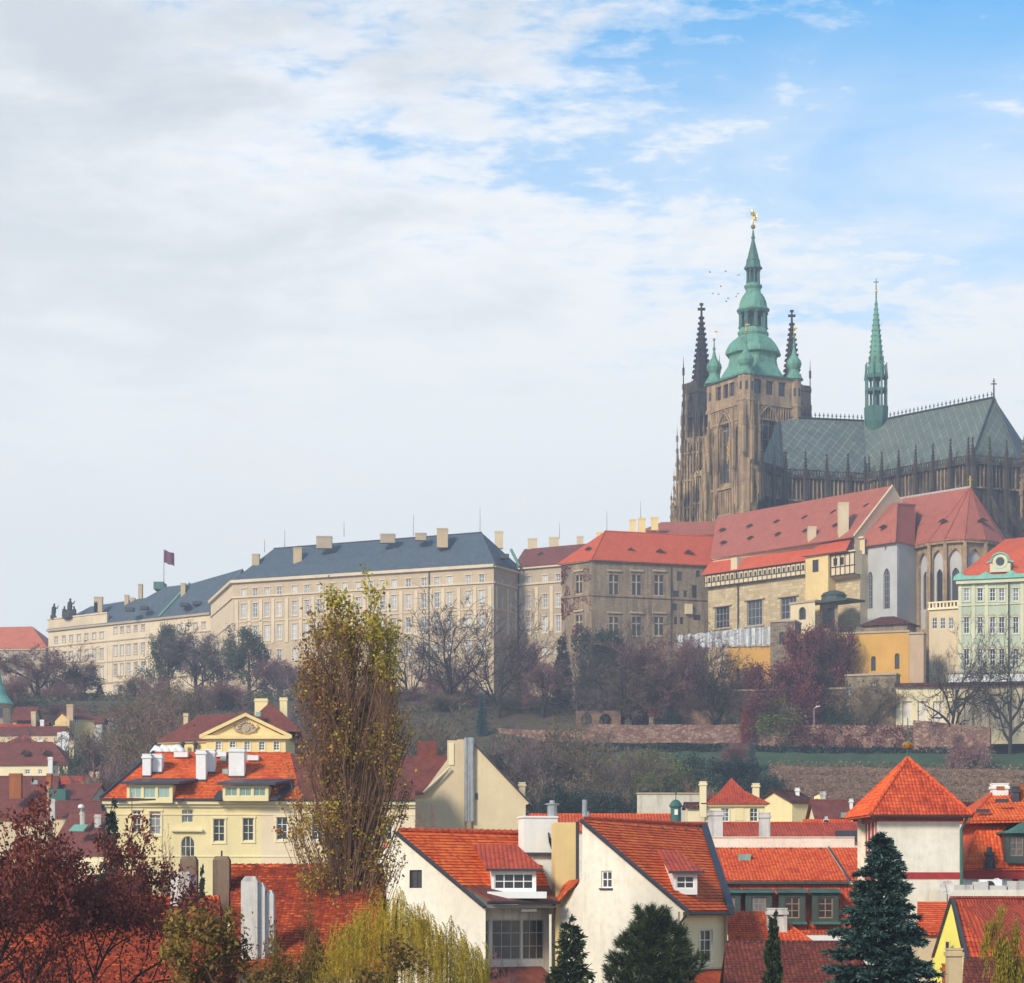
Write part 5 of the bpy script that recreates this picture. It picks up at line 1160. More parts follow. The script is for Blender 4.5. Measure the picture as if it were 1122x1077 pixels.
  for (px, yb, D), bp in zip(((814.6, 765, 667), (869.4, 793, 676), (781.4, 818, 684)), (ctr_t[0], ctr_t[1], ctr_t[2])):
    zo = {765: 0, 793: 22, 818: 52}[yb]; s = D / 680
    def hz2(y): return Z(225 + (y + zo) / 5.523, D)
    k = rr(1) * s * (1.0 if yb == 765 else .92)
    prof = [(62 * k, zt + .1), (60 * k, hz2(1025)), (44 * k, hz2(1000)), (34 * k, hz2(985)), (33 * k, hz2(972)), (44 * k, hz2(955)), (51 * k, hz2(935)), (46 * k, hz2(915)), (30 * k, hz2(895)), (17 * k, hz2(878)), (10 * k, hz2(850)), (6 * k, hz2(835)), (11 * k, hz2(822)), (5 * k, hz2(808)), (3 * k, hz2(772))]
    mb = MB(); mb.lathe(bp, prof, 10); o = mb.build('onion_cap', M['copper'], b)
    mb = MB(); mb.lathe(bp, [(.04, hz2(776)), (9 * k, hz2(770)), (10.5 * k, hz2(764)), (.04, hz2(755))], 8); mb.tube([(bp.x, bp.y, hz2(757)), (bp.x, bp.y, hz2(712))], .05, 4); mb.box(Fr((bp.x, bp.y), (bp.x + 1, bp.y)), .05, 1.0, -.03, .03, hz2(722), hz2(713)); mb.build('gilded_ball', M['gold'], o)
  # --- west towers and spires behind
  for px, tip, base_y, D, wpx in ((768.6, 332, 420, 716, 21), (867.6, 339.5, 424, 745, 21)):
    c = P2(px, D); zB, zT = Z(base_y, D), Z(tip, D); k = D / F; r = wpx * k / 2
    mb = MB(); mb.lathe(c, [(r, zB - 1), (r * .1, zT - 3.2)], 8, R(22.5))
    for kk in range(8):
      t = R(22.5) + kk * math.pi / 4
      for i in range(13):
        f_ = i / 13; rad = r * (1 - f_ * .9) + .1; z = zB + (zT - 3.2 - zB) * f_; mb.abox(c.x + rad * math.cos(t) - .3, c.x + rad * math.cos(t) + .3, c.y + rad * math.sin(t) - .3, c.y + rad * math.sin(t) + .3, z, z + .55)
    mb.tube([(c.x, c.y, zT - 3.6), (c.x, c.y, zT)], [.35, .2], 6); mb.abox(c.x - 1.15, c.x + 1.15, c.y - .35, c.y + .35, zT - 2.2, zT - 1.5); mb.abox(c.x - .55, c.x + .55, c.y - .5, c.y + .5, zT - .7, zT - .1)
    hw_ = r * 1.35
    tb = MB(); cc = [c + (e - n) * hw_, c + (e + n) * hw_, c + (-e + n) * hw_, c + (-e - n) * hw_]
    fs, fe = Fr(cc[3], cc[0]), Fr(cc[0], cc[1])
    for fr in (fs, fe): wall(tb, fr, 0, fr.L, 96, zB, [(fr.L * .5, zB - 22, fr.L * .36, 18, 'p'), (fr.L * .5, zB - 44, fr.L * .3, 16, 'p')], 1.2)
    for i, j in ((1, 2), (2, 3)): tb.face([v3(cc[i], 96), v3(cc[j], 96), v3(cc[j], zB), v3(cc[i], zB)])
    tb.face([v3(p, zB) for p in cc])
    for fr in (fs, fe):
      for zz in range(100, int(zB), 7): tb.box(fr, -.3, fr.L + .3, -.35, .1, zz, zz + .5)
    o = tb.build('west_tower', M['gothic_dark'], b); mb.build('spire', M['gothic_spire'], o)
    pn = MB()
    for fr in (fs, fe):
      for zz in (zB - 22, zB - 44): pn.face([fr.pt(fr.L * .3, 1.0, zz), fr.pt(fr.L * .7, 1.0, zz), fr.pt(fr.L * .7, 1.0, zz + 18), fr.pt(fr.L * .3, 1.0, zz + 18)])
    pn.build('louvre', M['iron'], o)
    PL = []
    for c_ in cc: PL += [(c_.x, c_.y, 100, zB + 9, 15), ]
    for fr in (fs, fe):
      for s in (.0, .22, .78, 1.0):
        p = fr.pt(fr.L * s, -.7, 0); PL.append((p.x, p.y, 96, zB - 6, 11)); p = fr.pt(fr.L * s, -1.8, 0); PL.append((p.x, p.y, 96, zB - 20, 13))
    pins(o, M['gothic_dark'], PL)
  # aisle bays and stepped buttress towers west of the great tower
  mb = MB(); L = []
  for px0, px1, D, top in ((737, 752, 704, 549), (744, 764, 702, 520), (750, 776, 700, 480), (762, 782, 692, 516)):
    f = fr_px((px0, D), (px1, D - 4)); mb.box(f, 0, f.L, 0, 9, 96, Z(top, D))
    for i in range(8): mb.box(f, f.L * i / 8, f.L * i / 8 + .5, -.5, .1, 96, Z(top, D) - .5 - (i % 3))
    for zz in range(100, int(Z(top, D)), 8): mb.box(f, -.3, f.L + .3, -.6, .1, zz, zz + .6)
    for i in range(4): mb.box(f, f.L * (i + .5) / 4 - .7, f.L * (i + .5) / 4 + .7, -.2, .05, 104 + i * 2, 118 + i * 3)
  mb.build('aisle_wall', M['gothic'], b)
  for px, D, top, w in ((735.5, 706, 535, 12), (738.5, 705, 512, 13), (742, 704, 466, 15), (747, 702, 447, 16), (752, 701, 418, 17), (756, 700, 470, 13), (760, 698, 462, 15), (766, 696, 468, 14), (771, 694, 455, 14), (776, 690, 478, 13), (781, 687, 490, 14), (786, 684, 486, 12), (745, 700, 505, 12), (763, 694, 500, 13), (757, 696, 520, 12), (770, 690, 512, 13), (749, 699, 540, 12), (742, 701, 552, 11), (778, 684, 530, 13)):
    p = P2(px, D); L.append((p.x, p.y, 96, Z(top, D), w))
  pins(b, M['gothic'], L)
  # --- transept and choir: roofs first
  ev, rdg = 142.0, 161.8
  tA, tB, tC = P2(830.8, 644), P2(857.7, 655.6), P2(950.5, 662.7); rA, rB = P2(853.6, 674.5), P2(946.5, 679.7)
  cE, cX = P2(1063.6, 635), P2(1119, 641); rC, rD = P2(973.4, 676.5), P2(1089, 648)
  back = Vector((rA.x + 5, 700)); cB = Vector((rD.x + 20, 668))
  V = lambda p, z: Vector((p.x, p.y, z))
  tr = roof_slabs(b, [[V(tB, ev), V(tC, ev), V(rB, rdg), V(rA, rdg)], [V(tA, ev), V(tB, ev), V(rA, rdg)], [V(back, ev), V(tA, ev), V(rA, rdg)]], M['slate_dia'], .3, 'transept_roof')
  ch = roof_slabs(b, [[V(tC, ev), V(cE, ev), V(rD, rdg), V(rC, rdg)], [V(cE, ev), V(cX, ev), V(rD, rdg)], [V(cX, ev), V(cB, ev), V(rD, rdg)], [V(cB, ev), Vector((rC.x + 14, 700, ev)), V(rC, rdg), V(rD, rdg)], [V(tC, ev), V(rC, rdg), V(rB, rdg)]], M['slate_choir'], .3, 'choir_roof')
  for par, pth in ((tr, [V(rA, rdg), V(rB, rdg)]), (tr, [V(tB, ev), V(rA, rdg)]), (ch, [V(rC, rdg), V(rD, rdg)]), (ch, [V(cE, ev), V(rD, rdg)]), (ch, [V(cX, ev), V(rD, rdg)]), (ch, [V(tC, ev + .4), V(rB, rdg - 3)])): line3('ridge_lead', par, [p + Vector((0, -.1, .2)) for p in pth], .3, M['lead'], 5)
  ck = MB(); ck.abox(-.09, .09, -.06, .06, 0, 1.3); ck.abox(-.35, .35, -.05, .05, .75, .95); ck.cone((0, 0), .2, 0, 1.2, 1.7, 4); ck.abox(-.9, .9, -.07, .07, 0, .2)
  for par, p, r, k in ((tr, rA, rB, 20), (ch, rC, rD, 26)):
    a = math.atan2((r - p).y, (r - p).x); copies('ridge_crest', par, ck, M['iron'], [(V(p + (r - p) * ((i + .5) / k), rdg + .3), a) for i in range(k)])
  for p, col in ((rD, M['iron']), (rA, M['copper'])):
    mb = MB(); z = rdg; s = 1 if p is rD else .8; mb.tube([V(p, z), V(p, z + 5.4 * s)], [.25, .12], 6)
    if p is rD: mb.abox(p.x - .8, p.x + .8, p.y - .1, p.y + .1, z + 3.7, z + 4.0); mb.abox(p.x - .4, p.x + .4, p.y - .1, p.y + .1, z + 4.5, z + 4.7)
    else: mb.cone(p, .9, .1, z - .5, z + 3, 6)
    mb.build('ridge_cross', col, ch if p is rD else tr)
  # clerestory walls, parapet, buttress piers with pinnacles, flyers
  poly = [tA, tB, tC, cE, cX, cB]
  mb = MB(); par = MB(); gl = []; L = []; fx = MB()
  spans = [(0, 1, 2), (1, 2, 4), (2, 3, 6), (3, 4, 3), (4, 5, 2)]
  for i, j, nb in spans:
    f = Fr(poly[i], poly[j]); hh = [(f.L * (k + .5) / nb, 112, f.L / nb * .56, 24, 'p') for k in range(nb)]
    wall(mb, f, 0, f.L, 92, ev - .3, hh, .9); gl += [(f, h) for h in hh]
    par.box(f, -.3, f.L + .3, -1.0, .2, ev - .6, ev + .1); par.box(f, -.2, f.L + .2, -.95, -.7, ev + 1.5, ev + 1.8)
    for k in range(int(f.L / .8)): par.box(f, k * .8, k * .8 + .28, -.93, -.72, ev + .1, ev + 1.5)
    for k in range(int(f.L / 1.25)): fx.box(f, k * 1.25 + .1, k * 1.25 + .4, -.45, .1, ev - 6.5, ev - .6)
    fx.box(f, -.2, f.L + .2, -.5, .1, ev - 7, ev - 6.5)
    for k in range(nb + 1):
      s = f.L * k / nb; p = f.pt(s, -1.0, 0); L.append((p.x, p.y, ev - 9, ev + 7.0 + (k % 2) * .5, 12))
      if (i, j) != (0, 1) :
        o = 9 if i >= 2 else 5
        q1 = f.pt(s, -o, 0); L.append((q1.x, q1.y, 92, ev - 6.5 + (k % 2), 15))
        fly = MB(); fly.hexa([f.pt(s - .35, -o, 121), f.pt(s + .35, -o, 121), f.pt(s + .35, 0, 130), f.pt(s - .35, 0, 130)], [f.pt(s - .35, -o, 124), f.pt(s + .35, -o, 124), f.pt(s + .35, 0, 135), f.pt(s - .35, 0, 135)]); fly.build('flying_buttress', M['gothic_dark'], b)
  cl = mb.build('clerestory_wall', M['gothic_dark'], b); par.build('parapet', M['gothic_dark'], b); fx.build('blind_tracery', M['gothic'], cl)
  for f, h in gl: window(cl, f, h[0], h[1], h[2], h[3], M['gothic_dark'], M['glass_dark'], 3, 5, 'p', .6, .22)
  pins(b, M['gothic_dark'], L)
  # ambulatory chapels round the east end
  for k, (px, D) in enumerate(((1010, 634), (1036, 628), (1064, 622), (1094, 622), (1122, 628), (1146, 638))):
    c = P2(px, D); mb = MB(); r = 6.2; mb.lathe(c, [(r, 92), (r, 117), (r * 1.08, 117.4), (r * 1.08, 118.4), (r, 118.5), (.3, 122)], 8, R(22.5)); o = mb.build('chapel', M['gothic_dark'], b)
    PL = [(c.x + r * math.cos(R(22.5 + 45 * i)), c.y + r * math.sin(R(22.5 + 45 * i)), 92, 123, 15) for i in range(3, 8)]; pins(o, M['gothic_dark'], PL)
  # --- copper ridge turret over the crossing
  c = P2(960, 678); D = 678
  def zr(py): return Z(py, D)
  k = D / F; mb = MB(); mb.lathe(c, [(2.2, zr(478)), (13 * k, zr(462)), (13.4 * k, zr(450)), (13.4 * k, zr(446))], 8, R(22.5)); fl = mb.build('ridge_turret', M['copper_dark'], b)
  mb = MB()
  for i in range(8):
    t = R(22.5) + i * math.pi / 4;
    for ra, ya, yb, th in ((11.2, 446, 412, 1.4), (11.8, 432, 398, .8), (7.5, 412, 392, 1.2)): mb.cone((c.x + ra * k * math.cos(t), c.y + ra * k * math.sin(t)), th * k, th * k * .8, zr(ya), zr(yb), 5)
    mb.cone((c.x + 12.0 * k * math.cos(t), c.y + 12.0 * k * math.sin(t)), 1.6 * k, 0, zr(416), zr(400), 4)
  mb.lathe(c, [(12.2 * k, zr(430)), (12.6 * k, zr(428.5)), (12.6 * k, zr(427)), (11 * k, zr(426))], 8, R(22.5)); mb.lathe(c, [(11.6 * k, zr(415)), (12.0 * k, zr(413)), (9 * k, zr(410))], 8, R(22.5))
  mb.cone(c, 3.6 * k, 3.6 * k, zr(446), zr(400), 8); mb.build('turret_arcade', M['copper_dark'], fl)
  mb = MB(); mb.lathe(c, [(9.2 * k, zr(410)), (9.6 * k, zr(402)), (8.0 * k, zr(398)), (.7 * k, zr(326))], 8, R(22.5))
  for i in range(8):
    t = R(22.5) + i * math.pi / 4
    for j in range(12):
      f_ = j / 12; rad = (8.2 * (1 - f_) + .5) * k; z = zr(398 - 70 * f_); mb.abox(c.x + rad * math.cos(t) - .17, c.x + rad * math.cos(t) + .17, c.y + rad * math.sin(t) - .17, c.y + rad * math.sin(t) + .17, z, z + .4)
  mb.build('turret_spire', M['copper'], fl)
  mb = MB(); mb.tube([(c.x, c.y, zr(327)), (c.x, c.y, zr(305))], [.22, .08], 6); mb.abox(c.x - .75, c.x + .75, c.y - .06, c.y + .06, zr(309.5), zr(308.5)); mb.build('turret_cross', M['copper_dark'], fl)
  mb = MB(); mb.lathe(c, [(.05, zr(321)), (.42, zr(319.5)), (.42, zr(318.5)), (.05, zr(317))], 8); mb.build('gilded_ball', M['gold'], fl)
  # far right pinnacle cut by the frame
  pins(b, M['gothic'], [(X(1121.5, 640), 640, 118, Z(476, 640), 16)])
cathedral()
def birds():
  for i, (x, y) in enumerate(((778, 298.5), (795, 297.5), (809, 301.5), (790, 314), (781, 322), (787, 322.5), (796, 330.5), (806.5, 325), (808.5, 322), (798, 327))):
    p = P3(x, y, 660 + i * 4); mb = MB(); s = .62; t = (i % 3 - 1) * .25
    mb.tube([p + Vector((-.32, 0, 0)), p + Vector((0, 0, .03)), p + Vector((.3, 0, .05))], [.03, .1, .03], 6)
    for sg in (-1, 1): mb.slab([p + Vector((-.12, 0, .05)), p + Vector((.12, 0, .05)), p + Vector((.14 + t, sg * s * .6, .3)), p + Vector((0 + t, sg * s, .2 - t * .4))], .03);
    solo('bird', mb, M['iron'], 'tiny dark bird circling in the sky left of the green tower spire', 'bird', p, 'birds circling left of the tower')
birds()
# ------------------------------------------------------------------ hillside houses on the left
def simple_house(name, label, cat, A, B, eave, ridge, dep, wmat, rmat, base=8, hipl=0.0, hipr=0.0, wins=(), over=.4, group=None, gable=None, frame='frame_white', glass='glass', back=None):
  """A, B = (photo column, distance) of the front wall; eave and ridge = photo rows at A"""
  f = fr_px(A, B); c = f.pt(f.L / 2, 0, 0); b = thing(name, label, cat, v3(c, tz(c.x, c.y)), group)
  ez = Z(eave, A[1]); rz = Z(ridge, A[1] + dep / 2 * f.w.y); z0 = min(tz(c.x, c.y), ez - 2) - 2; k = A[1] / F
  hs = [(f.s_of(px), f.z_of(px, py), w * k, h * k, '') for px, py, w, h in wins]
  mb = MB(); wall(mb, f, 0, f.L, z0, ez, hs, .25)
  o = over
  for s, hip in ((0, hipl), (f.L, hipr)):
    top = [f.pt(s, dep / 2, rz - .2)] if hip == 0 else []
    mb.face([f.pt(s, 0, z0), f.pt(s, dep, z0), f.pt(s, dep, ez)] + top + [f.pt(s, 0, ez)])
  mb.face([f.pt(0, dep, z0), f.pt(f.L, dep, z0), f.pt(f.L, dep, ez), f.pt(0, dep, ez)])
  mb.build('wall', wmat, b)
  for h in hs: window(b, f, h[0], h[1], h[2], h[3], M[frame], M[glass], 2, 3 if h[3] > 1.4 * h[2] else 2, '', .1, .08 * max(1, A[1] / 300))
  sl = (rz - ez) / (dep / 2); lo = ez - o * sl * .5
  E = [f.pt(-o, -o, lo), f.pt(f.L + o, -o, lo), f.pt(f.L + o, dep + o, lo), f.pt(-o, dep + o, lo)]
  r0, r1 = f.pt(hipl if hipl else -o, dep / 2, rz), f.pt(f.L - hipr if hipr else f.L + o, dep / 2, rz)
  polys = [[E[0], E[1], r1, r0], [E[2], E[3], r0, r1]]
  if hipl: polys.append([E[3], E[0], r0])
  if hipr: polys.append([E[1], E[2], r1])
  rf = roof_slabs(b, polys, rmat, .18)
  mb = MB(); mb.tube([r0, r1], .16, 6)
  if hipl: mb.tube([r0, E[0]], .14, 6)
  if hipr: mb.tube([r1, E[1]], .14, 6)
  mb.build('ridge_tiles', rmat, rf)
  return b, f, rf, ez, rz
def skylight(rf, px, py, D, w=.9):
  mb = MB(); p = P3(px, py, D); mb.abox(p.x - w / 2, p.x + w / 2, p.y - .3, p.y + .6, p.z - .35, p.z + .3); mb.build('skylight', M['glass_green'], rf)
def left_houses():
  T = M
  # church turret with copper roof cut by the left edge
  b = thing('church_turret', 'round pale turret with a flared green copper roof cut by the left edge', 'tower', v3(P2(-6, 505), 50))
  c = P2(-6, 505); k = 505 / F; r = 17 * k; mb = MB(); mb.lathe(c, [(r, 48), (r, Z(772, 505))], 24); mb.build('wall', T['sandwall'], b)
  mb = MB(); mb.lathe(c, [(r * 1.25, Z(772, 505)), (r * 1.2, Z(770, 505)), (r * .8, Z(762, 505)), (r * .5, Z(748, 505)), (r * .3, Z(730, 505)), (.4, Z(715, 505)), (.1, Z(700, 505))], 20); mb.build('roof', T['copper_bright'], b)
  I = Fr((c.x, c.y - r), (c.x + 1, c.y - r)); a = X(3, 505) - c.x; yy = -math.sqrt(max(.1, r * r - a * a)) + r
  mb = MB(); mb.box(I, a - .45, a + .45, yy - .15, yy + .3, Z(787, 505), Z(777, 505)); mb.build('window', T['glass_dark'], b)
  mb = MB(); mb.lathe(c, [(r * 1.05, Z(776, 505)), (r * 1.12, Z(774, 505)), (r * 1.12, Z(772.3, 505))], 24); mb.build('cornice', T['stone_trim'], b)
  G = 'small houses on the slope below the castle'
  simple_house('hill_house', 'small house with brown roof beside a pale chimney right of the copper-roofed turret', 'house', (14, 520), (36, 520), 789, 775, 9, T['sandwall'], T['tile_maroon'], wins=[(26, 796, 3, 5)], group=G)
  b, f, rf, ez, rz = simple_house('hill_house', 'low white house under the brown-roofed house and its tall pale chimney', 'house', (18, 508), (50, 508), 797, 790, 6, T['white'], T['tile_maroon'], wins=[(28, 806, 3, 4)], group=G)
  chimney(rf, 36.5, 780, 800, 5, 508, T['sandwall']); chimney(rf, 46, 789, 800, 4, 507, T['white'])
  b, f, rf, ez, rz = simple_house('hill_house', 'yellow house with stepped sloping wall and a tall tower-like chimney below the dark trees', 'house', (76, 500), (103, 503), 786, 780, 8, T['yellowwall'], T['tile_maroon'], wins=[(84, 792, 5, 5)], group=G)
  chimney(rf, 76.5, 772, 800, 7, 499, T['pinkish'], 1.6)
  t = thing('garden_wall', 'bright yellow wall stepping down the slope left of the yellow house', 'wall', v3(P2(62, 498), tz(X(62, 498), 498)))
  f = fr_px((40, 498), (76, 498)); mb = MB(); st = [(0, 802), (.2, 799), (.45, 796), (.7, 792), (1.0, 787)]
  for (a, pa), (c_, pc) in zip(st, st[1:]): mb.hexa([f.pt(f.L * a, 0, Z(814, 498)), f.pt(f.L * c_, 0, Z(814, 498)), f.pt(f.L * c_, .6, Z(814, 498)), f.pt(f.L * a, .6, Z(814, 498))], [f.pt(f.L * a, 0, Z(pa, 498)), f.pt(f.L * c_, 0, Z(pc, 498)), f.pt(f.L * c_, .6, Z(pc, 498)), f.pt(f.L * a, .6, Z(pa, 498))])
  mb.build('wall', T['yellowwall'], t)
  simple_house('hill_house', 'tiny white cottage with a sloping red roof below the castle terrace', 'house', (116, 540), (128, 536), 784, 777, 7, T['white'], T['tile_red'], wins=[(121, 790, 2, 4)], group=G)
  simple_house('hill_house', 'little grey cottage left of the tiny white one on the slope', 'house', (100, 530), (112, 530), 791, 785, 6, T['chimney_grey'], T['tile_maroon'], wins=[(106, 797, 2, 3)], group=G)
  # long beige wall with chimneys
  b, f, rf, ez, rz = simple_house('hill_house', 'long beige windowless house with a white chimney cluster at its right end', 'house', (-20, 488), (66, 486), 804.5, 797, 8, T['tan'], T['tile_maroon'], group=G)
  for px, w in ((65, 4), (70, 4), (74, 3.5)): chimney(rf, px, 801 + (px % 3), 817, w, 485, T['white'], 1)
  simple_house('hill_house', 'house with a dull red roof left above the beige long house', 'house', (-10, 495), (28, 495), 803.5, 794, 8, T['sandwall'], T['tile_red'], group=G)
  b, f, rf, ez, rz = simple_house('hill_house', 'cream house with a broad brown roof and two dormers, a white chimney in front', 'house', (-10, 462), (74, 460), 837, 814, 12, T['cream_pale'], T['tile_maroon'], wins=[(30, 848, 6, 5), (44, 848, 5, 5), (58, 848, 5, 5)], hipr=5, group=G)
  chimney(rf, 55, 830, 850, 5, 459, T['white'], .8); chimney(rf, 78.5, 812, 826, 5, 466, T['tan'], 1); eyebrow_dormers(rf, [(28, 827, 463), (52, 827, 463)], 0, 1.6, T['tile_maroon']); chimney(rf, 44, 811, 820, 6, 468, T['white'], .9)
  simple_house('hill_house', 'small house with an orange-red hip roof between the beige and the brown-roofed house', 'house', (4, 476), (40, 476), 816, 806, 9, T['cream_pale'], T['tile_red'], hipl=3, hipr=3, group=G)
  b, f, rf, ez, rz = simple_house('hill_house', 'cream gable house with an orange-red roof at the foot of the brown wood', 'house', (58, 415), (100, 415), 870, 851, 9, T['sandwall'], T['tile_red'], wins=[(92, 876, 4, 6)], group=G)
  g = fr_px((86, 413), (113, 416)); mb = MB(); mb.face([g.pt(0, -.3, Z(880, 413)), g.pt(g.L, -.3, Z(880, 413)), g.pt(g.L, -.3, Z(858, 413)), g.pt(g.L * .45, -.3, Z(850, 413)), g.pt(0, -.3, Z(860, 413))]); mb.build('gable_wall', T['sandwall'], b)
  for px in (100, 107): chimney(rf, px, 846, 858, 4, 419, T['sandwall'], .8)
  # big dull red roofs nearer
  b, f, rf, ez, rz = simple_house('town_house', 'big dull red roof with two orange brick chimneys at the left edge', 'house', (-30, 372), (52, 372), 896, 851, 16, T['sandwall'], T['tile_maroon'], group='red-roofed houses behind the dark maple')
  chimney(rf, 16.5, 848, 868, 13, 372, T['brick'], 1.3); chimney(rf, 53.5, 848, 862, 5, 374, T['brick'], 1.1); chimney(rf, 53, 862, 880, 3, 373, T['chimney_tan'], .8); skylight(rf, 38, 857, 374, 1.0)
  b, f, rf, ez, rz = simple_house('town_house', 'house with a dark blue dormer between two chimneys behind the red maple', 'house', (50, 375), (90, 373), 886, 860, 12, T['sandwall'], T['tile_maroon'], group='red-roofed houses behind the dark maple')
  mb = MB(); p = P3(64, 878, 371); mb.abox(p.x - 1.3, p.x + 1.3, p.y - 1, p.y + 3, p.z, p.z + 1.9); d = mb.build('dormer', T['green_paint'], rf)
  b, f, rf, ez, rz = simple_house('town_house', 'long maroon roof with a small white dish above the green copper hatch', 'house', (55, 340), (118, 338), 935, 890, 16, T['cream_pale'], T['tile_maroon'], hipr=3, group='red-roofed houses behind the dark maple')
  mb = MB(); p = P3(89, 884, 341); mb.lathe((p.x, p.y), [(.05, p.z - .35), (.45, p.z - .2), (.5, p.z), (.4, p.z + .25), (.05, p.z + .4)], 10); mb.tube([p + Vector((0, 0, -2.4)), p], .06, 5); mb.build('satellite_dish', T['plastic'], rf)
  chimney(rf, 90, 890, 899, 5, 342, T['chimney_grey'], .8); chimney(rf, 107, 893, 899, 7, 342, T['chimney_grey'], .8)
  mb = MB(); p = P3(86, 909, 340); mb.slab([p + Vector((-1.2, -.9, -.1)), p + Vector((.9, -.9, -.1)), p + Vector((1.3, .6, .75)), p + Vector((-.7, .6, .75))], .15); mb.build('copper_hatch', T['copper_bright'], rf)
  b, f, rf, ez, rz = simple_house('town_house', 'narrow pinkish-red roof with pale end wall just above the long maroon roof', 'house', (58, 356), (104, 356), 894, 878, 9, T['tan'], T['tile_maroon'], group='red-roofed houses behind the dark maple')
  chimney(rf, 57.5, 876, 892, 5, 353, T['chimney_grey'], .9)
  # --- house with pediment
  b = thing('pediment_house', 'butter yellow house with a decorated triangular pediment and maroon roofs', 'house', v3(P2(270, 335), 18))
  f = fr_px((226, 330), (313, 330)); ez, rz = Z(807, 330), Z(785.5, 330); k = 330 / F; W = [239.4, 255, 271, 287, 303]
  hs = [(f.s_of(px), Z(822, 330), 6.2 * k, 9.5 * k, '') for px in W] + [(f.s_of(px), Z(855, 330), 6.2 * k, 14 * k, '') for px in W]
  mb = MB(); wall(mb, f, 0, f.L, 12, ez, hs, .25); mb.face([f.pt(0, 0, ez), f.pt(f.L, 0, ez), f.pt(f.L / 2, 0, rz)]); mb.build('wall', T['butter'], b)
  for h in hs: o = window(b, f, h[0], h[1], h[2], h[3], T['frame_white'], T['glass'], 2, 3, '', .1, .1); trim(o, h[2], h[3], .1, T['cream_pale'], .12, .15, .08)
  mb = MB(); strip(mb, f, -.7, f.L + .7, ez - .35, .5, .6); mid = f.L / 2
  for s in (-1, 1):
    a0, a1 = f.pt(mid + s * (mid + .9), -.65, ez + .2), f.pt(mid, -.65, rz + .55)
    mb.hexa([a0, a0 + Vector((0, .9, 0)), a0 + Vector((0, .9, -.5)), a0 + Vector((0, 0, -.5))], [a1, a1 + Vector((0, .9, 0)), a1 + Vector((0, .9, -.5)), a1 + Vector((0, 0, -.5))])
  mb.build('cornice', T['butter'], b)
  mb = MB(); cz = Z(797.5, 330)            # relief with an oval shield between scrolls
  mb.tube([f.pt(mid, -.22, cz), f.pt(mid, .05, cz)], .55, 12)
  for i in range(14):
    t = 2 * math.pi * i / 14; mb.tube([f.pt(mid + .75 * math.cos(t), -.1, cz + .72 * math.sin(t)), f.pt(mid + 1.25 * math.cos(t + .25), -.2, cz + .85 * math.sin(t + .25))], [.16, .09], 5)
  for s in (-1, 1):
    mb.tube([f.pt(mid + s * .7, -.12, cz - .6), f.pt(mid + s * 1.3, -.18, cz - .35), f.pt(mid + s * 1.75, -.12, cz + .1), f.pt(mid + s * 1.5, -.12, cz + .45)], [.2, .2, .16, .08], 6)
  mb.build('pediment_relief', T['stone_trim'], b)
  rb = f.pt(mid, 12, rz + .4); e1, e2 = f.pt(-.6, -.5, ez + .25), f.pt(f.L + .6, -.5, ez + .25)
  pk = P3(296, 769, 340); q0, q1, q2 = P3(262, 800, 336), P3(330, 800, 336), Vector((X(330, 350), 352, Z(800, 336)))
  rf = roof_slabs(b, [[e1, f.pt(mid, -.4, rz + .5), rb, f.pt(-.6, 12, ez + .25)], [f.pt(mid, -.4, rz + .5), e2, f.pt(f.L + .6, 12, ez + .25), rb], [q0, q1, pk], [q1, q2, pk], [q0, pk, q2, Vector((X(258, 350), 352, q0.z))]], T['tile_maroon'], .2)
  for px, pt, pb, w in ((286, 766, 780, 14), (310.5, 765, 782, 8)): chimney(rf, px, pt, pb, w, 341, T['cream'], 1.3)
  skylight(rf, 283, 782.5, 336, .7); mast(rf, 259.5, 755, 800, 334, .06, 'pole'); mast(rf, 274.5, 740, 790, 336, .06, 'pole')
  shell(b, [f.A, f.B, f.B + f.w * 14, f.A + f.w * 14], 12, ez, T['butter'])
  w = fr_px((176, 336), (227, 333)); we, wz = Z(812, 336), Z(784, 341)
  mb = MB(); wall(mb, w, 0, w.L, 12, we, [(w.s_of(px), Z(850, 336), .8, 1.7, '') for px in (188, 202, 216)], .2); mb.build('side_wing_wall', T['butter'], b)
  mb = MB(); strip(mb, w, -.3, w.L, we - .35, .4, .35); mb.build('cornice', T['cream_pale'], b)
  r0, r1 = w.pt(3.3, 5.5, wz), w.pt(w.L + 4, 5.5, wz)
  rw_ = roof_slabs(b, [[w.pt(-.5, -.5, we), w.pt(w.L + 1, -.5, we), r1, r0], [w.pt(-.5, 11, we), w.pt(-.5, -.5, we), r0], [w.pt(w.L + 4, 11, we), w.pt(-.5, 11, we), r0, r1]], T['tile_maroon'], .2)
  chimney(rw_, 203.5, 782, 790, 5, 339.5, T['sandwall'], .7); eyebrow_dormers(rw_, [(214, 801, 338)], 0, 1.1, T['tile_maroon'])
  for px in (200, 214): mb = MB(); p = P3(px, 818, 333); mb.lathe((p.x, p.y), [(.25, p.z - 2), (.25, p.z + .2), (.4, p.z + .3), (.35, p.z + .6), (.05, p.z + .7)], 8); mb.build('vent', T['lead'], b)
  # --- yellow house with white chimneys
  b = thing('yellow_house', 'pale yellow house with orange roof, white chimneys and two wide flat dormers', 'house', v3(P2(220, 228), 10))
  f = fr_px((117, 225), (455, 227)); D = 225; k = D / F; ez, rz = Z(877, 225), Z(825, 234)
  W = [(150, 912, 9, 24), (170, 914, 12, 25), (240, 922, 12.5, 25), (272, 921, 12, 25), (309, 920, 12, 25), (348, 920, 12, 25), (386, 920, 12, 25), (424, 920, 12, 25)]
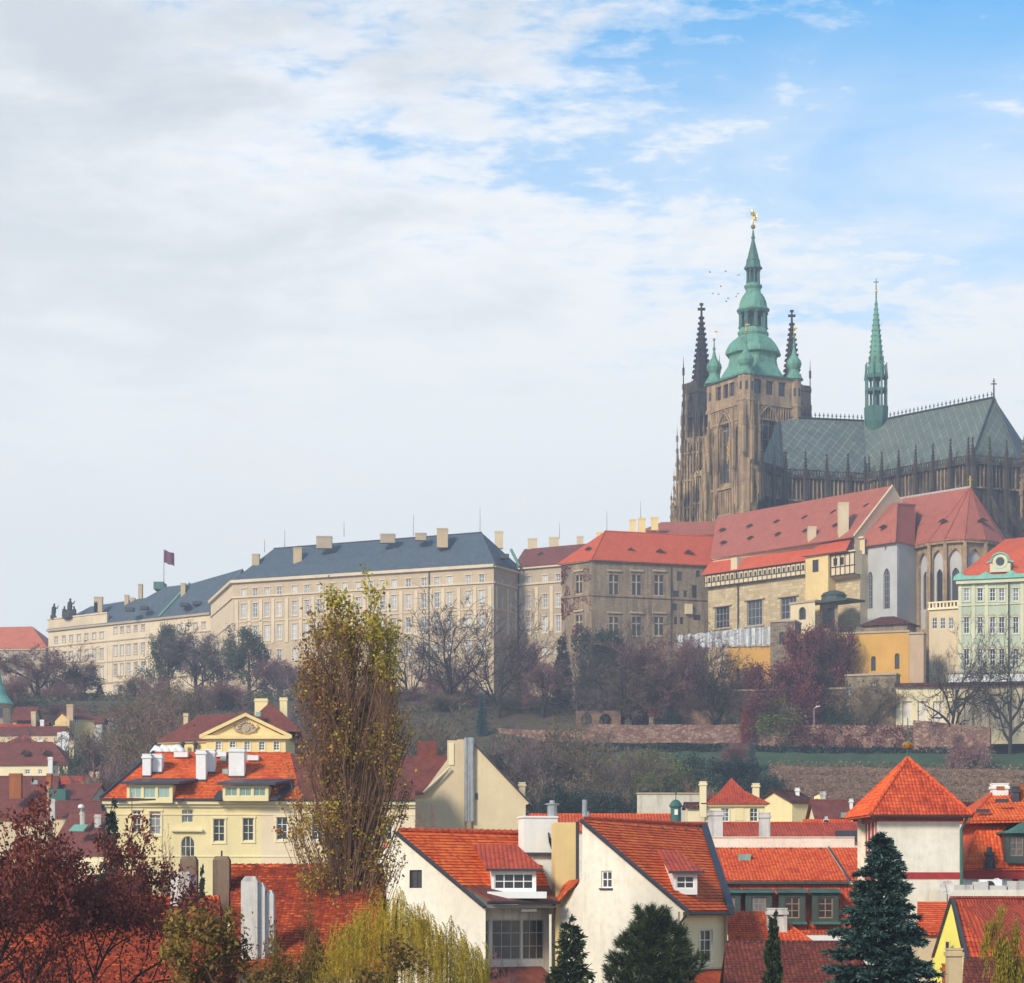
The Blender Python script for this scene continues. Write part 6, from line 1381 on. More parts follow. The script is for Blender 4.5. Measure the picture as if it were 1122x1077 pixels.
  hs = [(f.s_of(px), Z(pb, 225.5), w * k, h * k, '') for px, pb, w, h in W] + [(f.s_of(205.5), Z(901, 225), 12.5 * k, 14 * k, ''), (f.s_of(206), Z(950, 225), 15 * k, 34 * k, 'r'), (f.s_of(272), Z(968, 225), 14 * k, 14 * k, ''), (f.s_of(309), Z(968, 225), 13 * k, 14 * k, '')]
  s286 = f.s_of(286)
  mb = MB(); wall(mb, f, 0, s286, 8, ez, hs, .25); mb.build('wall', T['cream'], b)
  mb = MB(); wall(mb, f, s286, f.L, 8, ez, hs, .25, -.012); mb.build('wall', T['cream_pink'], b)
  shell(b, [f.A, f.B, f.B + f.w * 17, f.A + f.w * 17], 8, ez, T['cream'])
  for h in hs:
    o = window(b, f, h[0], h[1], h[2], h[3], T['frame_cream'] if h[0] < s286 else T['frame_white'], T['glass'], 2 if h[4] == '' else 3, 3 if h[3] > 1.5 else 2, h[4], .13, .08)
    if h[4] == '' and h[3] > 1.5: trim(o, h[2], h[3], .13, T['cream_pale'], .16, .2, .1)
  mb = MB(); strip(mb, f, -.4, f.L, ez - .35, .35, .45); strip(mb, f, -.15, f.L, ez - .62, .25, .2); strip(mb, f, -.02, f.L, f.z_of(200, 893), .12, .07); strip(mb, f, -.02, f.L, f.z_of(200, 939), .12, .07); strip(mb, f, f.s_of(188), f.s_of(222), Z(911, 225), .22, .35); mb.build('cornice', T['cream_pale'], b)
  mb = MB(); strip(mb, f, -.6, f.L, ez + .003, .16, .62, .3); mb.build('gutter', T['lead'], b)
  r0, r1 = f.pt(f.s_of(160), 9, rz), f.pt(f.s_of(316), 9, rz); r2 = f.pt(f.L, 9, rz - .6); e = [f.pt(-.5, -.5, ez + .17), f.pt(f.s_of(330), -.5, ez + .17), f.pt(f.L, -.5, ez + .17)]
  hp = f.s_of(152)
  rf = roof_slabs(b, [[e[0], e[1], r1, r0], [f.pt(-.5, 18, ez), e[0], r0], [f.pt(f.L, 18, ez), f.pt(-.5, 18, ez), r0, r1]], T['tile_orange'], .2); tiles(rf, [e[0], e[1], r1, r0], T['g_orange'], .36, .26, 0, .04, 18)
  rm = roof_slabs(b, [[e[1] + Vector((.02, 0, 0)), e[2], r2, r1 + Vector((.02, 0, 0))]], T['tile_maroon'], .2)
  line3('hip_cap', rf, [e[0] + Vector((0, 0, .1)), r0 + Vector((0, 0, .15))], .16, T['flashing'], 5); line3('ridge_cap', rf, [r0, r1], .16, T['tile_orange'], 6)
  def on_roof(px, py): # distance of the front slope behind a photo pixel
    n_ = (e[1] - e[0]).cross(r0 - e[0]); d = Vector(((px - CX) / F, 1, (HY - py) / F)); return n_.dot(e[0] - Vector((0, 0, H))) / n_.dot(d)
  for pa, pb_, pt, pf in ((139, 189, 856, 877), (244, 294, 857, 875)):
    q = fr_px((pa, 224.7), (pb_, 224.7)); zt, z0 = Z(pt + 3.5, 224.7), Z(pf - .8, 224.7) ; mb = MB()
    hh = [(q.L * t, z0 + .18, q.L * .26, zt - z0 - .36, '') for t in (.19, .5, .81)]
    wall(mb, q, 0, q.L, z0 - .3, zt, hh, .15); mb.face([q.pt(0, 0, z0), q.pt(0, 5, zt), q.pt(0, 0, zt)]); mb.face([q.pt(q.L, 0, z0 - .3), q.pt(q.L, 5, zt), q.pt(q.L, 0, zt)])
    dm = mb.build('dormer', T['cream'], b)
    for h in hh: window(dm, q, h[0], h[1], h[2], h[3], T['frame_cream'], T['glass_green'], 2, 1, '', .07, .06)
    mb = MB(); mb.slab([q.pt(-.5, -.45, zt + .25), q.pt(q.L + .7, -.45, zt + .25), q.pt(q.L + 2.2, 5.2, zt + .9), q.pt(.7, 5.2, zt + .9)], .24); mb.build('dormer_roof', T['flashing'], dm)
    mb = MB(); mb.slab([q.pt(-.9, -.3, z0 - .1), q.pt(-.1, -.3, z0 - .1), q.pt(.4, 4.2, zt + .4), q.pt(-.5, 4.2, zt + .4)], .1); mb.slab([q.pt(q.L + .1, -.3, z0 - .1), q.pt(q.L + .9, -.3, z0 - .1), q.pt(q.L + 2.6, 4.2, zt + .4), q.pt(q.L + 1.6, 4.2, zt + .4)], .1); mb.build('flashing', T['flashing'], dm)
  for px, pt, pb_, w, dp in ((160.5, 827, 851, 9, 1.6), (172, 827, 847, 10, 1.6), (220, 822.5, 855.5, 10.5, 2.2), (230.5, 822, 847, 9, 1.5), (259, 820, 851.5, 17, 1.3)):
    chimney(rf, px, pt, pb_, w, on_roof(px, pb_) - .1, T['chimney_white'], dp)
    mb = MB(); dd = on_roof(px, pb_) - .25; mb.abox(X(px - w * .55, dd), X(px + w * .55, dd), dd, dd + dp + .5, Z(pb_ + .5, dd), Z(pb_ - 1.5, dd)); mb.build('flashing', T['flashing'], rf)
  for px, py, w in ((198, 826.5, 15), (242, 826, 11), (277, 830, 12)):
    mb = MB(); dd = on_roof(px, py + 4) - .4; q = w * .5 * dd / F; x = X(px, dd); mb.abox(x - q, x + q, dd, dd + 1.6, Z(py + 3, dd), Z(py - 2.5, dd)); o = mb.build('roof_box', T['chimney_white'], rf)
  for px, pa in ((245, 832), (247, 846), (271, 830)):
    dd = on_roof(px, pa) - .12; skylight(rf, px, pa, dd, .55)
  mb = MB(); D2 = 236
  for i in range(4): mb.tube([P3(167 + i * 7.5, 826 - i * 1.5, D2), P3(171 + i * 7.5, 821 - (i % 2), D2 + .3), P3(176 + i * 7.5, 823, D2), P3(179 + i * 7.5, 828, D2)], [.35, .45, .42, .35], 9)
  solo('ventilation_duct', mb, T['plastic'], 'bulky white ventilation ducts on the roof ridge behind the left white chimneys', 'duct', P3(180, 830, D2), smooth=True)
  mast(rf, 144.5, 868, 970, 221, .06, 'pole')
  # --- cream gable house right of the poplar
  b = thing('gable_house', 'cream gable house with steel flue pipes and maroon side roof right of the poplar', 'house', v3(P2(520, 240), 10))
  f = fr_px((440, 240), (579, 240)); D = 240; k = D / F; zz = lambda p: Z(p, D); g = lambda px, py, d=0: f.pt(f.s_of(px), d, zz(py))
  mb = MB(); pts = [(519, 813), (581, 880), (576, 882), (576, 985 + 150), (519, 985 + 150)]
  for d in (0,): mb.face([g(*p) for p in pts])
  mb.face([g(576, 882), g(576, 882, 16), g(576, 1135, 16), g(576, 1135)]); mb.face([g(519, 813, -.0), g(519, 813, 16), g(519, 1135, 16), g(519, 1135)])
  wl = mb.build('wall', T['tan'], b)
  mb = MB(); mb.face([g(508, 812, .6), g(508, 1135, .6), g(519, 1135, .6), g(519, 812, .6)]); mb.face([g(440, 1135, .3), g(509, 1135, .3), g(509, 811, .3), g(490, 811, .3), g(490, 832, .3), g(463, 869, .3), g(440, 869, .3)]); mb.face([g(490, 811, .3), g(509, 811, .3), g(509, 811, 3), g(490, 811, 3)]); mb.build('wall', T['sandwall'], b)
  mb = MB(); mb.slab([g(517.5, 811.5, -.35), g(583, 881, -.35), g(583, 881, 16), g(517.5, 811.5, 16)], .25); mb.build('roof', T['flashing'], b)
  mb = MB(); rp = [g(440, 822, 9), g(488, 822, 9), g(491, 842, .25), g(464, 868.5, -.2), g(440, 868.5, -.2)]; mb.slab(rp, .2); rf = mb.build('roof', T['tile_maroon'], b)
  line3('verge', rf, [g(464, 868.5, -.3), g(493, 841, -.1)], .12, T['frame_cream'], 4)
  for px, r in ((510.5, .16), (513.5, .12), (516.8, .26)): line3('flue_pipe', b, [g(px, 900, -.35), g(px, 808.5, -.35)], r, T['steel'], 8)
  mb = MB(); mb.abox(X(501, 243), X(509, 243), 243, 244.5, Z(830, 243), Z(810, 243)); mb.build('chimney', T['chimney_tan'], rf); chimney(rf, 468, 812, 826, 22, 249, T['tile_maroon'], 1.0, False, 'parapet')
  mb = MB(); mb.abox(X(491.5, 239), X(497, 239), 240.2, 242, Z(838, 240), Z(814, 240)); mb.build('chimney', T['cream_pale'], rf)
  mb = MB(); mb.box(f, f.s_of(520.5), f.s_of(523.5), -.05, .05, zz(876), zz(869)); mb.build('window', T['glass_dark'], b)
  chimney(b, 572, 858, 872, 7, 244, T['tan'], 1)
  chimney(b, 407, 795, 845, 13, 246, T['cream_pale'], 1.4); chimney(b, 400, 800, 840, 7, 243, T['cream_pale'], 1.4)
left_houses()
# ------------------------------------------------------------------ foreground: white double house
def white_house():
  T = M; b = thing('white_house', 'white double gable house with bright orange tile roofs, dormers and a glazed loggia', 'house', v3(P2(620, 150), 9))
  z0 = 8.0
  # geometry of the right gable
  R0, R1 = P3(638, 898, 150), P3(752, 998, 144.5); R2 = P3(768, 905, 163); R2.z = R0.z; R3 = P3(797, 998, 148); R3.z = R1.z
  t = Vector((R1.x - R0.x, R1.y - R0.y)).normalized(); gA = Vector((R0.x, R0.y)) - t * 2.35
  f = Fr(gA, Vector((R1.x, R1.y))); s0 = 2.35
  k = 148 / F
  hw = [(f.s_of(664.5), f.z_of(664.5, 973), 15 * k, 19 * k, '')]
  mb = MB(); sl = (R0.z - R1.z) / (f.L - s0); lz = lambda s: R0.z - 3.75 - (s0 - s) * 1.05
  sa, sb, za, zb = hw[0][0] - hw[0][2] / 2, hw[0][0] + hw[0][2] / 2, hw[0][1], hw[0][1] + hw[0][3]
  top = lambda s: (R0.z - (s - s0) * sl) if s >= s0 else lz(s)
  def col(a, c, lo=z0): mb.face([f.pt(a, 0, lo), f.pt(c, 0, lo), f.pt(c, 0, top(c)), f.pt(a, 0, top(a))])
  col(0, s0 - .001); col(s0, sa); col(sb, f.L - .25)
  mb.face([f.pt(sa, 0, z0), f.pt(sb, 0, z0), f.pt(sb, 0, za), f.pt(sa, 0, za)]); mb.face([f.pt(sa, 0, zb), f.pt(sb, 0, zb), f.pt(sb, 0, top(sb)), f.pt(sa, 0, top(sa))])
  for (x0, q0), (x1, q1) in (((sa, za), (sb, za)), ((sb, za), (sb, zb)), ((sb, zb), (sa, zb)), ((sa, zb), (sa, za))): mb.face([f.pt(x0, 0, q0), f.pt(x1, 0, q1), f.pt(x1, .3, q1), f.pt(x0, .3, q0)])
  rk = R0.lerp(R2, .8); mb.face([f.pt(s0, 0, lz(s0)), v3(rk, lz(s0)), rk + Vector((0, 0, -.25)), R0 + Vector((0, 0, -.25))])
  mb.build('wall', T['whitewall'], b)
  o = window(b, f, hw[0][0], za, hw[0][2], hw[0][3], T['frame_white'], T['glass_dark'], 2, 2, '', .1, .09)
  sl_ = MB(); sl_.box(Fr((0, 0), (1, 0)), -hw[0][2] / 2 - .1, hw[0][2] / 2 + .1, -.22, .1, -.1, -.003); s_ = bpy.data.objects.new('sill', sl_.mesh('sill', T['lead'])); link(s_, o)
  # right slope wall below the eave
  g = Fr(Vector((R1.x, R1.y)) + Vector((-.5, .15)), Vector((R3.x, R3.y)) + Vector((-.15, .6))); hz_ = [(g.s_of(773.5), g.z_of(773.5, 1054), 1.35, 2.0, '')]
  mb = MB(); wall(mb, g, 0, g.L, z0, R1.z - .05, hz_, .25); mb.build('wall', T['cream_pale'], b)
  o = window(b, g, hz_[0][0], hz_[0][1], hz_[0][2], hz_[0][3], T['frame_white'], T['glass_dark'], 2, 3, '', .1, .07); trim(o, hz_[0][2], hz_[0][3], .1, T['frame_cream'], .12, .12, .05)
  mb = MB(); a0 = P3(764, 1077, 143); z1 = Z(1063, 145.5); mb.slab([g.pt(.5, -1.5, z1 - .8), g.pt(g.L + .3, -1.5, z1 - .8), g.pt(g.L + .2, .0, z1), g.pt(.5, .0, z1)], .12); aw = mb.build('awning_roof', T['tile_bright'], b)
  mb = MB(); mb.box(g, .5, g.L + .2, -.2, .02, z1 + .02, z1 + .12); mb.build('flashing', T['steel'], aw)
  mb = MB(); for_b = [R2 + Vector((0, 0, -.2)), R3 + Vector((0, 0, -.2))]
  mb.face([v3(R3, z0), v3(R2, z0), for_b[0], for_b[1]]); mb.build('wall', T['whitewall'], b)
  n_up = Vector((0, 0, .1))
  rp_ = [R1 + Vector((.1, -.35, 0)), R3, R2, R0 + Vector((-.05, -.35, 0))]; rf = roof_slabs(b, [rp_], T['tile_orange'], .2); tiles(rf, rp_, T['g_orange'], .34, .25, .0, .055)
  nb = Vector((8, 12, 0)); roof_slabs(b, [[R0 + Vector((-.06, 0, -.02)), R2 + Vector((-.06, 0, -.02)), R2 + Vector((-4.5, 6, -3.6)), f.pt(s0, 9, R0.z - 3.4)]], T['tile_orange'], .2)
  line3('verge', rf, [R0 + Vector((-.1, -.45, -.05)), R1 + Vector((.15, -.45, -.1))], .14, T['flashing'], 5)
  mb = MB(); mb.hexa([R2 + Vector((.0, 0, -.3)), R3 + Vector((.0, -.2, -.3)), R3 + Vector((.45, 0, -.3)), R2 + Vector((.45, .2, -.3))], [R2 + Vector((.0, 0, .22)), R3 + Vector((.0, -.2, .22)), R3 + Vector((.45, 0, .22)), R2 + Vector((.45, .2, .22))]); mb.build('fire_wall', T['flashing'], rf)
  mb = MB()
  N = 16
  for i in range(N):
    a, c = R0.lerp(R2, i / N), R0.lerp(R2, (i + .96) / N); mb.tube([a + n_up * .6, c + n_up * .9], [.13, .155], 8)
  mb.build('ridge_tiles', T['tile_orange'], rf)
  mb = MB()
  for i in range(9):
    p = R0.lerp(R2, (i + .7) / 9.6); d = (R1 - R0).normalized(); q = p + d * .75 + Vector((0, 0, .1)); mb.abox(q.x - .08, q.x + .08, q.y - .05, q.y + .05, q.z - .05, q.z + .1)
  mb.build('snow_hooks', T['flashing'], rf)
  line3('gutter', rf, [R1 + Vector((.05, -.5, -.18)), R3 + Vector((.1, -.2, -.18))], .11, T['lead'], 6)
  line3('drainpipe', b, [R1 + Vector((.0, -.4, -.2)), R1 + Vector((-.35, -.25, -.7)), R1 + Vector((-.5, .0, -1.2)), Vector((R1.x - .5, R1.y, z0))], .08, T['wood_dark'], 6)
  # dormers with a frame of local axes: e along the eave, u up the slope
  def plane_D(P, px, py):
    n_ = (P[1] - P[0]).cross(P[2] - P[0]); d = Vector(((px - CX) / F, 1, (HY - py) / F)); return n_.dot(P[0] - Vector((0, 0, H))) / n_.dot(d)
  def dormer(P, pl, pr, pb, pt, proof_l, proof_r, prt, rmat, cols, sill=False):
    d = min(plane_D(P, pl, pb), plane_D(P, pr, pb)) - .1
    q = fr_px((pl, d), (pr, d + .15)); zb_, zt_ = Z(pb, d), Z(pt, d); mb = MB(); hh = [(q.L / 2, zb_ + .22, q.L - .36, zt_ - zb_ - .42, '')]
    wall(mb, q, 0, q.L, zb_ - .15, zt_, hh, .1)
    dp = 4.2
    for s in (0, q.L): mb.face([q.pt(s, 0, zb_ - .3), q.pt(s, dp, zt_ + 1.0), q.pt(s, 0, zt_)])
    dm = mb.build('dormer', T['white'], b)
    window(dm, q, hh[0][0], hh[0][1], hh[0][2], hh[0][3], T['frame_white'], T['glass_dark'], cols, 2, '', .05, .07)
    top = Z(prt, d + 4.0); mb = MB(); mb.slab([q.pt(-.35, -.4, zt_ + .12), q.pt(q.L + .35, -.4, zt_ + .12), q.pt(q.L + .15 + (X(proof_r, d + 4) - q.B.x - .3 if proof_r else 0), 4.0, top), q.pt(X(proof_l, d + 4) - q.A.x if proof_l else -.1, 4.0, top)], .12)
    mb.build('dormer_roof', rmat, dm)
    mb = MB(); mb.box(q, -.38, q.L + .38, -.46, -.36, zt_ - .06, zt_ + .1); mb.build('gutter', T['lead'], dm)
    if sill:
      mb = MB(); mb.box(q, -.3, q.L + .6, -.95, -.02, zb_ - .36, zb_ + .06); mb.build('planter', T['white'], dm)
    return dm
  dormer([R0, R1, R2], 738, 764, 977.5, 956, 727, 752, 931, T['tile_red'], 2)
  # left part
  L0, L1 = P3(437, 912, 152.2), P3(532, 992, 148); L2 = P3(580, 914, 158); L2.z = L0.z; L3 = P3(609, 992, 150.8); L3.z = L1.z
  fl = Fr(P2(405, 153.4), Vector((L1.x, L1.y))); sp = (L0 - L1); rise = L0.z - L1.z; sL = fl.L; sR = (Vector((L0.x, L0.y)) - fl.A).dot(fl.u)
  top2 = lambda s: L1.z + rise * (sL - s) / (sL - sR) if s > sR else L1.z + rise * (s + 2) / (sR + 2)
  hs = [(fl.s_of(455.5), fl.z_of(455, 973), 1.0, 1.15, ''), (fl.s_of(463), fl.z_of(463, 1024), 1.1, .95, '')]
  mb = MB(); cuts = sorted({0, sR, sL} | {h[0] - h[2] / 2 for h in hs} | {h[0] + h[2] / 2 for h in hs})
  for a, c in zip(cuts, cuts[1:]):
    inside = [h for h in hs if h[0] - h[2] / 2 - .001 < (a + c) / 2 < h[0] + h[2] / 2 + .001]; z = z0
    for h in sorted(inside, key=lambda h: h[1]): mb.face([fl.pt(a, 0, z), fl.pt(c, 0, z), fl.pt(c, 0, h[1]), fl.pt(a, 0, h[1])]); z = h[1] + h[3]
    mb.face([fl.pt(a, 0, z), fl.pt(c, 0, z), fl.pt(c, 0, top2(c)), fl.pt(a, 0, top2(a))])
  mb.build('wall', T['whitewall'], b)
  for h in hs: window(b, fl, h[0], h[1], h[2], h[3], T['frame_dark'], T['glass_dark'], 2, 2, '', .14, .07)
  E = L1 + (L3 - L1) * 1.0
  mid = lambda a: a
  Lm1, Lm3 = L1.lerp(L0, .26), L3.lerp(L2, .26)
  rp_ = [Lm1 + Vector((-.1, -.3, 0)), Lm3, L2, L0 + Vector((-.1, -.3, 0))]; rf2 = roof_slabs(b, [rp_], T['tile_orange'], .2); tiles(rf2, rp_, T['g_orange'], .34, .25, .0, .055, 2)
  roof_slabs(b, [[L0, L2, L2 + Vector((-5, 7, -4)), L0 + Vector((-5, 7, -4))]], T['tile_orange'], .2)
  drop = Vector((0, 0, -.03)); dirr = (L1 - L0).normalized()
  low1, low3 = L1 + Vector((.45, -.5, .28)), L3 + Vector((.15, -.5, .28))
  roof_slabs(b, [[low1, low3, Lm3 + Vector((0, 0, .012)), Lm1 + Vector((.25, -.2, .012))]], T['tile_maroon'], .16, 'lower_roof')
  line3('verge', rf2, [L0 + Vector((-.15, -.4, -.03)), L1 + Vector((-.05, -.4, -.1))], .14, T['flashing'], 5)
  mb = MB()
  for i in range(22):
    a, c = L0.lerp(L2, i / 22), L0.lerp(L2, (i + .96) / 22); mb.tube([a + n_up, c + n_up * 1.5], [.17, .2], 8)
  mb.build('ridge_tiles', T['tile_orange'], rf2)
  a0 = L0 + dirr * .75 + Vector((0, 0, .06)); a1 = L2 + (L3 - L2).normalized() * .75 + Vector((0, 0, .06)); line3('snow_rail', rf2, [a0, a1], .06, T['tile_maroon'], 5)
  line3('gutter', rf2, [low1 + Vector((-.3, -.12, -.1)), low3 + Vector((.1, -.12, -.1))], .13, T['lead'], 6)
  dormer([L0, L1, L2], 538.5, 587.5, 978, 953.5, 522, 572, 925, T['tile_red'], 4, True)
  # loggia: side jamb, back wall, glazing, lower balcony roof
  lg = Fr(Vector((L1.x, L1.y)), Vector((L3.x, L3.y))); kz = 149 / F
  q = Fr(lg.pt(.05, 1.7, 0), lg.pt(lg.L + .6, 1.7, 0)); zt_, zb_ = L1.z - .15, Z(1054, 150)
  hh = [(q.L * .115, Z(1051, 152), q.L * .2, 2.55, ''), (q.L * .44, Z(1051, 152), q.L * .37, 2.55, ''), (q.L * .79, Z(1051, 152), q.L * .28, 2.55, '')]
  mb = MB(); wall(mb, q, 0, q.L, z0, zt_, hh, .1); mb.face([lg.pt(0, .05, z0), lg.pt(0.05, 1.7, z0), lg.pt(0.05, 1.7, zt_), lg.pt(0, .05, zt_)]); mb.build('loggia_wall', T['wood_dark'] if False else T['chimney_grey'], b)
  for i, h in enumerate(hh): window(b, q, h[0], h[1], h[2], h[3], T['frame_grey'], T['glass_dark'], (2, 3, 3)[i] if i else 2, 3, '', .03, .07, name='loggia_window')
  mb = MB(); mb.box(lg, .05, lg.L - .05, 0, 1.7, zt_ - .02, zt_ + .18); mb.build('soffit', T['frame_grey'], b)
  mb = MB(); mb.box(lg, lg.L * .58, lg.L * .8, .6, .8, zt_ - .25, zt_ - .1); mb.build('lamp', T['plastic'], b)
  mb = MB(); zz = Z(1062, 149); mb.slab([lg.pt(.05, -.2, zz - .9), lg.pt(lg.L, -.2, zz - .9), lg.pt(lg.L, 1.65, zz + .1), lg.pt(.05, 1.65, zz + .1)], .15); mb.build('lower_roof', T['tile_maroon'], b)
  mb = MB(); mb.box(lg, .05, lg.L, .0, .25, z0, zz - .95); mb.build('parapet', T['terrace'], b)
  line3('drainpipe', b, [lg.pt(lg.L - .2, -.25, zt_), lg.pt(lg.L - .2, -.1, zt_ - .8), lg.pt(lg.L - .15, -.05, z0)], .07, T['lead'], 6)
  # yellow fire wall, small roof, white chimney block with flues
  y = fr_px((608.5, 151.2), (634.5, 151.3)); mb = MB(); mb.box(y, 0, y.L, 0, 3, 20, Z(901, 151.2)); mb.build('fire_wall', T['yellowwall'], b)
  mb = MB(); mb.box(y, y.L * .86, y.L * .99, -.12, -.003, 24, Z(900, 151)); mb.build('flashing', T['flashing'], b)
  mb = MB(); mb.slab([P3(607, 991, 150.6), P3(622, 974, 150.2), P3(635, 963, 150.3), P3(612, 966, 152.2), P3(605, 985, 152.0)], .15); mb.build('small_roof', T['tile_orange'], b)
  c = fr_px((574, 154.5), (611, 155)); mb = MB(); mb.box(c, 0, c.L, 0, 1.6, 24, Z(894, 154.7)); mb.box(c, -.08, c.L + .05, -.08, 1.68, Z(896, 154.7), Z(894.5, 154.7)); mb.build('chimney', T['white'], rf2)
  mb = MB(); mb.box(c, -.2, c.L + .2, -.25, -.003, Z(938, 154.5), Z(934, 154.5)); mb.build('flashing', T['flashing'], rf2)
  def flue(px, pt, pb, r, D, cap=True):
    mb = MB(); x = X(px, D); mb.lathe((x, D), [(r, Z(pb, D)), (r, Z(pt + 5, D)), (r * 1.5, Z(pt + 4.6, D)), (r * 1.5, Z(pt + 3.6, D)), (r * .55, Z(pt + 3, D)), (r * .5, Z(pt, D))] if cap else [(r, Z(pb, D)), (r, Z(pt + 1, D)), (r * .6, Z(pt, D))], 10)
    mb.build('flue', T['steel'], rf2, True)
  flue(605, 877, 895, .33, 155.3); flue(640.5, 876, 899, .16, 152, False); flue(644, 889, 900, .1, 152, False)
  mb = MB()      # small meters and pipes on the white block
  for i in range(7): random.seed(i); mb.tube([c.pt(c.L * (.72 + .035 * i), -.06, Z(912 + (i * 5) % 13, 154.5)), c.pt(c.L * (.74 + .03 * i), -.14, Z(924 + (i * 3) % 7, 154.5))], .045, 5)
  mb.build('pipes', T['iron'], rf2)
white_house()
# ------------------------------------------------------------------ right hand roofs
def right_houses():
  T = M
  # long red roofs and pavilion behind
  b, f, rf, ez, rz = simple_house('terrace_house', 'long dull red roof behind the white double house and its chimneys', 'house', (585, 220), (742, 220), 908, 893, 10, T['whitewall'], T['tile_bright'], group='long roofs behind the white house')
  b, f, rf, ez, rz = simple_house('terrace_house', 'long red roof behind the two pale chimneys, left of the square tower', 'house', (742, 214), (952, 214), 920, 902, 10, T['whitewall'], T['tile_red'], group='long roofs behind the white house')
  mb = MB(); p = P3(930, 916.5, 215); q = X(946, 215); mb.abox(p.x - 1.2, q, 213.5, 215.5, p.z - .4, p.z + .5); mb.build('flat_dormer', T['flashing'], rf)
  b = thing('pavilion', 'cream pavilion with a steep red pyramid roof between two white chimneys', 'pavilion', v3(P2(804, 258), 11))
  f = fr_px((773, 255), (838, 255)); ez = Z(880, 255); k = 255 / F; hs = [(f.s_of(794.5), Z(900, 255), 8.5 * k, 14.5 * k, ''), (f.s_of(826), Z(900, 255), 8.5 * k, 14.5 * k, '')]
  mb = MB(); wall(mb, f, 0, f.L, 9, ez, hs, .2); mb.build('wall', T['cream_pale'], b); shell(b, [f.A, f.B, f.B + f.w * 6.4, f.A + f.w * 6.4], 9, ez, T['cream_pale'])
  for h in hs: o = window(b, f, h[0], h[1], h[2], h[3], T['frame_white'], T['glass'], 2, 3, '', .1, .07); trim(o, h[2], h[3], .1, T['cream'], .1, .15, .06)
  mb = MB(); s_ = f.s_of(810); mb.box(f, s_ - .5, s_ + .5, -.05, .02, Z(899, 255), Z(885, 255)); strip(mb, f, -.2, f.L + .2, ez - .35, .35, .3); mb.build('cornice', T['cream'], b)
  ap = f.pt(f.L * .48, 3.2, Z(852, 258)); mm = [f.pt(f.L * .3, 1.6, Z(866, 256.5)), f.pt(f.L * .68, 1.6, Z(866, 256.5)), f.pt(f.L * .68, 4.8, Z(866, 256.5)), f.pt(f.L * .3, 4.8, Z(866, 256.5))]; E = [f.pt(-.5, -.5, ez), f.pt(f.L + .5, -.5, ez), f.pt(f.L + .5, 6.9, ez), f.pt(-.5, 6.9, ez)]
  P = []
  for i in range(4): j = (i + 1) % 4; P += [[E[i], E[j], mm[j], mm[i]], [mm[i], mm[j], ap]]
  rf = roof_slabs(b, P, T['tile_red'], .12); chimney(rf, 770.5, 857, 885, 7, 254.5, T['cream_pale'], .9); chimney(rf, 828.5, 859, 874, 7, 261, T['cream_pale'], .9)
  # ruin wall, copper turret
  b = thing('ruined_wall', 'pale weathered blank wall with peeling plaster at the foot of the wooded slope', 'wall', v3(P2(735, 300), 13)); f = fr_px((698, 300), (768, 300)); mb = MB(); wall(mb, f, 0, f.L, 10, Z(870, 300), (), .2); mb.face([f.pt(0, 0, Z(870, 300)), f.pt(f.L, 0, Z(870, 300)), f.pt(f.L, 1, Z(870, 300)), f.pt(0, 1, Z(870, 300))]); mb.build('wall', T['ruin'], b); mb = MB(); strip(mb, f, -.1, f.L + .1, Z(870, 300) + .003, .18, .15, 1); mb.build('coping', T['stone_trim'], b)
  b, f, rf, ez, rz = simple_house('outbuilding', 'low cream outbuilding between the peeling wall and the pyramid-roofed pavilion', 'outbuilding', (754, 290), (776, 290), 884, 880, 5, T['cream_pale'], T['tile_brown'], wins=[(768, 893, 3, 6)])
  b = thing('roof_turret', 'tiny green copper lantern turret with a spike on the long red roof', 'turret', P3(740.5, 900, 222)); c = P2(740.5, 222); D = 222; mb = MB(); mb.lathe(c, [(.5, Z(903, D)), (.48, Z(885, D)), (.62, Z(884, D)), (.62, Z(882.5, D)), (.5, Z(880, D)), (.35, Z(877.5, D)), (.1, Z(876, D))], 10); mb.build('lantern', T['green_paint'], b); mb = MB(); mb.tube([P3(740.5, 877, D), P3(740.5, 864, D)], [.05, .03], 5); mb.lathe(c, [(.02, Z(870.5, D)), (.12, Z(869.5, D)), (.02, Z(868, D))], 8); mb.build('spike', T['green_paint'], b)
  mb = MB(); mb.abox(c.x - .16, c.x + .16, D - .53, D - .4, Z(893, D), Z(887, D)); mb.build('slit_window', T['frame_white'], b)
  # yellow house below the vineyard
  b, f, rf, ez, rz = simple_house('vineyard_house', 'narrow pale yellow house with an L-shaped gable below the brown vineyard terraces', 'house', (868, 300), (892, 302), 878, 866, 7, T['cream'], T['tile_brown'], wins=[])
  g = fr_px((892, 302), (911, 300)); mb = MB(); mb.face([g.pt(0, 0, 10), g.pt(g.L, 0, 10), g.pt(g.L, 0, Z(893, 300)), g.pt(g.L * .75, 0, Z(886, 300)), g.pt(g.L * .6, 0, Z(884, 300)), g.pt(g.L * .55, 0, Z(868, 300)), g.pt(0, 0, Z(872, 300))]); mb.build('side_wall', T['cream'], b)
  for px, py in ((895, 879), (895, 888)): mb = MB(); mb.box(g, g.s_of(px) - .25, g.s_of(px) + .25, -.06, .05, Z(py, 301), Z(py - 4, 301)); mb.build('window', T['glass_dark'], b)
  chimney(rf, 902, 868, 884, 5, 300.5, T['chimney_grey'], .9); chimney(rf, 874, 864, 868, 4, 303, T['white'], .6)
  b, f, rf, ez, rz = simple_house('town_house', 'dull red roof with a skylight and white parapet right of the narrow yellow house', 'house', (897, 285), (952, 285), 900, 877, 11, T['cream_pale'], T['tile_maroon'], group='red roofs left of the square tower')
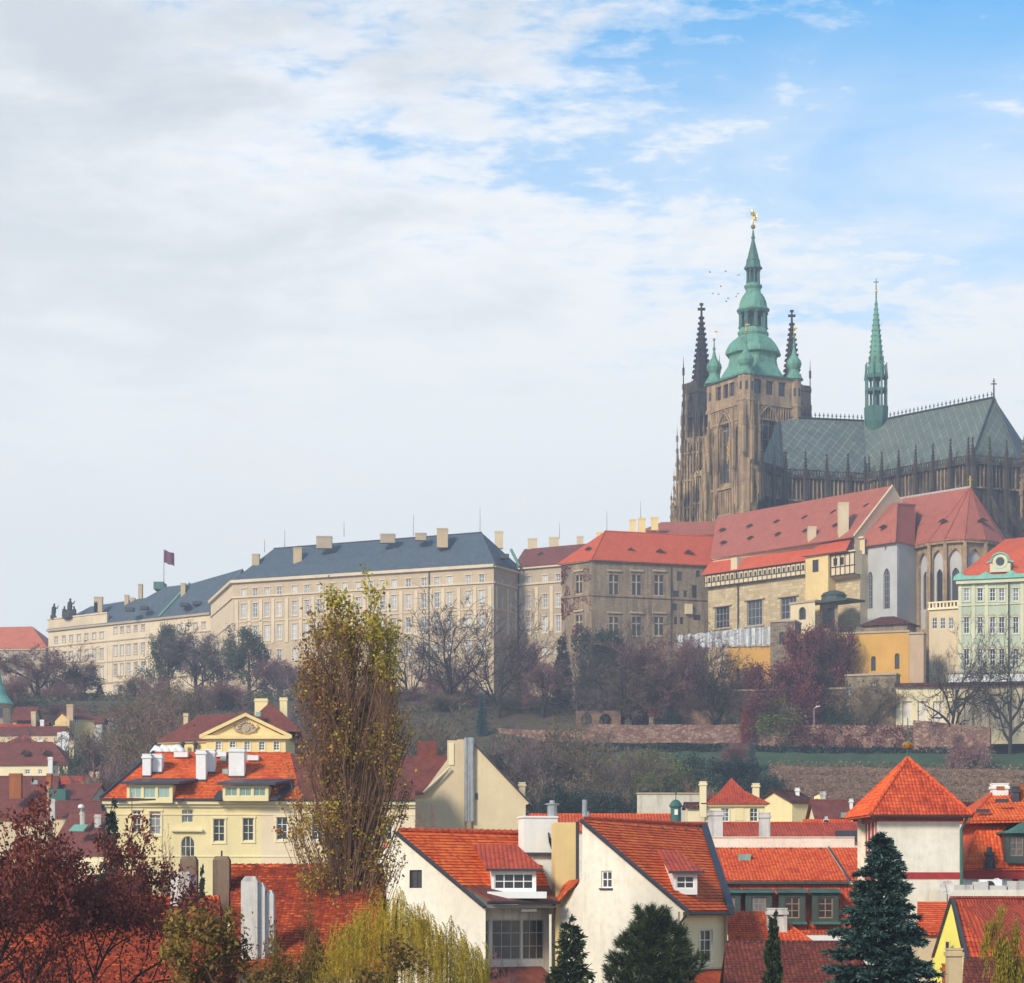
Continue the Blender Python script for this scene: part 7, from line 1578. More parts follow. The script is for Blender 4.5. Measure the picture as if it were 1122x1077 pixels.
  skylight(rf, 925, 893, 285, .8); chimney(rf, 933, 876, 886, 3, 288, T['white'], .7)
  mb = MB(); mb.abox(X(930, 292), X(948, 292), 292, 293, Z(888, 292), Z(882, 292)); mb.build('parapet', T['white'], rf)
  b, f, rf, ez, rz = simple_house('town_house', 'low orange-red roof with two small scrolled gables below the narrow yellow house', 'house', (888, 262), (952, 262), 908, 899, 7, T['cream_pale'], T['tile_bright'], group='red roofs left of the square tower')
  for px in (905.5, 937):
    mb = MB(); p = P3(px, 904.5, 261); mb.slab([p + Vector((-.55, 0, 0)), p + Vector((.55, 0, 0)), p + Vector((.22, 0, .6)), p + Vector((-.22, 0, .6))], .02); mb.hexa([p + Vector((-.6, 0, 0)), p + Vector((.6, 0, 0)), p + Vector((.6, .5, 0)), p + Vector((-.6, .5, 0))], [p + Vector((-.2, 0, .75)), p + Vector((.2, 0, .75)), p + Vector((.2, .5, .75)), p + Vector((-.2, .5, .75))]); mb.abox(p.x - .14, p.x + .14, p.y, p.y + .4, p.z + .76, p.z + 1.0); mb.build('gable', T['chimney_grey'], rf)
  # --- mansard house with green dormers
  b = thing('mansard_house', 'house with a red mansard roof, row of dark green dormers and two pale chimneys', 'house', v3(P2(860, 188), 9))
  f = fr_px((776, 185), (930, 185)); D = 185; L = f.L; zz = lambda p, d=0: Z(p, D + d); sE = f.s_of(932)
  mb = MB(); wall(mb, f, 0, L + 1, 8, zz(1023), (), .2, -1.4); mb.face([f.pt(L + 1, -1.4, 8), f.pt(L + 1, 10, 8), f.pt(L + 1, 10, zz(935)), f.pt(L + 1, -1.4, zz(1023))]); mb.build('wall', T['white'], b)
  mb = MB(); mb.box(f, -3, L + 1.6, 8.0, 9.2, zz(932, 8), zz(918, 9)); mb.box(f, -3, L + 1.6, 7.9, 9.3, zz(918, 9) + .003, zz(917, 9)); mb.build('parapet_wall', T['whitewall'], b)
  up = [f.pt(-.5, -.5, zz(965, -.5)), f.pt(f.s_of(928.5), -.5, zz(965, -.5)), f.pt(f.s_of(921), 7.9, zz(929, 8)), f.pt(-.5, 7.9, zz(929, 8))]
  rf = roof_slabs(b, [up], T['tile_bright'], .15); tiles(rf, up, T['g_bright'], .38, .27, .05, .035, 3); r2 = [up[1] + Vector((.25, 0, 0)), f.pt(L + 2, -.5, up[1].z), f.pt(L + 2, 7.9, up[2].z), up[2] + Vector((.25, 0, 0))]; tiles(roof_slabs(b, [r2], T['tile_bright'], .15), r2, T['g_bright'], .38, .27, .05, .035, 4)
  line3('flashing', rf, [up[1] + Vector((.12, 0, .05)), up[2] + Vector((.12, 0, .05))], .1, T['flashing'], 4)
  mb = MB(); mb.box(f, -.6, f.s_of(929), -.72, -.2, zz(968.5), zz(965.6)); strip(mb, f, -.6, f.s_of(929), zz(969.5), .1, .55); mb.build('gutter', T['dark_green'], b)
  lowr = [f.pt(-.5, -1.5, zz(1022, -1.5)), f.pt(L + 1, -1.5, zz(1022, -1.5)), f.pt(L + 1, -.15, zz(969.6)), f.pt(-.5, -.15, zz(969.6))]
  lr = roof_slabs(b, [lowr], T['tile_bright'], .12, 'mansard_roof'); tiles(lr, lowr, T['g_red'], .38, .27, .05, .035, 5)
  for px in (797, 831.5, 868, 904.5):
    q = fr_px((px - 14.5, 183.1), (px + 14.5, 183.1)); mb = MB(); z1, z2 = Z(1011, 183.1), Z(977, 183.1)
    wall(mb, q, 0, q.L, z1, z2, [(q.L / 2, z1 + .35, q.L * .56, (z2 - z1) * .68, '')], .25); mb.face([q.pt(0, 0, z1), q.pt(0, 1.6, z1), q.pt(0, 1.9, z2), q.pt(0, 0, z2)]); mb.face([q.pt(q.L, 0, z1), q.pt(q.L, 1.6, z1), q.pt(q.L, 1.9, z2), q.pt(q.L, 0, z2)]); d = mb.build('dormer', T['dark_green'], b)
    window(d, q, q.L / 2, z1 + .35, q.L * .56, (z2 - z1) * .68, T['wood'], T['glass'], 2, 3, '', .12, .09)
    mb = MB(); mb.slab([q.pt(-.2, -.35, z2 + .02), q.pt(q.L + .2, -.35, z2 + .02), q.pt(q.L + .1, 1.6, z2 + .25), q.pt(-.1, 1.6, z2 + .25)], .1); mb.build('dormer_roof', T['copper_dark'], d); mb = MB(); mb.box(q, -.1, q.L + .1, -.2, -.003, z1 - .12, z1 + .08); mb.build('sill', T['copper_dark'], d)
  skylight(rf, 815.5, 940, 191 - 1.2, 1.0)
  mb = MB()
  for i in range(9): p = up[3].lerp(up[2], (i + .5) / 9) + Vector((0, -.5, -.12)); mb.abox(p.x - .07, p.x + .07, p.y - .05, p.y + .05, p.z, p.z + .14)
  mb.build('snow_hooks', T['flashing'], rf)
  chimney(b, 784.5, 889, 918, 15, 195.5, T['chimney_grey'], 1.2); chimney(b, 838.5, 891.5, 918, 11, 195.5, T['chimney_grey'], 1.1)
  # lower roofs in front
  b = thing('annex_house', 'low house with bright red hip roof and short square chimney below the green dormers', 'house', v3(P2(840, 158), 9)); D = 156
  a0, a1, a2, a3 = P3(798, 1033, 153), P3(891, 1033, 153), P3(845, 999, 158), P3(797, 999, 158)
  rf = roof_slabs(b, [[a0, a1, a2, a3], [a1, P3(880, 1036, 163), a2]], T['tile_bright'], .15); tiles(rf, [a0, a1, a2, a3], T['g_bright'], .36, .26, .05, .035, 6); mb = MB(); mb.prism([(a0.x, 153.3), (a1.x - .3, 153.3), (a1.x - .6, 163), (a0.x, 163)], 8, a0.z - .16); mb.build('wall', T['white'], b)
  line3('hip_cap', rf, [a1, a2], .12, T['tile_bright'], 6); chimney(rf, 852, 996.5, 1014, 21, 154.6, T['chimney_grey'], .9); mb = MB(); mb.abox(X(846, 154.5), X(858, 154.5), 154.53, 154.7, Z(1003.5, 154.5), Z(999, 154.5)); mb.build('flue_opening', T['iron'], rf)
  b = thing('barn', 'building with a big dark brown weathered tile roof at the bottom behind the blue spruce', 'building', v3(P2(860, 126), 9))
  c0, c1 = P3(795, 1033, 131), P3(945, 1033, 131); d0, d1 = P3(790, 1120, 121), P3(950, 1120, 121); rf = roof_slabs(b, [[d0, d1, c1, c0], [c0, c1, c1 + Vector((0, 8, -5)), c0 + Vector((0, 8, -5))]], T['tile_brown'], .15); tiles(rf, [d0, d1, c1, c0], T['g_brown'], .34, .24, .06, .04, 7)
  mb = MB(); mb.prism([(d0.x + .4, 121.5), (d1.x - .4, 121.5), (c1.x - .4, 138), (c0.x + .4, 138)], 8, d0.z - .2); mb.build('wall', T['sandwall'], b); line3('ridge_cap', rf, [c0, c1], .14, T['tile_brown'], 6)
  # --- square tower
  b = thing('square_tower', 'white square tower with red bands and a red tiled pyramid roof', 'tower', v3(P2(1000, 174), 9))
  c = P2(962, 170); f = Fr(c, P2(1051.5, 170.6)); g = Fr(Vector((c.x - .02, c.y + 6.0)), c); W = f.L; ez = Z(893.5, 170)
  hw = [(g.L * (.22 + .28 * i), Z(934, 172), 1.05, 2.9, '') for i in range(3)]
  mb = MB(); wall(mb, f, 0, W, 8, ez, (), .2); wall(mb, g, 0, g.L, 8, ez, hw, .2); mb.face([f.pt(W, 0, 8), f.pt(W, 6, 8), f.pt(W, 6, ez), f.pt(W, 0, ez)]); mb.face([f.pt(0, 6, 8), f.pt(W, 6, 8), f.pt(W, 6, ez), f.pt(0, 6, ez)]); mb.build('wall', T['whitewall'], b)
  for h in hw: o = window(b, g, h[0], h[1], h[2], h[3], T['redpaint'], T['glass_dark'], 2, 2, '', .08, .12); trim(o, h[2], h[3], .08, T['redpaint'], .16, .18, .08)
  mb = MB()
  for fr in (f, g): strip(mb, fr, -.06, fr.L + .06, Z(963, 170), .48, .06)
  mb.build('red_band', T['redpaint'], b); mb = MB()
  for fr, o in ((f, .22), (g, .223)): strip(mb, fr, -.2, fr.L + .2, ez - .4, .4, o)
  mb.build('cornice', T['redpaint'], b)
  ap = f.pt(W / 2, 3, Z(831, 173)); o = .75; E = [f.pt(-o, -o, ez + .02), f.pt(W + o, -o, ez + .02), f.pt(W + o, 6 + o, ez + .02), f.pt(-o, 6 + o, ez + .02)]
  rf = roof_slabs(b, [[E[i], E[(i + 1) % 4], ap] for i in range(4)], T['tile_red'], .14)
  for i in (0, 3): tiles(rf, [E[i], E[(i + 1) % 4], ap, ap], T['g_red'] if i == 0 else T['g_bright'], .34, .26, .045, .035, 8 + i)
  for i in range(4):
    mb = MB(); n_ = 18
    for j in range(n_): p, q = E[i].lerp(ap, j / n_), E[i].lerp(ap, (j + .95) / n_); mb.tube([p + Vector((0, 0, .06)), q + Vector((0, 0, .1))], [.15, .12], 7)
    mb.build('hip_tiles', T['tile_bright'], rf)
  mb = MB(); mb.tube([ap, ap + Vector((0, 0, 3.0))], [.07, .03], 6); mb.tube([ap + Vector((.2, 0, 0)), ap + Vector((.2, 0, 1.0))], [.04, .02], 5); fi = mb.build('finial', T['green_paint'], rf); mb = MB(); zc = Z(816, 173); mb.lathe((ap.x, ap.y), [(.03, zc - .25), (.28, zc - .2), (.42, zc), (.28, zc + .2), (.03, zc + .25)], 14); mb.build('gilded_ball', T['gold'], fi, True)
  line3('gutter', rf, [E[0] + Vector((0, -.08, -.1)), E[1] + Vector((0, -.08, -.1))], .09, T['wood_dark'], 6); line3('drainpipe', b, [E[1] + Vector((-.4, .1, -.15)), f.pt(W + .12, -.05, ez - 1.0), f.pt(W + .12, -.05, Z(975, 170))], .12, T['green_paint'], 7)
  # --- house right of the tower with curved dormer
  b = thing('dormer_house', 'red mansard house right of the square tower with a green curved dormer', 'house', v3(P2(1100, 180), 9)); D = 178
  f = fr_px((1056, 178), (1170, 178)); zz = lambda p, d=0: Z(p, D + d)
  hs = [(f.s_of(px), zz(983), 1.15, 1.5, '') for px in (1104, 1121, 1138)]
  mb = MB(); wall(mb, f, 0, f.L, 8, zz(963), hs, .2); mb.face([f.pt(0, 0, 8), f.pt(0, 10, 8), f.pt(0, 10, zz(963)), f.pt(0, 0, zz(963))]); mb.build('wall', T['white'], b)
  for h in hs: o = window(b, f, h[0], h[1], h[2], h[3], T['frame_white'], T['glass'], 2, 2, '', .08, .09); trim(o, h[2], h[3], .08, T['redpaint'], .2, .2, .06)
  mb = MB(); strip(mb, f, -.2, f.L, zz(963), zz(953) - zz(963), .35); mb.build('cornice', T['redpaint'], b)
  m = [f.pt(-.2, -.5, zz(951.5, -.5)), f.pt(f.L, -.5, zz(951.5, -.5)), f.pt(f.L, 2.2, zz(897, 2)), f.pt(f.s_of(1082), 2.2, zz(897, 2))]; rf = roof_slabs(b, [m, [f.pt(-.2, 10, m[0].z), m[0], m[3], f.pt(f.s_of(1082), 9, m[3].z)]], T['tile_bright'], .14, 'mansard_roof'); tiles(rf, m, T['g_bright'], .36, .27, .05, .035, 12)
  line3('hip_cap', rf, [m[0], m[3]], .13, T['tile_bright'], 6)
  u = [f.pt(f.s_of(1062), .8, zz(900, 1)), f.pt(f.L, .8, zz(898, 1)), f.pt(f.L, 8, zz(862, 8)), f.pt(f.s_of(1118), 8, zz(862, 8))]; ur = roof_slabs(b, [u, [f.pt(f.s_of(1060), 12, u[0].z), u[0], u[3]]], T['tile_bright'], .16); tiles(ur, u, T['g_orange'], .36, .27, .05, .035, 13); line3('hip_cap', ur, [u[0], u[3]], .16, T['tile_bright'], 6)
  mb = MB(); mb.box(f, f.s_of(1062) + .2, f.L, 1.0, 1.5, zz(903, 1), zz(900.5, 1)); mb.build('eaves_board', T['wood_dark'], ur)
  chimney(ur, 1096.5, 859.5, 877, 17, 184, T['white'], 1.1); mb = MB(); mb.abox(X(1092, 183.8), X(1101, 183.8), 183.9, 183.98, Z(865, 184), Z(861.5, 184)); mb.build('flue_opening', T['brick'], ur)
  chimney(ur, 1113, 863, 871, 7, 182.5, T['flashing'], .8); chimney(ur, 1122, 861, 869, 8, 183, T['brick'], .8)
  for px, py in ((1098, 878), (1077, 889)): mb = MB(); p = P3(px, py, 180.5 if px > 1090 else 179.6); mb.abox(p.x - .5, p.x + .5, p.y - .1, p.y + .1, p.z - .1, p.z + .18); mb.build('snow_hook', T['flashing'], ur)
  q = fr_px((1102, 177.2), (1146, 177.2)); z1, z2 = Z(943, 177.2), Z(913, 177.2); hh = [(q.L * (.27 + .46 * i), z1 + .35, 1.0, 1.45, '') for i in range(2)]; mb = MB(); wall(mb, q, 0, q.L, z1 - .2, z2, hh, .2)
  mb.face([q.pt(0, 0, z1), q.pt(0, 2.5, z1), q.pt(0, 2.5, z2), q.pt(0, 0, z2)]); d = mb.build('dormer', T['dark_green'], b)
  for h in hh: window(d, q, h[0], h[1], h[2], h[3], T['wood'], T['glass'], 2, 3, '', .1, .08)
  mb = MB(); n_ = 12
  for i in range(n_):
    a, c_ = -.3 + (q.L + .6) * i / n_, -.3 + (q.L + .6) * (i + 1) / n_; hh_ = lambda s: .15 + .75 * math.sin(max(0, min(1, (s + .3) / (q.L + .6))) * math.pi) ** 2
    mb.hexa([q.pt(a, -.4, z2), q.pt(c_, -.4, z2), q.pt(c_, 2.6, z2), q.pt(a, 2.6, z2)], [q.pt(a, -.35, z2 + hh_(a)), q.pt(c_, -.35, z2 + hh_(c_)), q.pt(c_, 2.6, z2 + hh_(c_)), q.pt(a, 2.6, z2 + hh_(a))], 0, i in (0, n_ - 1))
  mb.build('dormer_roof', T['copper_dark'], d)
  mb = MB(); p = P3(1084, 944, 177.2); mb.lathe((p.x, p.y), [(.28, p.z - .5), (.28, p.z + .4), (.42, p.z + .45), (.42, p.z + .7), (.2, p.z + .75), (.18, p.z + 1.1)], 8); mb.build('vent', T['flashing'], rf); mb = MB(); mb.slab([P3(1078, 951, 176.9), P3(1091, 951, 176.9), P3(1088, 936, 178.1), P3(1081, 936, 178.1)], .06); mb.build('flashing', T['flashing'], rf)
  # back gable seen between
  b, f, rf, ez, rz = simple_house('town_house', 'small white gable with dark verge peeping out between tower and orange roof', 'house', (1056, 235), (1086, 235), 893, 880, 6, T['white'], T['tile_brown'], group='red roofs left of the square tower')
  # flat terrace with dishes and white units
  b = thing('roof_terrace', 'flat pale roof terrace with plain parapet behind the yellow gable', 'terrace', v3(P2(1080, 166), 9)); f = fr_px((1041, 162), (1125, 162)); zt = Z(975, 162)
  mb = MB(); mb.box(f, 0, f.L, 0, 8, 8, zt); mb.build('wall', T['whitewall'], b); mb = MB()
  for i, (a, c_, h) in enumerate(((0, .3, .35), (.31, .5, .55), (.52, .74, .3), (.76, 1, .6))): mb.box(f, f.L * a, f.L * c_, .02 + i * .01, .5, zt + .003, zt + h)
  mb.build('parapet', T['chimney_grey'], b)
  def dish(px, py, D, r, lab):
    p = P3(px, py, D); r *= .72; mb = MB(); n = 14; ax = Vector((-.35, -1, .3)).normalized(); u_ = ax.cross(Vector((0, 0, 1))).normalized(); w_ = u_.cross(ax)
    rings = [[p + ax * (-(1 - rr_ * rr_) * r * .28) + (u_ * math.cos(2 * math.pi * i / n) + w_ * math.sin(2 * math.pi * i / n)) * r * rr_ for i in range(n)] for rr_ in (.05, .5, 1)]
    for a_, b_ in zip(rings, rings[1:]):
      for i in range(n): mb.face([a_[i], a_[(i + 1) % n], b_[(i + 1) % n], b_[i]])
    b = thing('satellite_dish', lab, 'satellite dish', p - Vector((0, 0, r * 2)), 'satellite dishes on the terrace')
    mb.build('dish', T['chimney_grey'], b); line3('pole', b, [p - ax * r * .3, p - ax * r * .4 - Vector((0, 0, r * 2.2))], .035, T['iron'], 5); line3('arm', b, [p - Vector((0, 0, r)), p + ax * r * 1.1], .02, T['iron'], 4)
  dish(1037.5, 972, 160, .68, 'large white satellite dish at the foot of the square tower'); dish(1092, 966.5, 163, .42, 'small white satellite dish on the terrace right of the square tower')
  b = thing('cooling_unit', 'white air conditioning unit with a dark fan opening on the flat terrace', 'air conditioner', P3(1086, 978, 163)); p = P3(1086, 978, 162.5); mb = MB(); mb.abox(p.x - .75, p.x + .75, p.y, p.y + .6, p.z, p.z + .9); mb.build('housing', T['plastic'], b); mb = MB(); mb.tube([p + Vector((-.1, -.03, .45)), p + Vector((-.1, -.004, .45))], .36, 16); mb.build('fan_grille', T['iron'], b)
  # yellow gable house
  b = thing('gable_house', 'house with a small vivid yellow gable and old red tile roof at the lower right', 'house', v3(P2(1060, 142), 9)); D = 140
  A, Bb = P3(1041.5, 985, 140), P3(1057, 1049, 138.2); C2, C3 = P3(1150, 981, 146), P3(1150, 1049, 139.5); C2.z = A.z; C3.z = Bb.z
  rf = roof_slabs(b, [[Bb + Vector((.12, -.2, 0)), C3, C2, A + Vector((.12, -.2, 0))]], T['tile_red'], .16); tiles(rf, [Bb + Vector((.12, -.2, 0)), C3, C2, A + Vector((.12, -.2, 0))], T['g_red'], .36, .27, .05, .04, 14)
  mb = MB(); lw = P3(1022, 1049, 142); lw.z = Bb.z
  mb.face([A + Vector((0, 0, -.05)), Bb + Vector((-.1, 0, 0)), v3(Bb, 8) + Vector((-.1, 0, 0)), v3(lw, 8), lw]); mb.face([v3(Bb, 8), v3(C3, 8), C3 + Vector((0, .2, -.2)), Bb + Vector((0, .2, -.2))]); mb.build('wall', T['yellow_bright'], b)
  roof_slabs(b, [[lw + Vector((-.1, -.1, 0)), A + Vector((-.1, -.1, -.02)), A + Vector((4, 5, -.02)), lw + Vector((4, 5, 0))]], T['tile_red'], .14)
  line3('verge', rf, [A + Vector((.05, -.3, .03)), Bb + Vector((.1, -.3, -.02))], .15, T['flashing'], 5); line3('verge', rf, [A + Vector((-.05, -.2, 0)), lw + Vector((0, -.2, 0))], .1, T['flashing'], 5); line3('ridge_cap', rf, [A + Vector((0, 0, .06)), C2 + Vector((0, 0, .06))], .13, T['tile_red'], 6)
  mb = MB()
  for i in range(5): p = A.lerp(C2, (i + .7) / 5) + (Bb - A).normalized() * .55 + Vector((0, -.05, .1)); mb.abox(p.x - .06, p.x + .06, p.y - .05, p.y + .05, p.z, p.z + .12)
  mb.build('snow_hooks', T['flashing'], rf)
  f = fr_px((1035.5, 139.3), (1046, 138.8)); mb = MB(); mb.box(f, f.L * .1, f.L * .42, -.03, .05, Z(1039, 139), Z(1032, 139)); mb.build('window', T['glass_dark'], b); mb = MB(); mb.box(f, f.L * .02, f.L * .52, -.02, .02, Z(1040, 139), Z(1031, 139)); mb.build('window_surround', T['yellowwall'], b)
  chimney(b, 1047, 1041, 1085, 15, 131, T['chimney_tan'], 1.0, name='chimney'); chimney(b, 1037.5, 1058, 1090, 5, 132, T['brick'], .8)
  b = thing('lean_to', 'orange tiled lean-to roof between the blue spruce and the yellow gable', 'house', v3(P2(1020, 150), 9)); a = [P3(1005, 1022, 147), P3(1034, 1022, 147), P3(1040, 988, 152), P3(1005, 988, 152)]; tiles(roof_slabs(b, [a], T['tile_bright'], .14), a, T['g_bright'], .36, .27, .0, .05, 15); mb = MB(); mb.prism([(a[0].x + .1, 147.3), (a[1].x - .1, 147.3), (a[1].x - .1, 153), (a[0].x + .1, 153)], 8, a[0].z - .15); mb.build('wall', T['sandwall'], b)
  b = thing('shed', 'low shed with dark brown tiles in the lower right corner beside the yellow bush', 'shed', v3(P2(1090, 124), 9)); a = [P3(1052, 1120, 118), P3(1150, 1120, 118), P3(1150, 1050, 125), P3(1056, 1050, 125)]; rf = roof_slabs(b, [a], T['tile_brown'], .15); tiles(rf, a, T['g_brown'], .34, .24, .06, .04, 16); mb = MB(); mb.prism([(a[0].x + .3, 118.4), (a[1].x - .3, 118.4), (a[1].x - .3, 126), (a[0].x + .3, 126)], 8, a[0].z - .16); mb.build('wall', T['sandwall'], b)
right_houses()
# ------------------------------------------------------------------ old roofs at the lower left
def old_roofs():
  T = M
  b = thing('old_house', 'house with a large old mottled orange tile roof at the bottom left behind the maple', 'house', v3(P2(100, 118), 9))
  a = [P3(-60, 1130, 104), P3(246, 1130, 104), P3(241, 985, 119), P3(-60, 985, 119)]
  rf = roof_slabs(b, [a, [a[3], a[2], a[2] + Vector((0, 12, -6)), a[3] + Vector((0, 12, -6))]], T['tile_oldrow'], .2); tiles(rf, a, T['g_old'], .33, .21, .03, .10, 17)
  mb = MB(); mb.prism([(a[0].x + .3, 104.5), (a[1].x - .3, 104.5), (a[2].x - .3, 130), (a[3].x + .3, 130)], 8, a[0].z - .2); mb.build('wall', T['sandwall'], b)
  mb = MB(); n = 34
  for i in range(n): p, q = a[3].lerp(a[2], i / n), a[3].lerp(a[2], (i + .95) / n); mb.tube([p + Vector((0, 0, .05)), q + Vector((0, 0, .08))], [.12, .14], 7)
  mb.build('ridge_tiles', T['tile_oldrow'], rf)
  chimney(rf, 197, 955, 990, 21, 118, T['chimney_grey'], 1.0, False); chimney(rf, 207, 958, 990, 12, 118.4, T['chimney_white'], .9, False)
  b = thing('old_house', 'house with a darker old tile roof and worn white chimney stack left of the poplar', 'house', v3(P2(300, 125), 9))
  a = [P3(252, 1060, 113), P3(420, 1060, 113), P3(420, 950, 125), P3(253, 950, 125)]
  rf = roof_slabs(b, [a, [a[3], a[2], a[2] + Vector((0, 12, -6)), a[3] + Vector((0, 12, -6))]], T['tile_oldrow'], .2); tiles(rf, a, T['g_old'], .33, .21, .03, .10, 17)
  mb = MB(); mb.prism([(a[0].x + .3, 113.5), (a[1].x - .3, 113.5), (a[2].x - .3, 136), (a[3].x + .3, 136)], 8, a[0].z - .2); mb.build('wall', T['sandwall'], b)
  mb = MB(); n = 22
  for i in range(n): p, q = a[3].lerp(a[2], i / n), a[3].lerp(a[2], (i + .95) / n); mb.tube([p + Vector((0, 0, .05)), q + Vector((0, 0, .08))], [.12, .14], 7)
  mb.build('ridge_tiles', T['tile_oldrow'], rf)
  D = 113.6; c = thing('chimney_stack', 'worn white chimney stack of three stepped flues on the old dark tile roof', 'chimney', P3(279, 1015, D))
  for px, pt, w, dd in ((273, 960, 18, 0), (285, 967, 9, .25), (294, 975, 9, .5)):
    mb = MB(); x0, x1 = X(px - w / 2, D), X(px + w / 2, D); zt = Z(pt, D); zb = Z(1020, D) - 1.5
    mb.hexa([Vector((x0, D + dd, zb)), Vector((x1, D + dd, zb)), Vector((x1, D + dd + .8, zb)), Vector((x0, D + dd + .8, zb))], [Vector((x0, D + dd, zt - .25)), Vector((x1, D + dd, zt - .25)), Vector((x1, D + dd + .8, zt - .25)), Vector((x0, D + dd + .8, zt - .25))]); mb.hexa([Vector((x0, D + dd, zt - .25)), Vector((x1, D + dd, zt - .25)), Vector((x1, D + dd + .8, zt - .25)), Vector((x0, D + dd + .8, zt - .25))], [Vector((x0 + .18, D + dd + .1, zt)), Vector((x1 - .12, D + dd + .1, zt)), Vector((x1 - .12, D + dd + .7, zt)), Vector((x0 + .18, D + dd + .7, zt))])
    mb.build('flue', T['chimney_grey'], c)
  for px, pt, pb, w, d_, lab in ((206, 938, 985, 18, 123, 'old brown brick chimney in front of the yellow house door'), (242, 938, 985, 18, 121.5, 'old brown brick chimney with a rounded top right of the house door')):
    c = thing('brick_chimney', lab, 'chimney', P3(px, pb, d_), 'old brick chimneys'); mb = MB(); x0, x1 = X(px - w / 2, d_), X(px + w / 2, d_); z0_, zt = Z(pb, d_) - 1.2, Z(pt, d_)
    mb.abox(x0, x1, d_, d_ + .9, z0_, zt - .2); mb.hexa([Vector((x0, d_, zt - .2)), Vector((x1, d_, zt - .2)), Vector((x1, d_ + .9, zt - .2)), Vector((x0, d_ + .9, zt - .2))], [Vector((x0 + .12, d_ + .1, zt)), Vector((x1 - .12, d_ + .1, zt)), Vector((x1 - .12, d_ + .8, zt)), Vector((x0 + .12, d_ + .8, zt))]); mb.build('shaft', T['chimney_old'], c)
    mb = MB(); mb.tube([P3(px + 1, pt, d_ + .4), P3(px + 1, pt - 6, d_ + .4)], .05, 5); mb.build('pipe', T['lead'], c)
  b, f, rf, ez, rz = simple_house('garden_shed', 'small white gabled shed glimpsed behind the dark red maple', 'shed', (118, 150), (147, 150), 975, 962, 4, T['white'], T['tile_brown'])
old_roofs()
# ------------------------------------------------------------------ vegetation
def rot_about(v, axis, ang): return Matrix.Rotation(ang, 3, axis) @ v
def grow(seed, levels=4, trunk=.3, nchild=(6, 5, 5, 4), ang=(45, 48, 50, 50), ratio=(.62, .6, .58, .55), r0=.022, up=.25, crook=.18, spread=1.0):
  """recursive skeleton of a tree about 1 high: list of (path, radii, level)"""
  rng = random.Random(seed); out = []
  def branch(p, d, L, r, lev):
    n = 5 if lev == 0 else 4 if lev < 3 else 3
    pts, q = [p.copy()], d.copy()
    for i in range(n):
      w = Vector((rng.gauss(0, 1), rng.gauss(0, 1), rng.gauss(0, .6))) * crook * (.5 if lev == 0 else 1)
      q = (q + w + Vector((0, 0, up * (.25 if lev else .6)))).normalized(); p = p + q * L / n; pts.append(p.copy())
    rad = [r * (1 - .62 * i / n) for i in range(n + 1)]
    out.append((pts, rad, lev))
    if lev >= levels: return
    k = nchild[min(lev, len(nchild) - 1)]
    for i in range(k):
      t = (trunk + (1 - trunk) * (i + rng.random() * .8) / k) if lev == 0 else .25 + .75 * (i + rng.random()) / k
      t = min(t, 1.0); x = t * n; j = min(int(x), n - 1); b = pts[j].lerp(pts[j + 1], x - j); dd = (pts[j + 1] - pts[j]).normalized()
      ax = dd.orthogonal().normalized(); ax = rot_about(ax, dd, rng.random() * 6.283 + i * 2.4)
      a = R(ang[min(lev, len(ang) - 1)] * (.7 + .6 * rng.random())) * (1 if i < k - 1 else .35)
      nd = rot_about(dd, ax, a); nd = Vector((nd.x * spread, nd.y * spread, nd.z)).normalized()
      branch(b, nd, L * ratio[min(lev, len(ratio) - 1)] * (.75 + .5 * rng.random()) * (1.15 - .4 * t if lev == 0 else 1), rad[j] * (.62 if lev < 2 else .6), lev + 1)
  branch(Vector((0, 0, 0)), Vector((0, 0, 1)), .62, r0, 0)
  zt = max(p.z for b in out for p in b[0])
  return [([p / zt for p in b[0]], [r / zt for r in b[1]], b[2]) for b in out]
def twig_quad(mb, a, b, w, rng):
  d = b - a; s = d.cross(Vector((rng.gauss(0, 1), rng.gauss(0, 1), rng.gauss(0, 1))))
  if s.length < 1e-9: return
  s = s.normalized() * w * .5; n = len(mb.v); mb.v += [a - s, a + s, b + s * .4, b - s * .4]; mb.f.append((n, n + 1, n + 2, n + 3)); mb.m.append(0)
def tree_meshes(seed, leaf_n=0, leaf_s=.02, twig_w=.004, twigs=6, cut=3, **kw):
  sk = grow(seed, **kw); rng = random.Random(seed + 99); tm, cm = MB(), MB(); tips = []
  for pts, rad, lev in sk:
    if lev < cut: tm.tube(pts, [max(r, .0012) for r in rad], 7 if lev == 0 else 5 if lev == 1 else 4)
    else:
      for a, b in zip(pts, pts[1:]): twig_quad(cm, a, b, max(twig_w, rad[0] * 1.6), rng)
      L = (pts[-1] - pts[0]).length
      for i in range(twigs):
        t = .2 + .8 * rng.random(); x = t * (len(pts) - 1); j = min(int(x), len(pts) - 2); p = pts[j].lerp(pts[j + 1], x - j)
        d = (pts[j + 1] - pts[j]).normalized() + Vector((rng.gauss(0, .7), rng.gauss(0, .7), rng.gauss(.1, .6))); q = p + d.normalized() * L * (.3 + .4 * rng.random())
        twig_quad(cm, p, q, twig_w, rng); tips.append(q)
      tips.append(pts[-1])
  for i in range(leaf_n): leaf(cm, rng.choice(tips) + Vector((rng.gauss(0, 1), rng.gauss(0, 1), rng.gauss(0, 1))) * leaf_s, leaf_s, rng=rng)
  return tm, cm
_tm = {}
def tree_proto(key, **kw):
  if key not in _tm:
    a, b = tree_meshes(**kw); _tm[key] = (a.mesh('trunk', M['bark'], uv=False), b.mesh('crown', M['twig'], uv=False))
  return _tm[key]
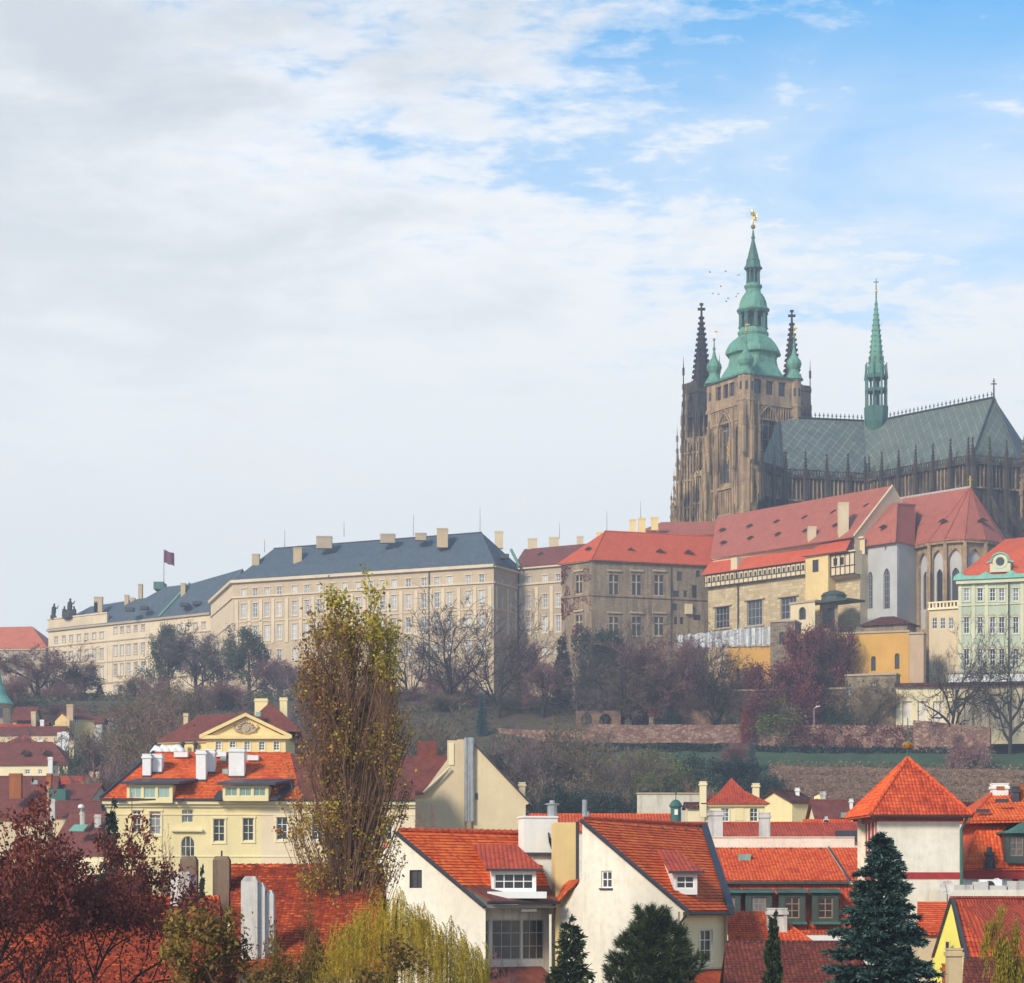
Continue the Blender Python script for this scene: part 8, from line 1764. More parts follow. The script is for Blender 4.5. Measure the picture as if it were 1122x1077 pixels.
def put_tree(kind, name, label, px, base, top, wpx, D=None, bark='bark', crown='twig', rot=0.0, group=None, cat='tree', sink=0.0, halfw=.36):
  tm, cm = _tm[kind]
  D = D or ground_D(px, base); x = X(px, D); zg = tz(x, D) if D > 130 else 9.0
  zb = min(zg, Z(base, D)) - sink; h = Z(top, D) - zb;
  ws = wpx * D / F / 2 / halfw
  t = thing(name, label, cat, Vector((x, D, zb)), group)
  for me, mt in ((tm, bark), (cm, crown)):
    o = bpy.data.objects.new(me.name.split('.')[0], me); link(o, t); o.scale = (ws, ws, h); o.rotation_euler = (0, 0, rot)
    o.material_slots[0].link = 'OBJECT'; o.material_slots[0].material = M[mt]
  return t
def halfwidth(key):
  vs = [v.co for v in _tm[key][1].vertices]; xs = sorted(abs(c.x) for c in vs); return max(.05, xs[int(len(xs) * .97)])
tree_proto('bare_a', seed=11, twig_w=.0030, twigs=7, cut=4, nchild=(7, 5, 4, 4), ratio=(.78, .62, .6, .55), r0=.032, crook=.17, trunk=.3, ang=(44, 42, 45, 45))
tree_proto('bare_b', seed=23, twig_w=.0030, twigs=7, cut=4, nchild=(7, 5, 4, 4), ratio=(.8, .62, .6, .55), r0=.028, crook=.15, trunk=.22, ang=(36, 42, 45, 45), up=.3)
tree_proto('gnarled', seed=37, twig_w=.0030, twigs=7, cut=4, nchild=(7, 5, 4, 4), ratio=(.85, .65, .6, .55), r0=.036, crook=.30, trunk=.38, ang=(62, 50, 48, 48), up=.16)
tree_proto('dense_a', seed=41, leaf_n=13000, leaf_s=.024, twig_w=.004, twigs=4, r0=.026, trunk=.2, ang=(55, 50, 50, 50), up=.15)
tree_proto('dense_b', seed=53, leaf_n=15000, leaf_s=.026, twig_w=.004, twigs=3, r0=.024, trunk=.12, ang=(60, 50, 50, 50), up=.1)
tree_proto('twiggy', seed=67, leaf_n=3500, leaf_s=.012, twig_w=.003, twigs=11, r0=.026, trunk=.12, ang=(42, 44, 46, 46), up=.25)
tree_proto('shrub', seed=71, leaf_n=7000, leaf_s=.034, twig_w=.006, twigs=3, r0=.03, trunk=.02, ang=(65, 55, 50, 50), up=.05, levels=3, cut=2, nchild=(9, 6, 5))
def fill_crown(mb, n, r, c, s, rng, flat=1.0):
  for i in range(n):
    v = Vector((rng.gauss(0, 1), rng.gauss(0, 1), rng.gauss(0, 1))).normalized() * r * rng.random() ** .45; v.z *= flat; leaf(mb, Vector(c) + v, s, rng=rng)
HW = {k: halfwidth(k) for k in _tm}
def conifer_mesh(seed, nt=26, w0=.2, droop=.35, nl=14, ns=.018, top=.0, low=.06, ragged=.3):
  """unit-height conifer: trunk, drooping boughs with needle sprays"""
  rng = random.Random(seed); tm, cm = MB(), MB(); tm.tube([(0, 0, 0), (0, 0, .5), (0, 0, 1)], [.013, .008, .001], 6)
  for i in range(nt):
    z = low + (1 - low) * (i / nt) ** .9; w = w0 * (1 - z) ** .85 * (1 - .25 * (1 - z) ** 4) + .008; nb = 6 + int(10 * (1 - z))
    for k in range(nb):
      a = 6.283 * (k + rng.random()) / nb; L = w * (1 - ragged * rng.random()); d = Vector((math.cos(a), math.sin(a), 0)); p0 = Vector((0, 0, z + rng.gauss(0, .4 / nt)))
      pts = [p0 + d * L * t + Vector((0, 0, L * (.25 * t - droop * t * t * 1.6 + .35 * max(0, t - .6)))) for t in (0, .35, .7, 1)]
      tm.tube(pts, [.0035, .0028, .002, .0008], 3)
      for j in range(int(nl * (.35 + L / w0))):
        t = .12 + .88 * rng.random() ** .75; x = t * 3; q = min(int(x), 2); c = pts[q].lerp(pts[q + 1], x - q); sd = Vector((-d.y, d.x, 0)) * rng.gauss(0, L * .17 * (1.15 - t))
        s = ns * (.7 + .6 * rng.random()); b = c + sd; dirv = (d + sd.normalized() * .7 * rng.random() + Vector((0, 0, rng.gauss(-.15, .35)))).normalized()
        for m in range(3):
          dv = (dirv + Vector((rng.gauss(0, .45), rng.gauss(0, .45), rng.gauss(0, .4)))).normalized(); sv = dv.cross(Vector((rng.gauss(0, 1), rng.gauss(0, 1), rng.gauss(0, 1)))).normalized() * s * .2
          n = len(cm.v); cm.v += [b - sv, b + sv, b + dv * s + sv * .3, b + dv * s - sv * .3]; cm.f.append((n, n + 1, n + 2, n + 3)); cm.m.append(0)
  return tm, cm
a, c = conifer_mesh(3); _tm['spruce_far'] = (a.mesh('trunk', M['bark'], uv=False), c.mesh('crown', M['needle_far'], uv=False)); HW['spruce_far'] = .17
a, c = conifer_mesh(9, 20, .17, .0, 26, .03, low=.02, ragged=.2); _tm['yew'] = (a.mesh('trunk', M['bark'], uv=False), c.mesh('crown', M['leaf_dark'], uv=False)); HW['yew'] = .15
def far_trees():
  def T(kind, label, px, base, top, w, crown, rot=0.0, D=None, bark='bark', group='bare trees on the castle slope', name=None, cat='tree', sink=.5):
    put_tree(kind, name or {'gnarled': 'gnarled_tree', 'shrub': 'shrub', 'yew': 'yew_tree', 'spruce_far': 'spruce_tree'}.get(kind, 'bare_tree'), label, px, base, top, w, D, bark, crown, rot, group, cat, sink, HW[kind])
  # left group in front of the far castle wing
  T('twiggy', 'reddish purple bare tree at the far left below the orange-roofed building', 42, 785, 703, 88, 'twig_red', 1, 640)
  T('dense_a', 'dark bushy tree at the left corner below the statue wing of the castle', 88, 782, 728, 64, 'leaf_dark', 2, 650)
  T('twiggy', 'low brown bare tree left of the dark bushy tree, over the small houses', 14, 790, 738, 50, 'twig_red', 3, 600)
  T('yew', 'small pointed dark evergreen at the castle terrace steps on the left', 109, 782, 750, 18, 'leaf_dark', 0, 640, group=None)
  T('dense_a', 'olive green tree leaning at the left of the big trio before the castle', 186, 775, 682, 66, 'leaf_olive', 4, 690)
  T('twiggy', 'tall purple bare tree in the middle of the trio before the castle', 216, 775, 684, 62, 'twig', 1.3, 680)
  T('dense_a', 'dark olive round tree with forked trunk right in the trio before the castle', 272, 775, 688, 68, 'leaf_olive', .4, 670)
  T('twiggy', 'low purple bare tree left of the poplar top against the castle wall', 306, 778, 716, 56, 'twig_red', 5, 660)
  T('twiggy', 'low rusty bare tree between the castle trio and the pediment house', 243, 800, 742, 60, 'twig_red', 2.4, 600)
  T('twiggy', 'thin purple tree filling the gap between the trio trees before the castle', 243, 778, 706, 46, 'twig', 3.9, 695)
  # right of the poplar
  T('bare_a', 'bare tree leaning left with a crooked limb just right of the poplar', 447, 790, 662, 92, 'twig_dark', .8, 610)
  T('bare_b', 'tall bare tree with many upright limbs before the long castle wing', 492, 794, 645, 122, 'twig_dark', 2.2, 604)
  T('bare_a', 'largest bare tree with a forked trunk before the right end of the long castle wing', 545, 802, 645, 128, 'twig_dark', 3.4, 592)
  T('twiggy', 'fuzzy reddish shrub tree below the bare trees right of the poplar', 492, 808, 718, 66, 'twig_red', .2, 630)
  T('twiggy', 'small rusty pink tree below the recessed castle wing', 597, 800, 716, 50, 'twig_red', 1.9, 592)
  T('twiggy', 'thin reddish sapling in front of the recessed castle wing', 577, 800, 690, 36, 'twig_red', 2.9, 604)
  T('yew', 'tiny dark green conifer at the left end of the garden terrace', 528, 806, 760, 15, 'needle_far', 0, 575, group=None)
  T('yew', 'narrow dark green clipped column tree at the corner of the ivy-clad wing', 616, 800, 697, 30, 'leaf_dark', 0, 606, group='dark evergreens below the stone wing')
  T('dense_b', 'broad dark evergreen mass below the stone wing, behind bare branches', 655, 805, 692, 62, 'leaf_dark', 2, 608, group='dark evergreens below the stone wing')
  T('bare_a', 'tall spreading bare tree in front of the brown stone wing', 682, 802, 652, 126, 'twig_dark', 4.4, 566)
  T('bare_b', 'thin dark bare tree left of the stone wing evergreens', 634, 800, 700, 66, 'twig_dark', 5.1, 585)
  T('twiggy', 'dense rusty bare tree under the white tarpaulin screen', 735, 800, 684, 96, 'twig_red', .9, 567)
  T('bare_a', 'dark bare tree with broad twiggy crown left of the ochre wall', 780, 800, 676, 116, 'twig_dark', 1.7, 564)
  T('twiggy', 'grey-brown bare tree just behind the garden wall below the stone wing', 700, 802, 712, 74, 'twig_brown', 3.1, 568)
  T('twiggy', 'low reddish bare tree at the left foot of the rubble stair tower', 822, 800, 726, 50, 'twig_red', 2.2, 569)
  T('dense_b', 'dark red drooping creeper tree in front of the ochre rampart', 893, 795, 688, 72, 'red_dull', .5, 563, group=None, name='red_tree')
  T('dense_b', 'wide dark red weeping tree spreading over the base wall below the stair tower', 858, 800, 728, 84, 'red_dull', 1.5, 562, group=None, name='red_tree')
  T('bare_b', 'thin grey bare tree rising through the red tree before the domed canopy', 905, 795, 660, 66, 'twig_dark', 2.5, 560)
  T('twiggy', 'fine bare climber tree against the brown base wall left of the colonnade', 958, 796, 740, 52, 'twig_brown', 3.5, 553)
  T('shrub', 'bright green round bush on the garden wall terrace', 852, 803, 766, 70, 'leaf_bush2', 0, 556.6, group='bushes along the garden wall', cat='bush')
  T('shrub', 'dark green bush right of the lamp post on the garden wall terrace', 920, 802, 764, 44, 'leaf_dark', 1, 554.5, group='bushes along the garden wall', cat='bush')
  T('shrub', 'small dark bush beside the tiny pink garden house', 738, 802, 774, 36, 'leaf_dark', 2, 565, group='bushes along the garden wall', cat='bush')
  T('shrub', 'low green bush at the left foot of the red weeping tree', 800, 800, 784, 30, 'leaf_green', 3, 563, group='bushes along the garden wall', cat='bush')
  T('gnarled', 'gnarled bare tree with twisted dark trunk in front of the green house', 1040, 802, 672, 90, 'twig_dark', 2.0, 542, sink=1)
  T('gnarled', 'tall gnarled bare tree at the right edge before the green house', 1106, 822, 662, 100, 'twig_dark', 4.1, 530, sink=1)
  T('shrub', 'purple leafless shrub hanging over the right end of the garden wall', 1062, 838, 800, 50, 'twig_red', .5, 515, group=None, cat='bush')
  T('shrub', 'dark red creeper bush on the garden wall near its middle', 822, 815, 776, 18, 'creeper_red', 1.1, 556, group=None, cat='bush')
  T('twiggy', 'weeping brown bare tree hanging below the hedge left of the blue spruce', 806, 850, 806, 40, 'twig_red', 2.0, 520)
  T('spruce_far', 'blue spruce below the hedge left of the vineyard terraces', 824, 880, 812, 36, 'needle_far', 0, 490, group=None)
  for i, (px, w, top, cr) in enumerate(((66, 50, 745, 'twig_red'), (150, 44, 735, 'twig_brown'), (232, 60, 745, 'twig_red'), (262, 50, 752, 'twig_brown'), (330, 60, 728, 'twig'), (420, 60, 745, 'twig_red'), (458, 56, 748, 'twig_red'), (484, 50, 756, 'twig_brown'), (515, 56, 752, 'twig_red'), (562, 50, 756, 'twig_brown'))):
    T('twiggy', 'low leafless tree in the row along the foot of the long castle wings', px, 792, top, w, cr, i * 2.1, D=[625, 640, 630, 640, 630, 610, 612, 600, 610, 600][i], group='low trees along the foot of the castle wings', sink=1)
  for i, (px, w, top, cr) in enumerate(((705, 70, 732, 'twig_red'), (764, 66, 724, 'twig_red'), (800, 60, 738, 'twig_brown'), (666, 60, 742, 'twig'), (836, 46, 752, 'twig_red'), (880, 60, 742, 'twig_brown'))):
    T('twiggy', 'leafless tree in the dense row just behind the reddish garden wall', px, 801, top, w, cr, i * 2.3, D=568, group='tree row behind the garden wall', sink=1)
  # wooded slope in the middle
  random.seed(8)
  L = [('twiggy', 'big olive brown bare tree at the left of the wooded slope', 610, 900, 778, 110, 'twig_brown'), ('twiggy', 'grey bare tree right of the cream gable house', 566, 905, 790, 80, 'twig'),
    ('bare_b', 'thin bare tree in the middle of the wooded slope', 660, 905, 800, 80, 'twig'), ('twiggy', 'brown bushy tree low on the wooded slope', 640, 910, 840, 90, 'twig_brown'),
    ('dense_a', 'olive green bushy tree right of centre on the wooded slope', 735, 880, 830, 80, 'leaf_bush2'), ('twiggy', 'grey bare tree above the peeling wall', 690, 890, 812, 70, 'twig_brown'),
    ('dense_b', 'dark green bush at the top right of the wooded slope', 788, 862, 832, 96, 'leaf_dark'), ('dense_b', 'dark green bush behind the chimneys of the white house', 610, 910, 866, 76, 'leaf_dark'),
    ('dense_b', 'low dark evergreen behind the peeling pale wall', 672, 905, 868, 80, 'leaf_dark'), ('twiggy', 'bare purple tree behind the pyramid-roofed pavilion', 770, 900, 850, 60, 'twig_red'),
    ('dense_a', 'olive tree right behind the peeling wall', 712, 890, 848, 56, 'leaf_bush2'), ('twiggy', 'small brown tree at the top of the wooded slope under the lawn', 585, 860, 806, 66, 'twig_brown'),
    ('dense_b', 'flat dark green shrub under the lawn at the middle', 700, 845, 822, 70, 'leaf_bush2'), ('shrub', 'green shrub under the lawn right of the middle', 740, 850, 826, 60, 'leaf_dark'), ('dense_b', 'dark shrub left of the blue spruce', 846, 880, 850, 44, 'leaf_dark')]
  for i, (k, lab, px, base, top, w, cr) in enumerate(L): T(k, lab, px, base, top, w, cr, i * 1.3, D=[430, 420, 450, 400, 470, 465, 490, 380, 395, 400, 440, 480, 505, 500, 470][i], group='trees on the wooded slope', name='slope_tree', sink=2)
  # brown wood on the left slope
  W = [(150, 880, 770, 90, 'twig_brown'), (120, 850, 790, 70, 'twig'), (185, 860, 762, 90, 'twig_red'), (215, 850, 768, 80, 'twig_brown'), (95, 850, 800, 60, 'twig_brown'), (160, 830, 752, 80, 'twig_brown'), (130, 882, 820, 60, 'twig_red'), (290, 840, 765, 80, 'twig_red'), (330, 840, 760, 90, 'twig'), (250, 850, 790, 70, 'twig_brown'), (165, 880, 812, 70, 'twig'), (400, 840, 760, 100, 'twig_red'), (450, 850, 765, 90, 'twig_brown'), (195, 815, 740, 70, 'twig_brown'), (360, 820, 742, 80, 'twig')]
  W += [(112, 868, 828, 56, 'twig'), (70, 800, 768, 60, 'twig_red'), (30, 815, 790, 50, 'twig'), (140, 806, 760, 70, 'twig_brown'), (175, 800, 745, 60, 'twig_red')]
  for i, (px, base, top, w, cr) in enumerate(W):
    T(('twiggy', 'dense_a' if i % 5 == 4 else 'twiggy', 'twiggy')[i % 3], 'brown leafless tree of the wood on the slope below the far castle wing', px, base, top, w, cr, i * 1.7, D=[410, 470, 450, 480, 480, 520, 400, 470, 480, 460, 390, 470, 450, 540, 520, 400, 590, 470, 540, 560][i], group='brown wood on the left slope', name='slope_tree', sink=2)
  T('shrub', 'olive bush between the brown-roofed house and the wood', 82, 852, 820, 50, 'leaf_olive', 0, 455, group=None, cat='bush')
  T('shrub', 'dark green bush under the tiny white cottage', 140, 790, 768, 44, 'leaf_dark', 1, 560, group=None, cat='bush')
  T('shrub', 'green bush in front of the orange-roofed gable house on the slope', 105, 890, 866, 44, 'leaf_olive', 2, 400, group=None, cat='bush')
M['leaf_bush2'] = m_leaf('leaf_bush2', [(0, (.06, .075, .022)), (.5, (.14, .16, .045)), (1, (.24, .25, .075))], .75, .2)
far_trees()
# ------------------------------------------------------------------ near trees
def poplar():
  rng = random.Random(17); D = 122; x0 = X(382, D); k = D / F; zb = 9.0; ztop = Z(652, D); Ht = ztop - zb
  t = thing('poplar', 'tall half-bare poplar with brown and yellow-green leaves before the castle', 'tree', Vector((x0, D, zb)))
  tm, tw, br, gr = MB(), MB(), MB(), MB()
  def env(z):        # half width of the crown by height (photo rows)
    py = HY - (z - H) / k
    T_ = [(630, 4), (650, 26), (690, 45), (740, 55), (800, 63), (860, 70), (910, 76), (950, 72), (990, 60), (1030, 44), (1400, 6)]
    for (a, b), (c, d) in zip(T_, T_[1:]):
      if py <= c: return (b + (d - b) * max(0, (py - a) / (c - a))) * k
    return .3
  def stem(base, topz, lean, r0, curve=1.0):
    n = 9; P = []
    for i in range(n + 1):
      f = i / n; z = base.z + (topz - base.z) * f; w = lean * env(z) * min(1, f * 1.7) ** 1.1
      P.append(Vector((x0 + w.x + rng.gauss(0, .10), D + w.y + rng.gauss(0, .10), z)))
    P[0] = base.copy(); tm.tube(P, [max(.02, r0 * (1 - .9 * i / n)) for i in range(n + 1)], 7); return P
  stems = [stem(Vector((x0, D, zb)), ztop - 1, Vector((-.25, 0)), .42)]
  main = stems[0]
  for i in range(16):
    a = rng.random() * 6.283; b = Vector((x0 + rng.gauss(0, .15), D + rng.gauss(0, .15), Z(1030, D) + rng.random() * 5.5)); rr_ = .35 + .55 * rng.random()
    stems.append(stem(b, ztop - 1.0 - rng.random() * 8 - (3 if rr_ > .7 else 0), Vector((math.cos(a) * rr_, math.sin(a) * rr_)), .07 + .09 * rng.random()))
  # right leader, as tall as row 648
  stems.append(stem(Vector((x0 + .3, D, Z(1010, D))), Z(672, D), Vector((.58, -.1)), .17))
  stems.append(stem(Vector((x0 + .5, D - .2, Z(960, D))), Z(715, D), Vector((.80, -.1)), .12))
  def sprig(p, d, L, r, lev):
    n = 4; P = [p]; q = d
    for i in range(n): q = (q + Vector((rng.gauss(0, .12), rng.gauss(0, .12), .16))).normalized(); P.append(P[-1] + q * L / n)
    (tm if lev == 0 else tw).tube(P, [r * (1 - .2 * i) for i in range(n + 1)], 4 if lev == 0 else 3)
    if lev < 1:
      for i in range(5): j = rng.randrange(1, n + 1); a = rng.random() * 6.283; sprig(P[j], (q * .8 + Vector((math.cos(a) * .65, math.sin(a) * .65, .3))).normalized(), L * .55, r * .5, lev + 1)
    for i in range(13 if lev else 7):
      x = (.25 + .75 * rng.random()) * n; j = min(int(x), n - 1); c = P[j].lerp(P[j + 1], x - j) + Vector((rng.gauss(0, .14), rng.gauss(0, .14), rng.gauss(0, .14)))
      py = HY - (c.z - H) / k * 1.0; px = CX + c.x * F / D
      g = 0
      if py < 740: g = .95 * max(0, (1 - (py - 650) / 90)) * (1 if px > 345 else .5)
      if px > 404 and py < 800: g = max(g, .85 * min(1, max(0, (800 - py) / 70)))
      if px > 425: g = max(g, .35)
      if py < 658: g = max(g, .85)
      g = max(g, .16 if px < 370 else .36)
      if py > 880: g = max(g, .42)
      u = noise.noise(Vector((c.x * .5, c.y * .5, c.z * .35)))
      dens = .27 + .85 * u + (.42 if py > 880 else 0) + (.5 * g if py < 760 else 0) - (.10 if py < 860 and px < 400 else 0)
      if rng.random() > dens: continue
      leaf(gr if rng.random() < g else br, c, .16 if py > 700 else .22, rng=rng)
  for P in stems:
    n = len(P) - 1
    for i in range(70 if P is main else 28):
      f = .08 + .92 * (i + rng.random()) / (70 if P is main else 28); x = f * n; j = min(int(x), n - 1); p = P[j].lerp(P[j + 1], x - j)
      if p.z < Z(1022, D): continue
      a = rng.random() * 6.283; e = env(p.z); L = min(3.2, .9 + e * .55) * (.6 + .6 * rng.random()); d = Vector((math.cos(a) * .42, math.sin(a) * .42, 1)).normalized()
      rad = (Vector((p.x - x0, p.y - D))).length
      if rad + L * .4 > e * 1.12: d = Vector((d.x * .3, d.y * .3, 1)).normalized(); L *= .7
      sprig(p, d, L, .03, 0)
  for i in range(400):
    f = rng.random() ** .85; z = Z(1018, D) + (ztop - 2.5 - Z(1018, D)) * f; a = rng.random() * 6.283; e = env(z); rr_ = e * math.sqrt(rng.random()) * .95; p = Vector((x0 + rr_ * math.cos(a), D + rr_ * math.sin(a), z)); q = Vector((x0 + rr_ * .35 * math.cos(a), D + rr_ * .35 * math.sin(a), z - 1.2 - rr_ * 1.1))
    tw.tube([q, q.lerp(p, .6) + Vector((0, 0, -.15)), p], [.03, .022, .014], 3); sprig(p, Vector((math.cos(a) * .25, math.sin(a) * .25, 1)).normalized(), .9 + .5 * rng.random(), .02, 0)
  tm.build('trunk', M['bark_brown'], t); tw.build('twigs', M['bark_brown'], t); br.build('brown_leaves', M['leaf_popbrown'], t); gr.build('green_leaves', M['leaf_popgreen'], t)
poplar()
def leafy_tree(name, label, px, D, base_z, top, wpx, leafm, bark, seed, leaf_n, leaf_s, kw, group=None, cat='tree', cut_py=None):
  a, c = tree_meshes(seed, leaf_n=leaf_n, leaf_s=leaf_s, **kw); xs = sorted(abs(v.x) for v in c.v); hw = xs[int(len(xs) * .95)]
  if cut_py:       # bare limbs below the crown
    zc = (Z(cut_py, D) - base_z) / (Z(top, D) - base_z); rq = random.Random(seed); keep = MB()
    for f_ in c.f:
      z = c.v[f_[0]].z
      if z > zc + .02 * rq.gauss(0, 1) or rq.random() < .05: n = len(keep.v); keep.v += [c.v[k] for k in f_]; keep.f.append(tuple(range(n, n + len(f_)))); keep.m.append(0)
    c = keep
  zb = base_z; h = Z(top, D) - zb; ws = wpx * D / F / 2 / hw; t = thing(name, label, cat, Vector((X(px, D), D, zb)), group)
  for m, mt, nm in ((a, bark, 'trunk'), (c, leafm, 'crown')):
    o = bpy.data.objects.new(nm, m.mesh(nm, M[mt], uv=False)); link(o, t); o.scale = (ws, ws, h)
  return t
def near_trees():
  K = dict(trunk=.35, ang=(55, 50, 48, 46), up=.12, crook=.22, r0=.02, twigs=4, twig_w=.003)
  KM = dict(K, trunk=.84, up=.12, ratio=(.52, .62, .6, .55), nchild=(9, 5, 5, 4), ang=(68, 48, 46, 46))
  leafy_tree('maple', 'dark red leafy maple with black limbs in the lower left corner', 45, 92, 9, 872, 300, 'leaf_maple', 'bark', 5, 90000, .0095, KM, 'dark red maples in the lower left', cut_py=1000)
  leafy_tree('maple', 'sparser dark red maple right of the big one, over the old tile roof', 122, 97, 9, 918, 300, 'leaf_maple', 'bark', 15, 90000, .009, KM, 'dark red maples in the lower left', cut_py=1012)
  leafy_tree('birch', 'thin pale-stemmed birch with red-brown twigs before the yellow house', 168, 150, 9, 905, 60, 'twig_red', 'bark_grey', 31, 1800, .012, dict(K, trunk=.4, ang=(35, 40, 45, 45), twigs=7))
  leafy_tree('autumn_shrub', 'broad olive and rust coloured shrub at the bottom below the chimney stack', 270, 82, 12, 1000, 270, 'leaf_autumn', 'bark_brown', 44, 70000, .015, dict(K, trunk=.2, ang=(60, 52, 48, 46)), cat='bush')
  leafy_tree('autumn_shrub', 'rusty shrub at the foot of the poplar over the old roof', 345, 100, 12, 965, 66, 'leaf_autumn', 'bark_brown', 48, 9000, .013, dict(K, trunk=.3), cat='bush')
  leafy_tree('autumn_shrub', 'low golden brown shrub hiding the foot of the white chimney stack', 305, 88, 14, 1010, 100, 'leaf_autumn', 'bark_brown', 49, 26000, .02, dict(K, trunk=.2), cat='bush')
  leafy_tree('yellow_bush', 'yellow-green leafy tree top cut by the lower right corner', 1117, 88, 9, 1012, 70, 'leaf_bush', 'bark', 52, 120000, .013, dict(K, trunk=.6, ang=(60, 45, 48, 46), up=.3), cat='tree')
  leafy_tree('bare_shrub', 'fine red-brown bare shrub in front of the glazed loggia', 566, 138, 12, 1040, 62, 'twig_red', 'bark_brown', 61, 300, .01, dict(K, trunk=.2, twigs=6), cat='bush')
  leafy_tree('bare_shrub', 'dark leafless shrub behind the roof between white house and cream gable', 475, 200, 12, 884, 60, 'twig_red', 'bark', 63, 2500, .016, dict(K, trunk=.3, twigs=6), cat='bush')
  # conifers
  def conifer(name, label, px, D, top, base_z, hwm, leafm, seed, **kw):
    a, c = conifer_mesh(seed, **kw); h = Z(top, D) - base_z; t = thing(name, label, 'conifer', Vector((X(px, D), D, base_z))); ws = hwm / kw.get('w0', .2)
    for m, mt, nm in ((a, 'bark', 'trunk'), (c, leafm, 'crown')):
      o = bpy.data.objects.new(nm, m.mesh(nm, M[mt], uv=False)); link(o, t); o.scale = (ws, ws, h)
  conifer('spruce', 'large dark blue-green spruce in front of the square tower', 966, 100, 914, 9, 7.0, 'needle_blue', 71, nt=64, nl=120, w0=.3, ns=.0115, ragged=.5, droop=.25)
  conifer('young_pine', 'thin young pine with open branches before the white gable', 625, 128, 1009, 11, 3.6, 'needle_pine', 73, nt=26, nl=22, w0=.3, ns=.03, ragged=.6, droop=-.25)
  conifer('small_cypress', 'small narrow green conifer on the brown roof left of the blue spruce', 847, 108, 1002, 12, 1.1, 'needle_pine', 79, nt=30, nl=44, w0=.16, ns=.022, ragged=.35, droop=-.2)
  conifer('dark_fir', 'dark slim fir in front of the left end of the yellow house', 122, 170, 880, 10, 3.0, 'leaf_dark', 81, nt=26, nl=20, w0=.3, ns=.03, ragged=.6, droop=.3)
  conifer('dwarf_conifer', 'tiny dark conifer in front of the yellow house facade', 221.5, 205, 948, 11, .8, 'leaf_dark', 83, nt=22, nl=20, w0=.16, ns=.03)
  # rounded pine: clumps of long needles
  rng = random.Random(91); D = 120; t = thing('round_pine', 'dense rounded dark green pine in front of the white gable', 'conifer', Vector((X(716, D), D, 9))); tm, cm = MB(), MB(); k = D / F
  zt = Z(996, D); tm.tube([(X(716, D), D, 9), (X(716, D), D, zt - 1)], [.3, .08], 8)
  for i in range(1100):
    f = rng.random() ** .8; z = zt - .2 - f * 8.5; w = (10 + 38 * min(1, f * 3.0) ** .8) * k; a = rng.random() * 6.283; rr_ = w * math.sqrt(rng.random()) * (.8 + .35 * rng.random()); c = Vector((X(716, D) + rr_ * math.cos(a), D + rr_ * math.sin(a), z + rng.gauss(0, .15)))
    if i % 3 == 0: tm.tube([(X(716, D), D, z - .7), c], [.05, .02], 3)
    axis = (Vector((math.cos(a) * .7, math.sin(a) * .7, .8))).normalized(); s = .34 + .16 * rng.random()
    for j in range(46):
      dv = (axis + Vector((rng.gauss(0, .6), rng.gauss(0, .6), rng.gauss(0, .6)))).normalized(); sv = dv.cross(Vector((rng.gauss(0, 1), rng.gauss(0, 1), rng.gauss(0, 1)))).normalized() * .022; b = c + axis * rng.random() * .3; n = len(cm.v); cm.v += [b - sv, b + sv, b + dv * s + sv * .3, b + dv * s - sv * .3]; cm.f.append((n, n + 1, n + 2, n + 3)); cm.m.append(0)
  tm.build('trunk', M['bark'], t); cm.build('crown', M['needle_pine'], t)
  # willow: hanging strands
  D = 94; rng = random.Random(97); k = D / F; t = thing('willow', 'golden green weeping willow at the bottom between poplar and white house', 'tree', Vector((X(430, D), D, 9))); tm, cm = MB(), MB()
  tm.tube([(X(430, D), D, 9), (X(432, D), D, 16), (X(428, D), D, Z(1030, D))], [.45, .4, .25], 8)
  top_row = [(345, 1040), (370, 1012), (405, 984), (440, 972), (470, 998), (500, 1018), (520, 1034), (545, 1048)]
  for i in range(950):
    px = 345 + 185 * rng.random() ** .9;
    for (a, pa), (b, pb) in zip(top_row, top_row[1:]):
      if a <= px <= b: tp = pa + (pb - pa) * (px - a) / (b - a)
    y = D + rng.gauss(0, 2.0); p = Vector((X(px, D), y, Z(tp + abs(rng.gauss(0, 16)) + abs(y - D) * 5 + 26 * noise.noise(Vector((px * .07, y * .6, 0))), D)))
    if i % 4000 == 5: tm.tube([(X(430, D), D, Z(1045, D)), Vector(((X(430, D) + p.x) / 2, (D + y) / 2, max(p.z, Z(1035, D)) + .1)), p], [.05, .03, .012], 4)
    q = p.copy(); out = Vector((p.x - X(430, D), y - D, 0)) * .02; L = .8 + 3.4 * rng.random() ** 1.4; n = int(L / .07); d = Vector((out.x, out.y, .25))
    for j in range(n):
      d = (d * .8 + Vector((rng.gauss(0, .03), rng.gauss(0, .03), -.25))); d.normalize(); q = q + d * .07
      for m in range(2):
        dv = (d + Vector((rng.gauss(0, .5), rng.gauss(0, .5), rng.gauss(0, .3)))).normalized(); s = .13; sv = dv.cross(Vector((rng.gauss(0, 1), rng.gauss(0, 1), .2))).normalized() * .017; b = q; nn = len(cm.v); cm.v += [b - sv, b + sv, b + dv * s, ]; cm.f.append((nn, nn + 1, nn + 2)); cm.m.append(0)
  tm.build('trunk', M['bark'], t); cm.build('crown', M['leaf_willow'], t)
near_trees()
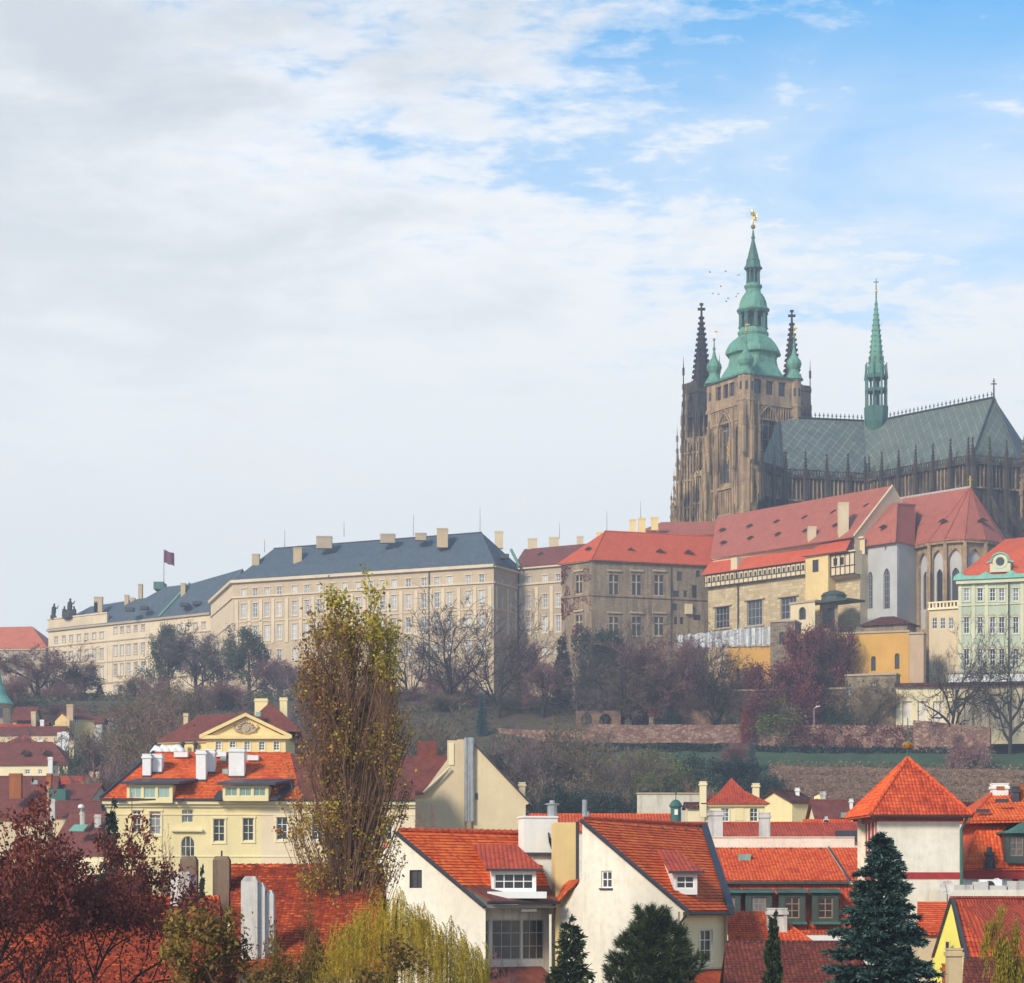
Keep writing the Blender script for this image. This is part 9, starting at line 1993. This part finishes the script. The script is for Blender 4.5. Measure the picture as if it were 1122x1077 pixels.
M['cover'] = m_leaf('cover', [(0, (.06, .05, .03)), (.45, (.06, .09, .045)), (.75, (.10, .13, .06)), (1, (.19, .13, .07))], .9, .1, .5, .05)
def creepers():
  random.seed(21)
  f = fr_px((870, 569), (996, 560)); mb = MB()
  for i in range(5200):
    a = random.random(); z = Z(700, 566) - random.random() * 10.5; u = noise.noise(Vector((a * 7, z * .25, 0))) * .5 + .62 - abs(a - .36) * 2.0 - (.25 if a > .5 else 0)
    if random.random() > u: continue
    leaf(mb, f.pt(a * f.L, -.12 - random.random() * .3, z), .5)
  solo('red_creeper', mb, M['creeper_red'], 'crimson creeper covering the left half of the ochre rampart', 'creeper', f.pt(f.L * .3, -.3, 78))
  f = fr_px((926, 556), (982, 552)); mb = MB()
  for i in range(1500):
    a = random.random(); z = Z(744, 554) - random.random() * 9;
    if random.random() > noise.noise(Vector((a * 9, z * .3, 4))) + .35: continue
    leaf(mb, f.pt(a * f.L, -.12 - random.random() * .2, z), .4)
  solo('brown_creeper', mb, M['twig_brown'], 'leafless brown creeper on the base wall left of the colonnade', 'creeper', f.pt(f.L * .5, -.3, 70))
  # low ground cover over the wooded slope
  mb = MB(); rng = random.Random(4)
  for i in range(90000):
    px = 540 + 560 * rng.random() if i % 2 else 560 * rng.random(); D = 300 + (262 if px > 540 else 400) * rng.random(); x = X(px, D)
    if px > 835 and D > 470: continue
    if noise.noise(Vector((x * .06, D * .06, 7))) < -.15: continue
    leaf(mb, Vector((x, D, tz(x, D) + rng.random() ** 2 * 1.8)), .75, rng=rng)
  solo('ground_cover', mb, M['cover'], 'brown and green undergrowth covering the slope between the trees', 'undergrowth', Vector((0, 430, 30)), kind='stuff')
  f = fr_px((850, 555), (1000, 545)); mb = MB()
  for i in range(5000):
    a = random.random(); z = Z(792, 550) - random.random() ** .8 * 5.5
    if random.random() > noise.noise(Vector((a * 12, z * .4, 9))) * 1.1 + .42: continue
    leaf(mb, f.pt(a * f.L, -.12 - random.random() * .25, z), .4)
  solo('wall_creeper', mb, M['red_dull'], 'dull red creeper hanging over the right part of the reddish garden wall', 'creeper', f.pt(f.L * .5, -.3, 64))
creepers()
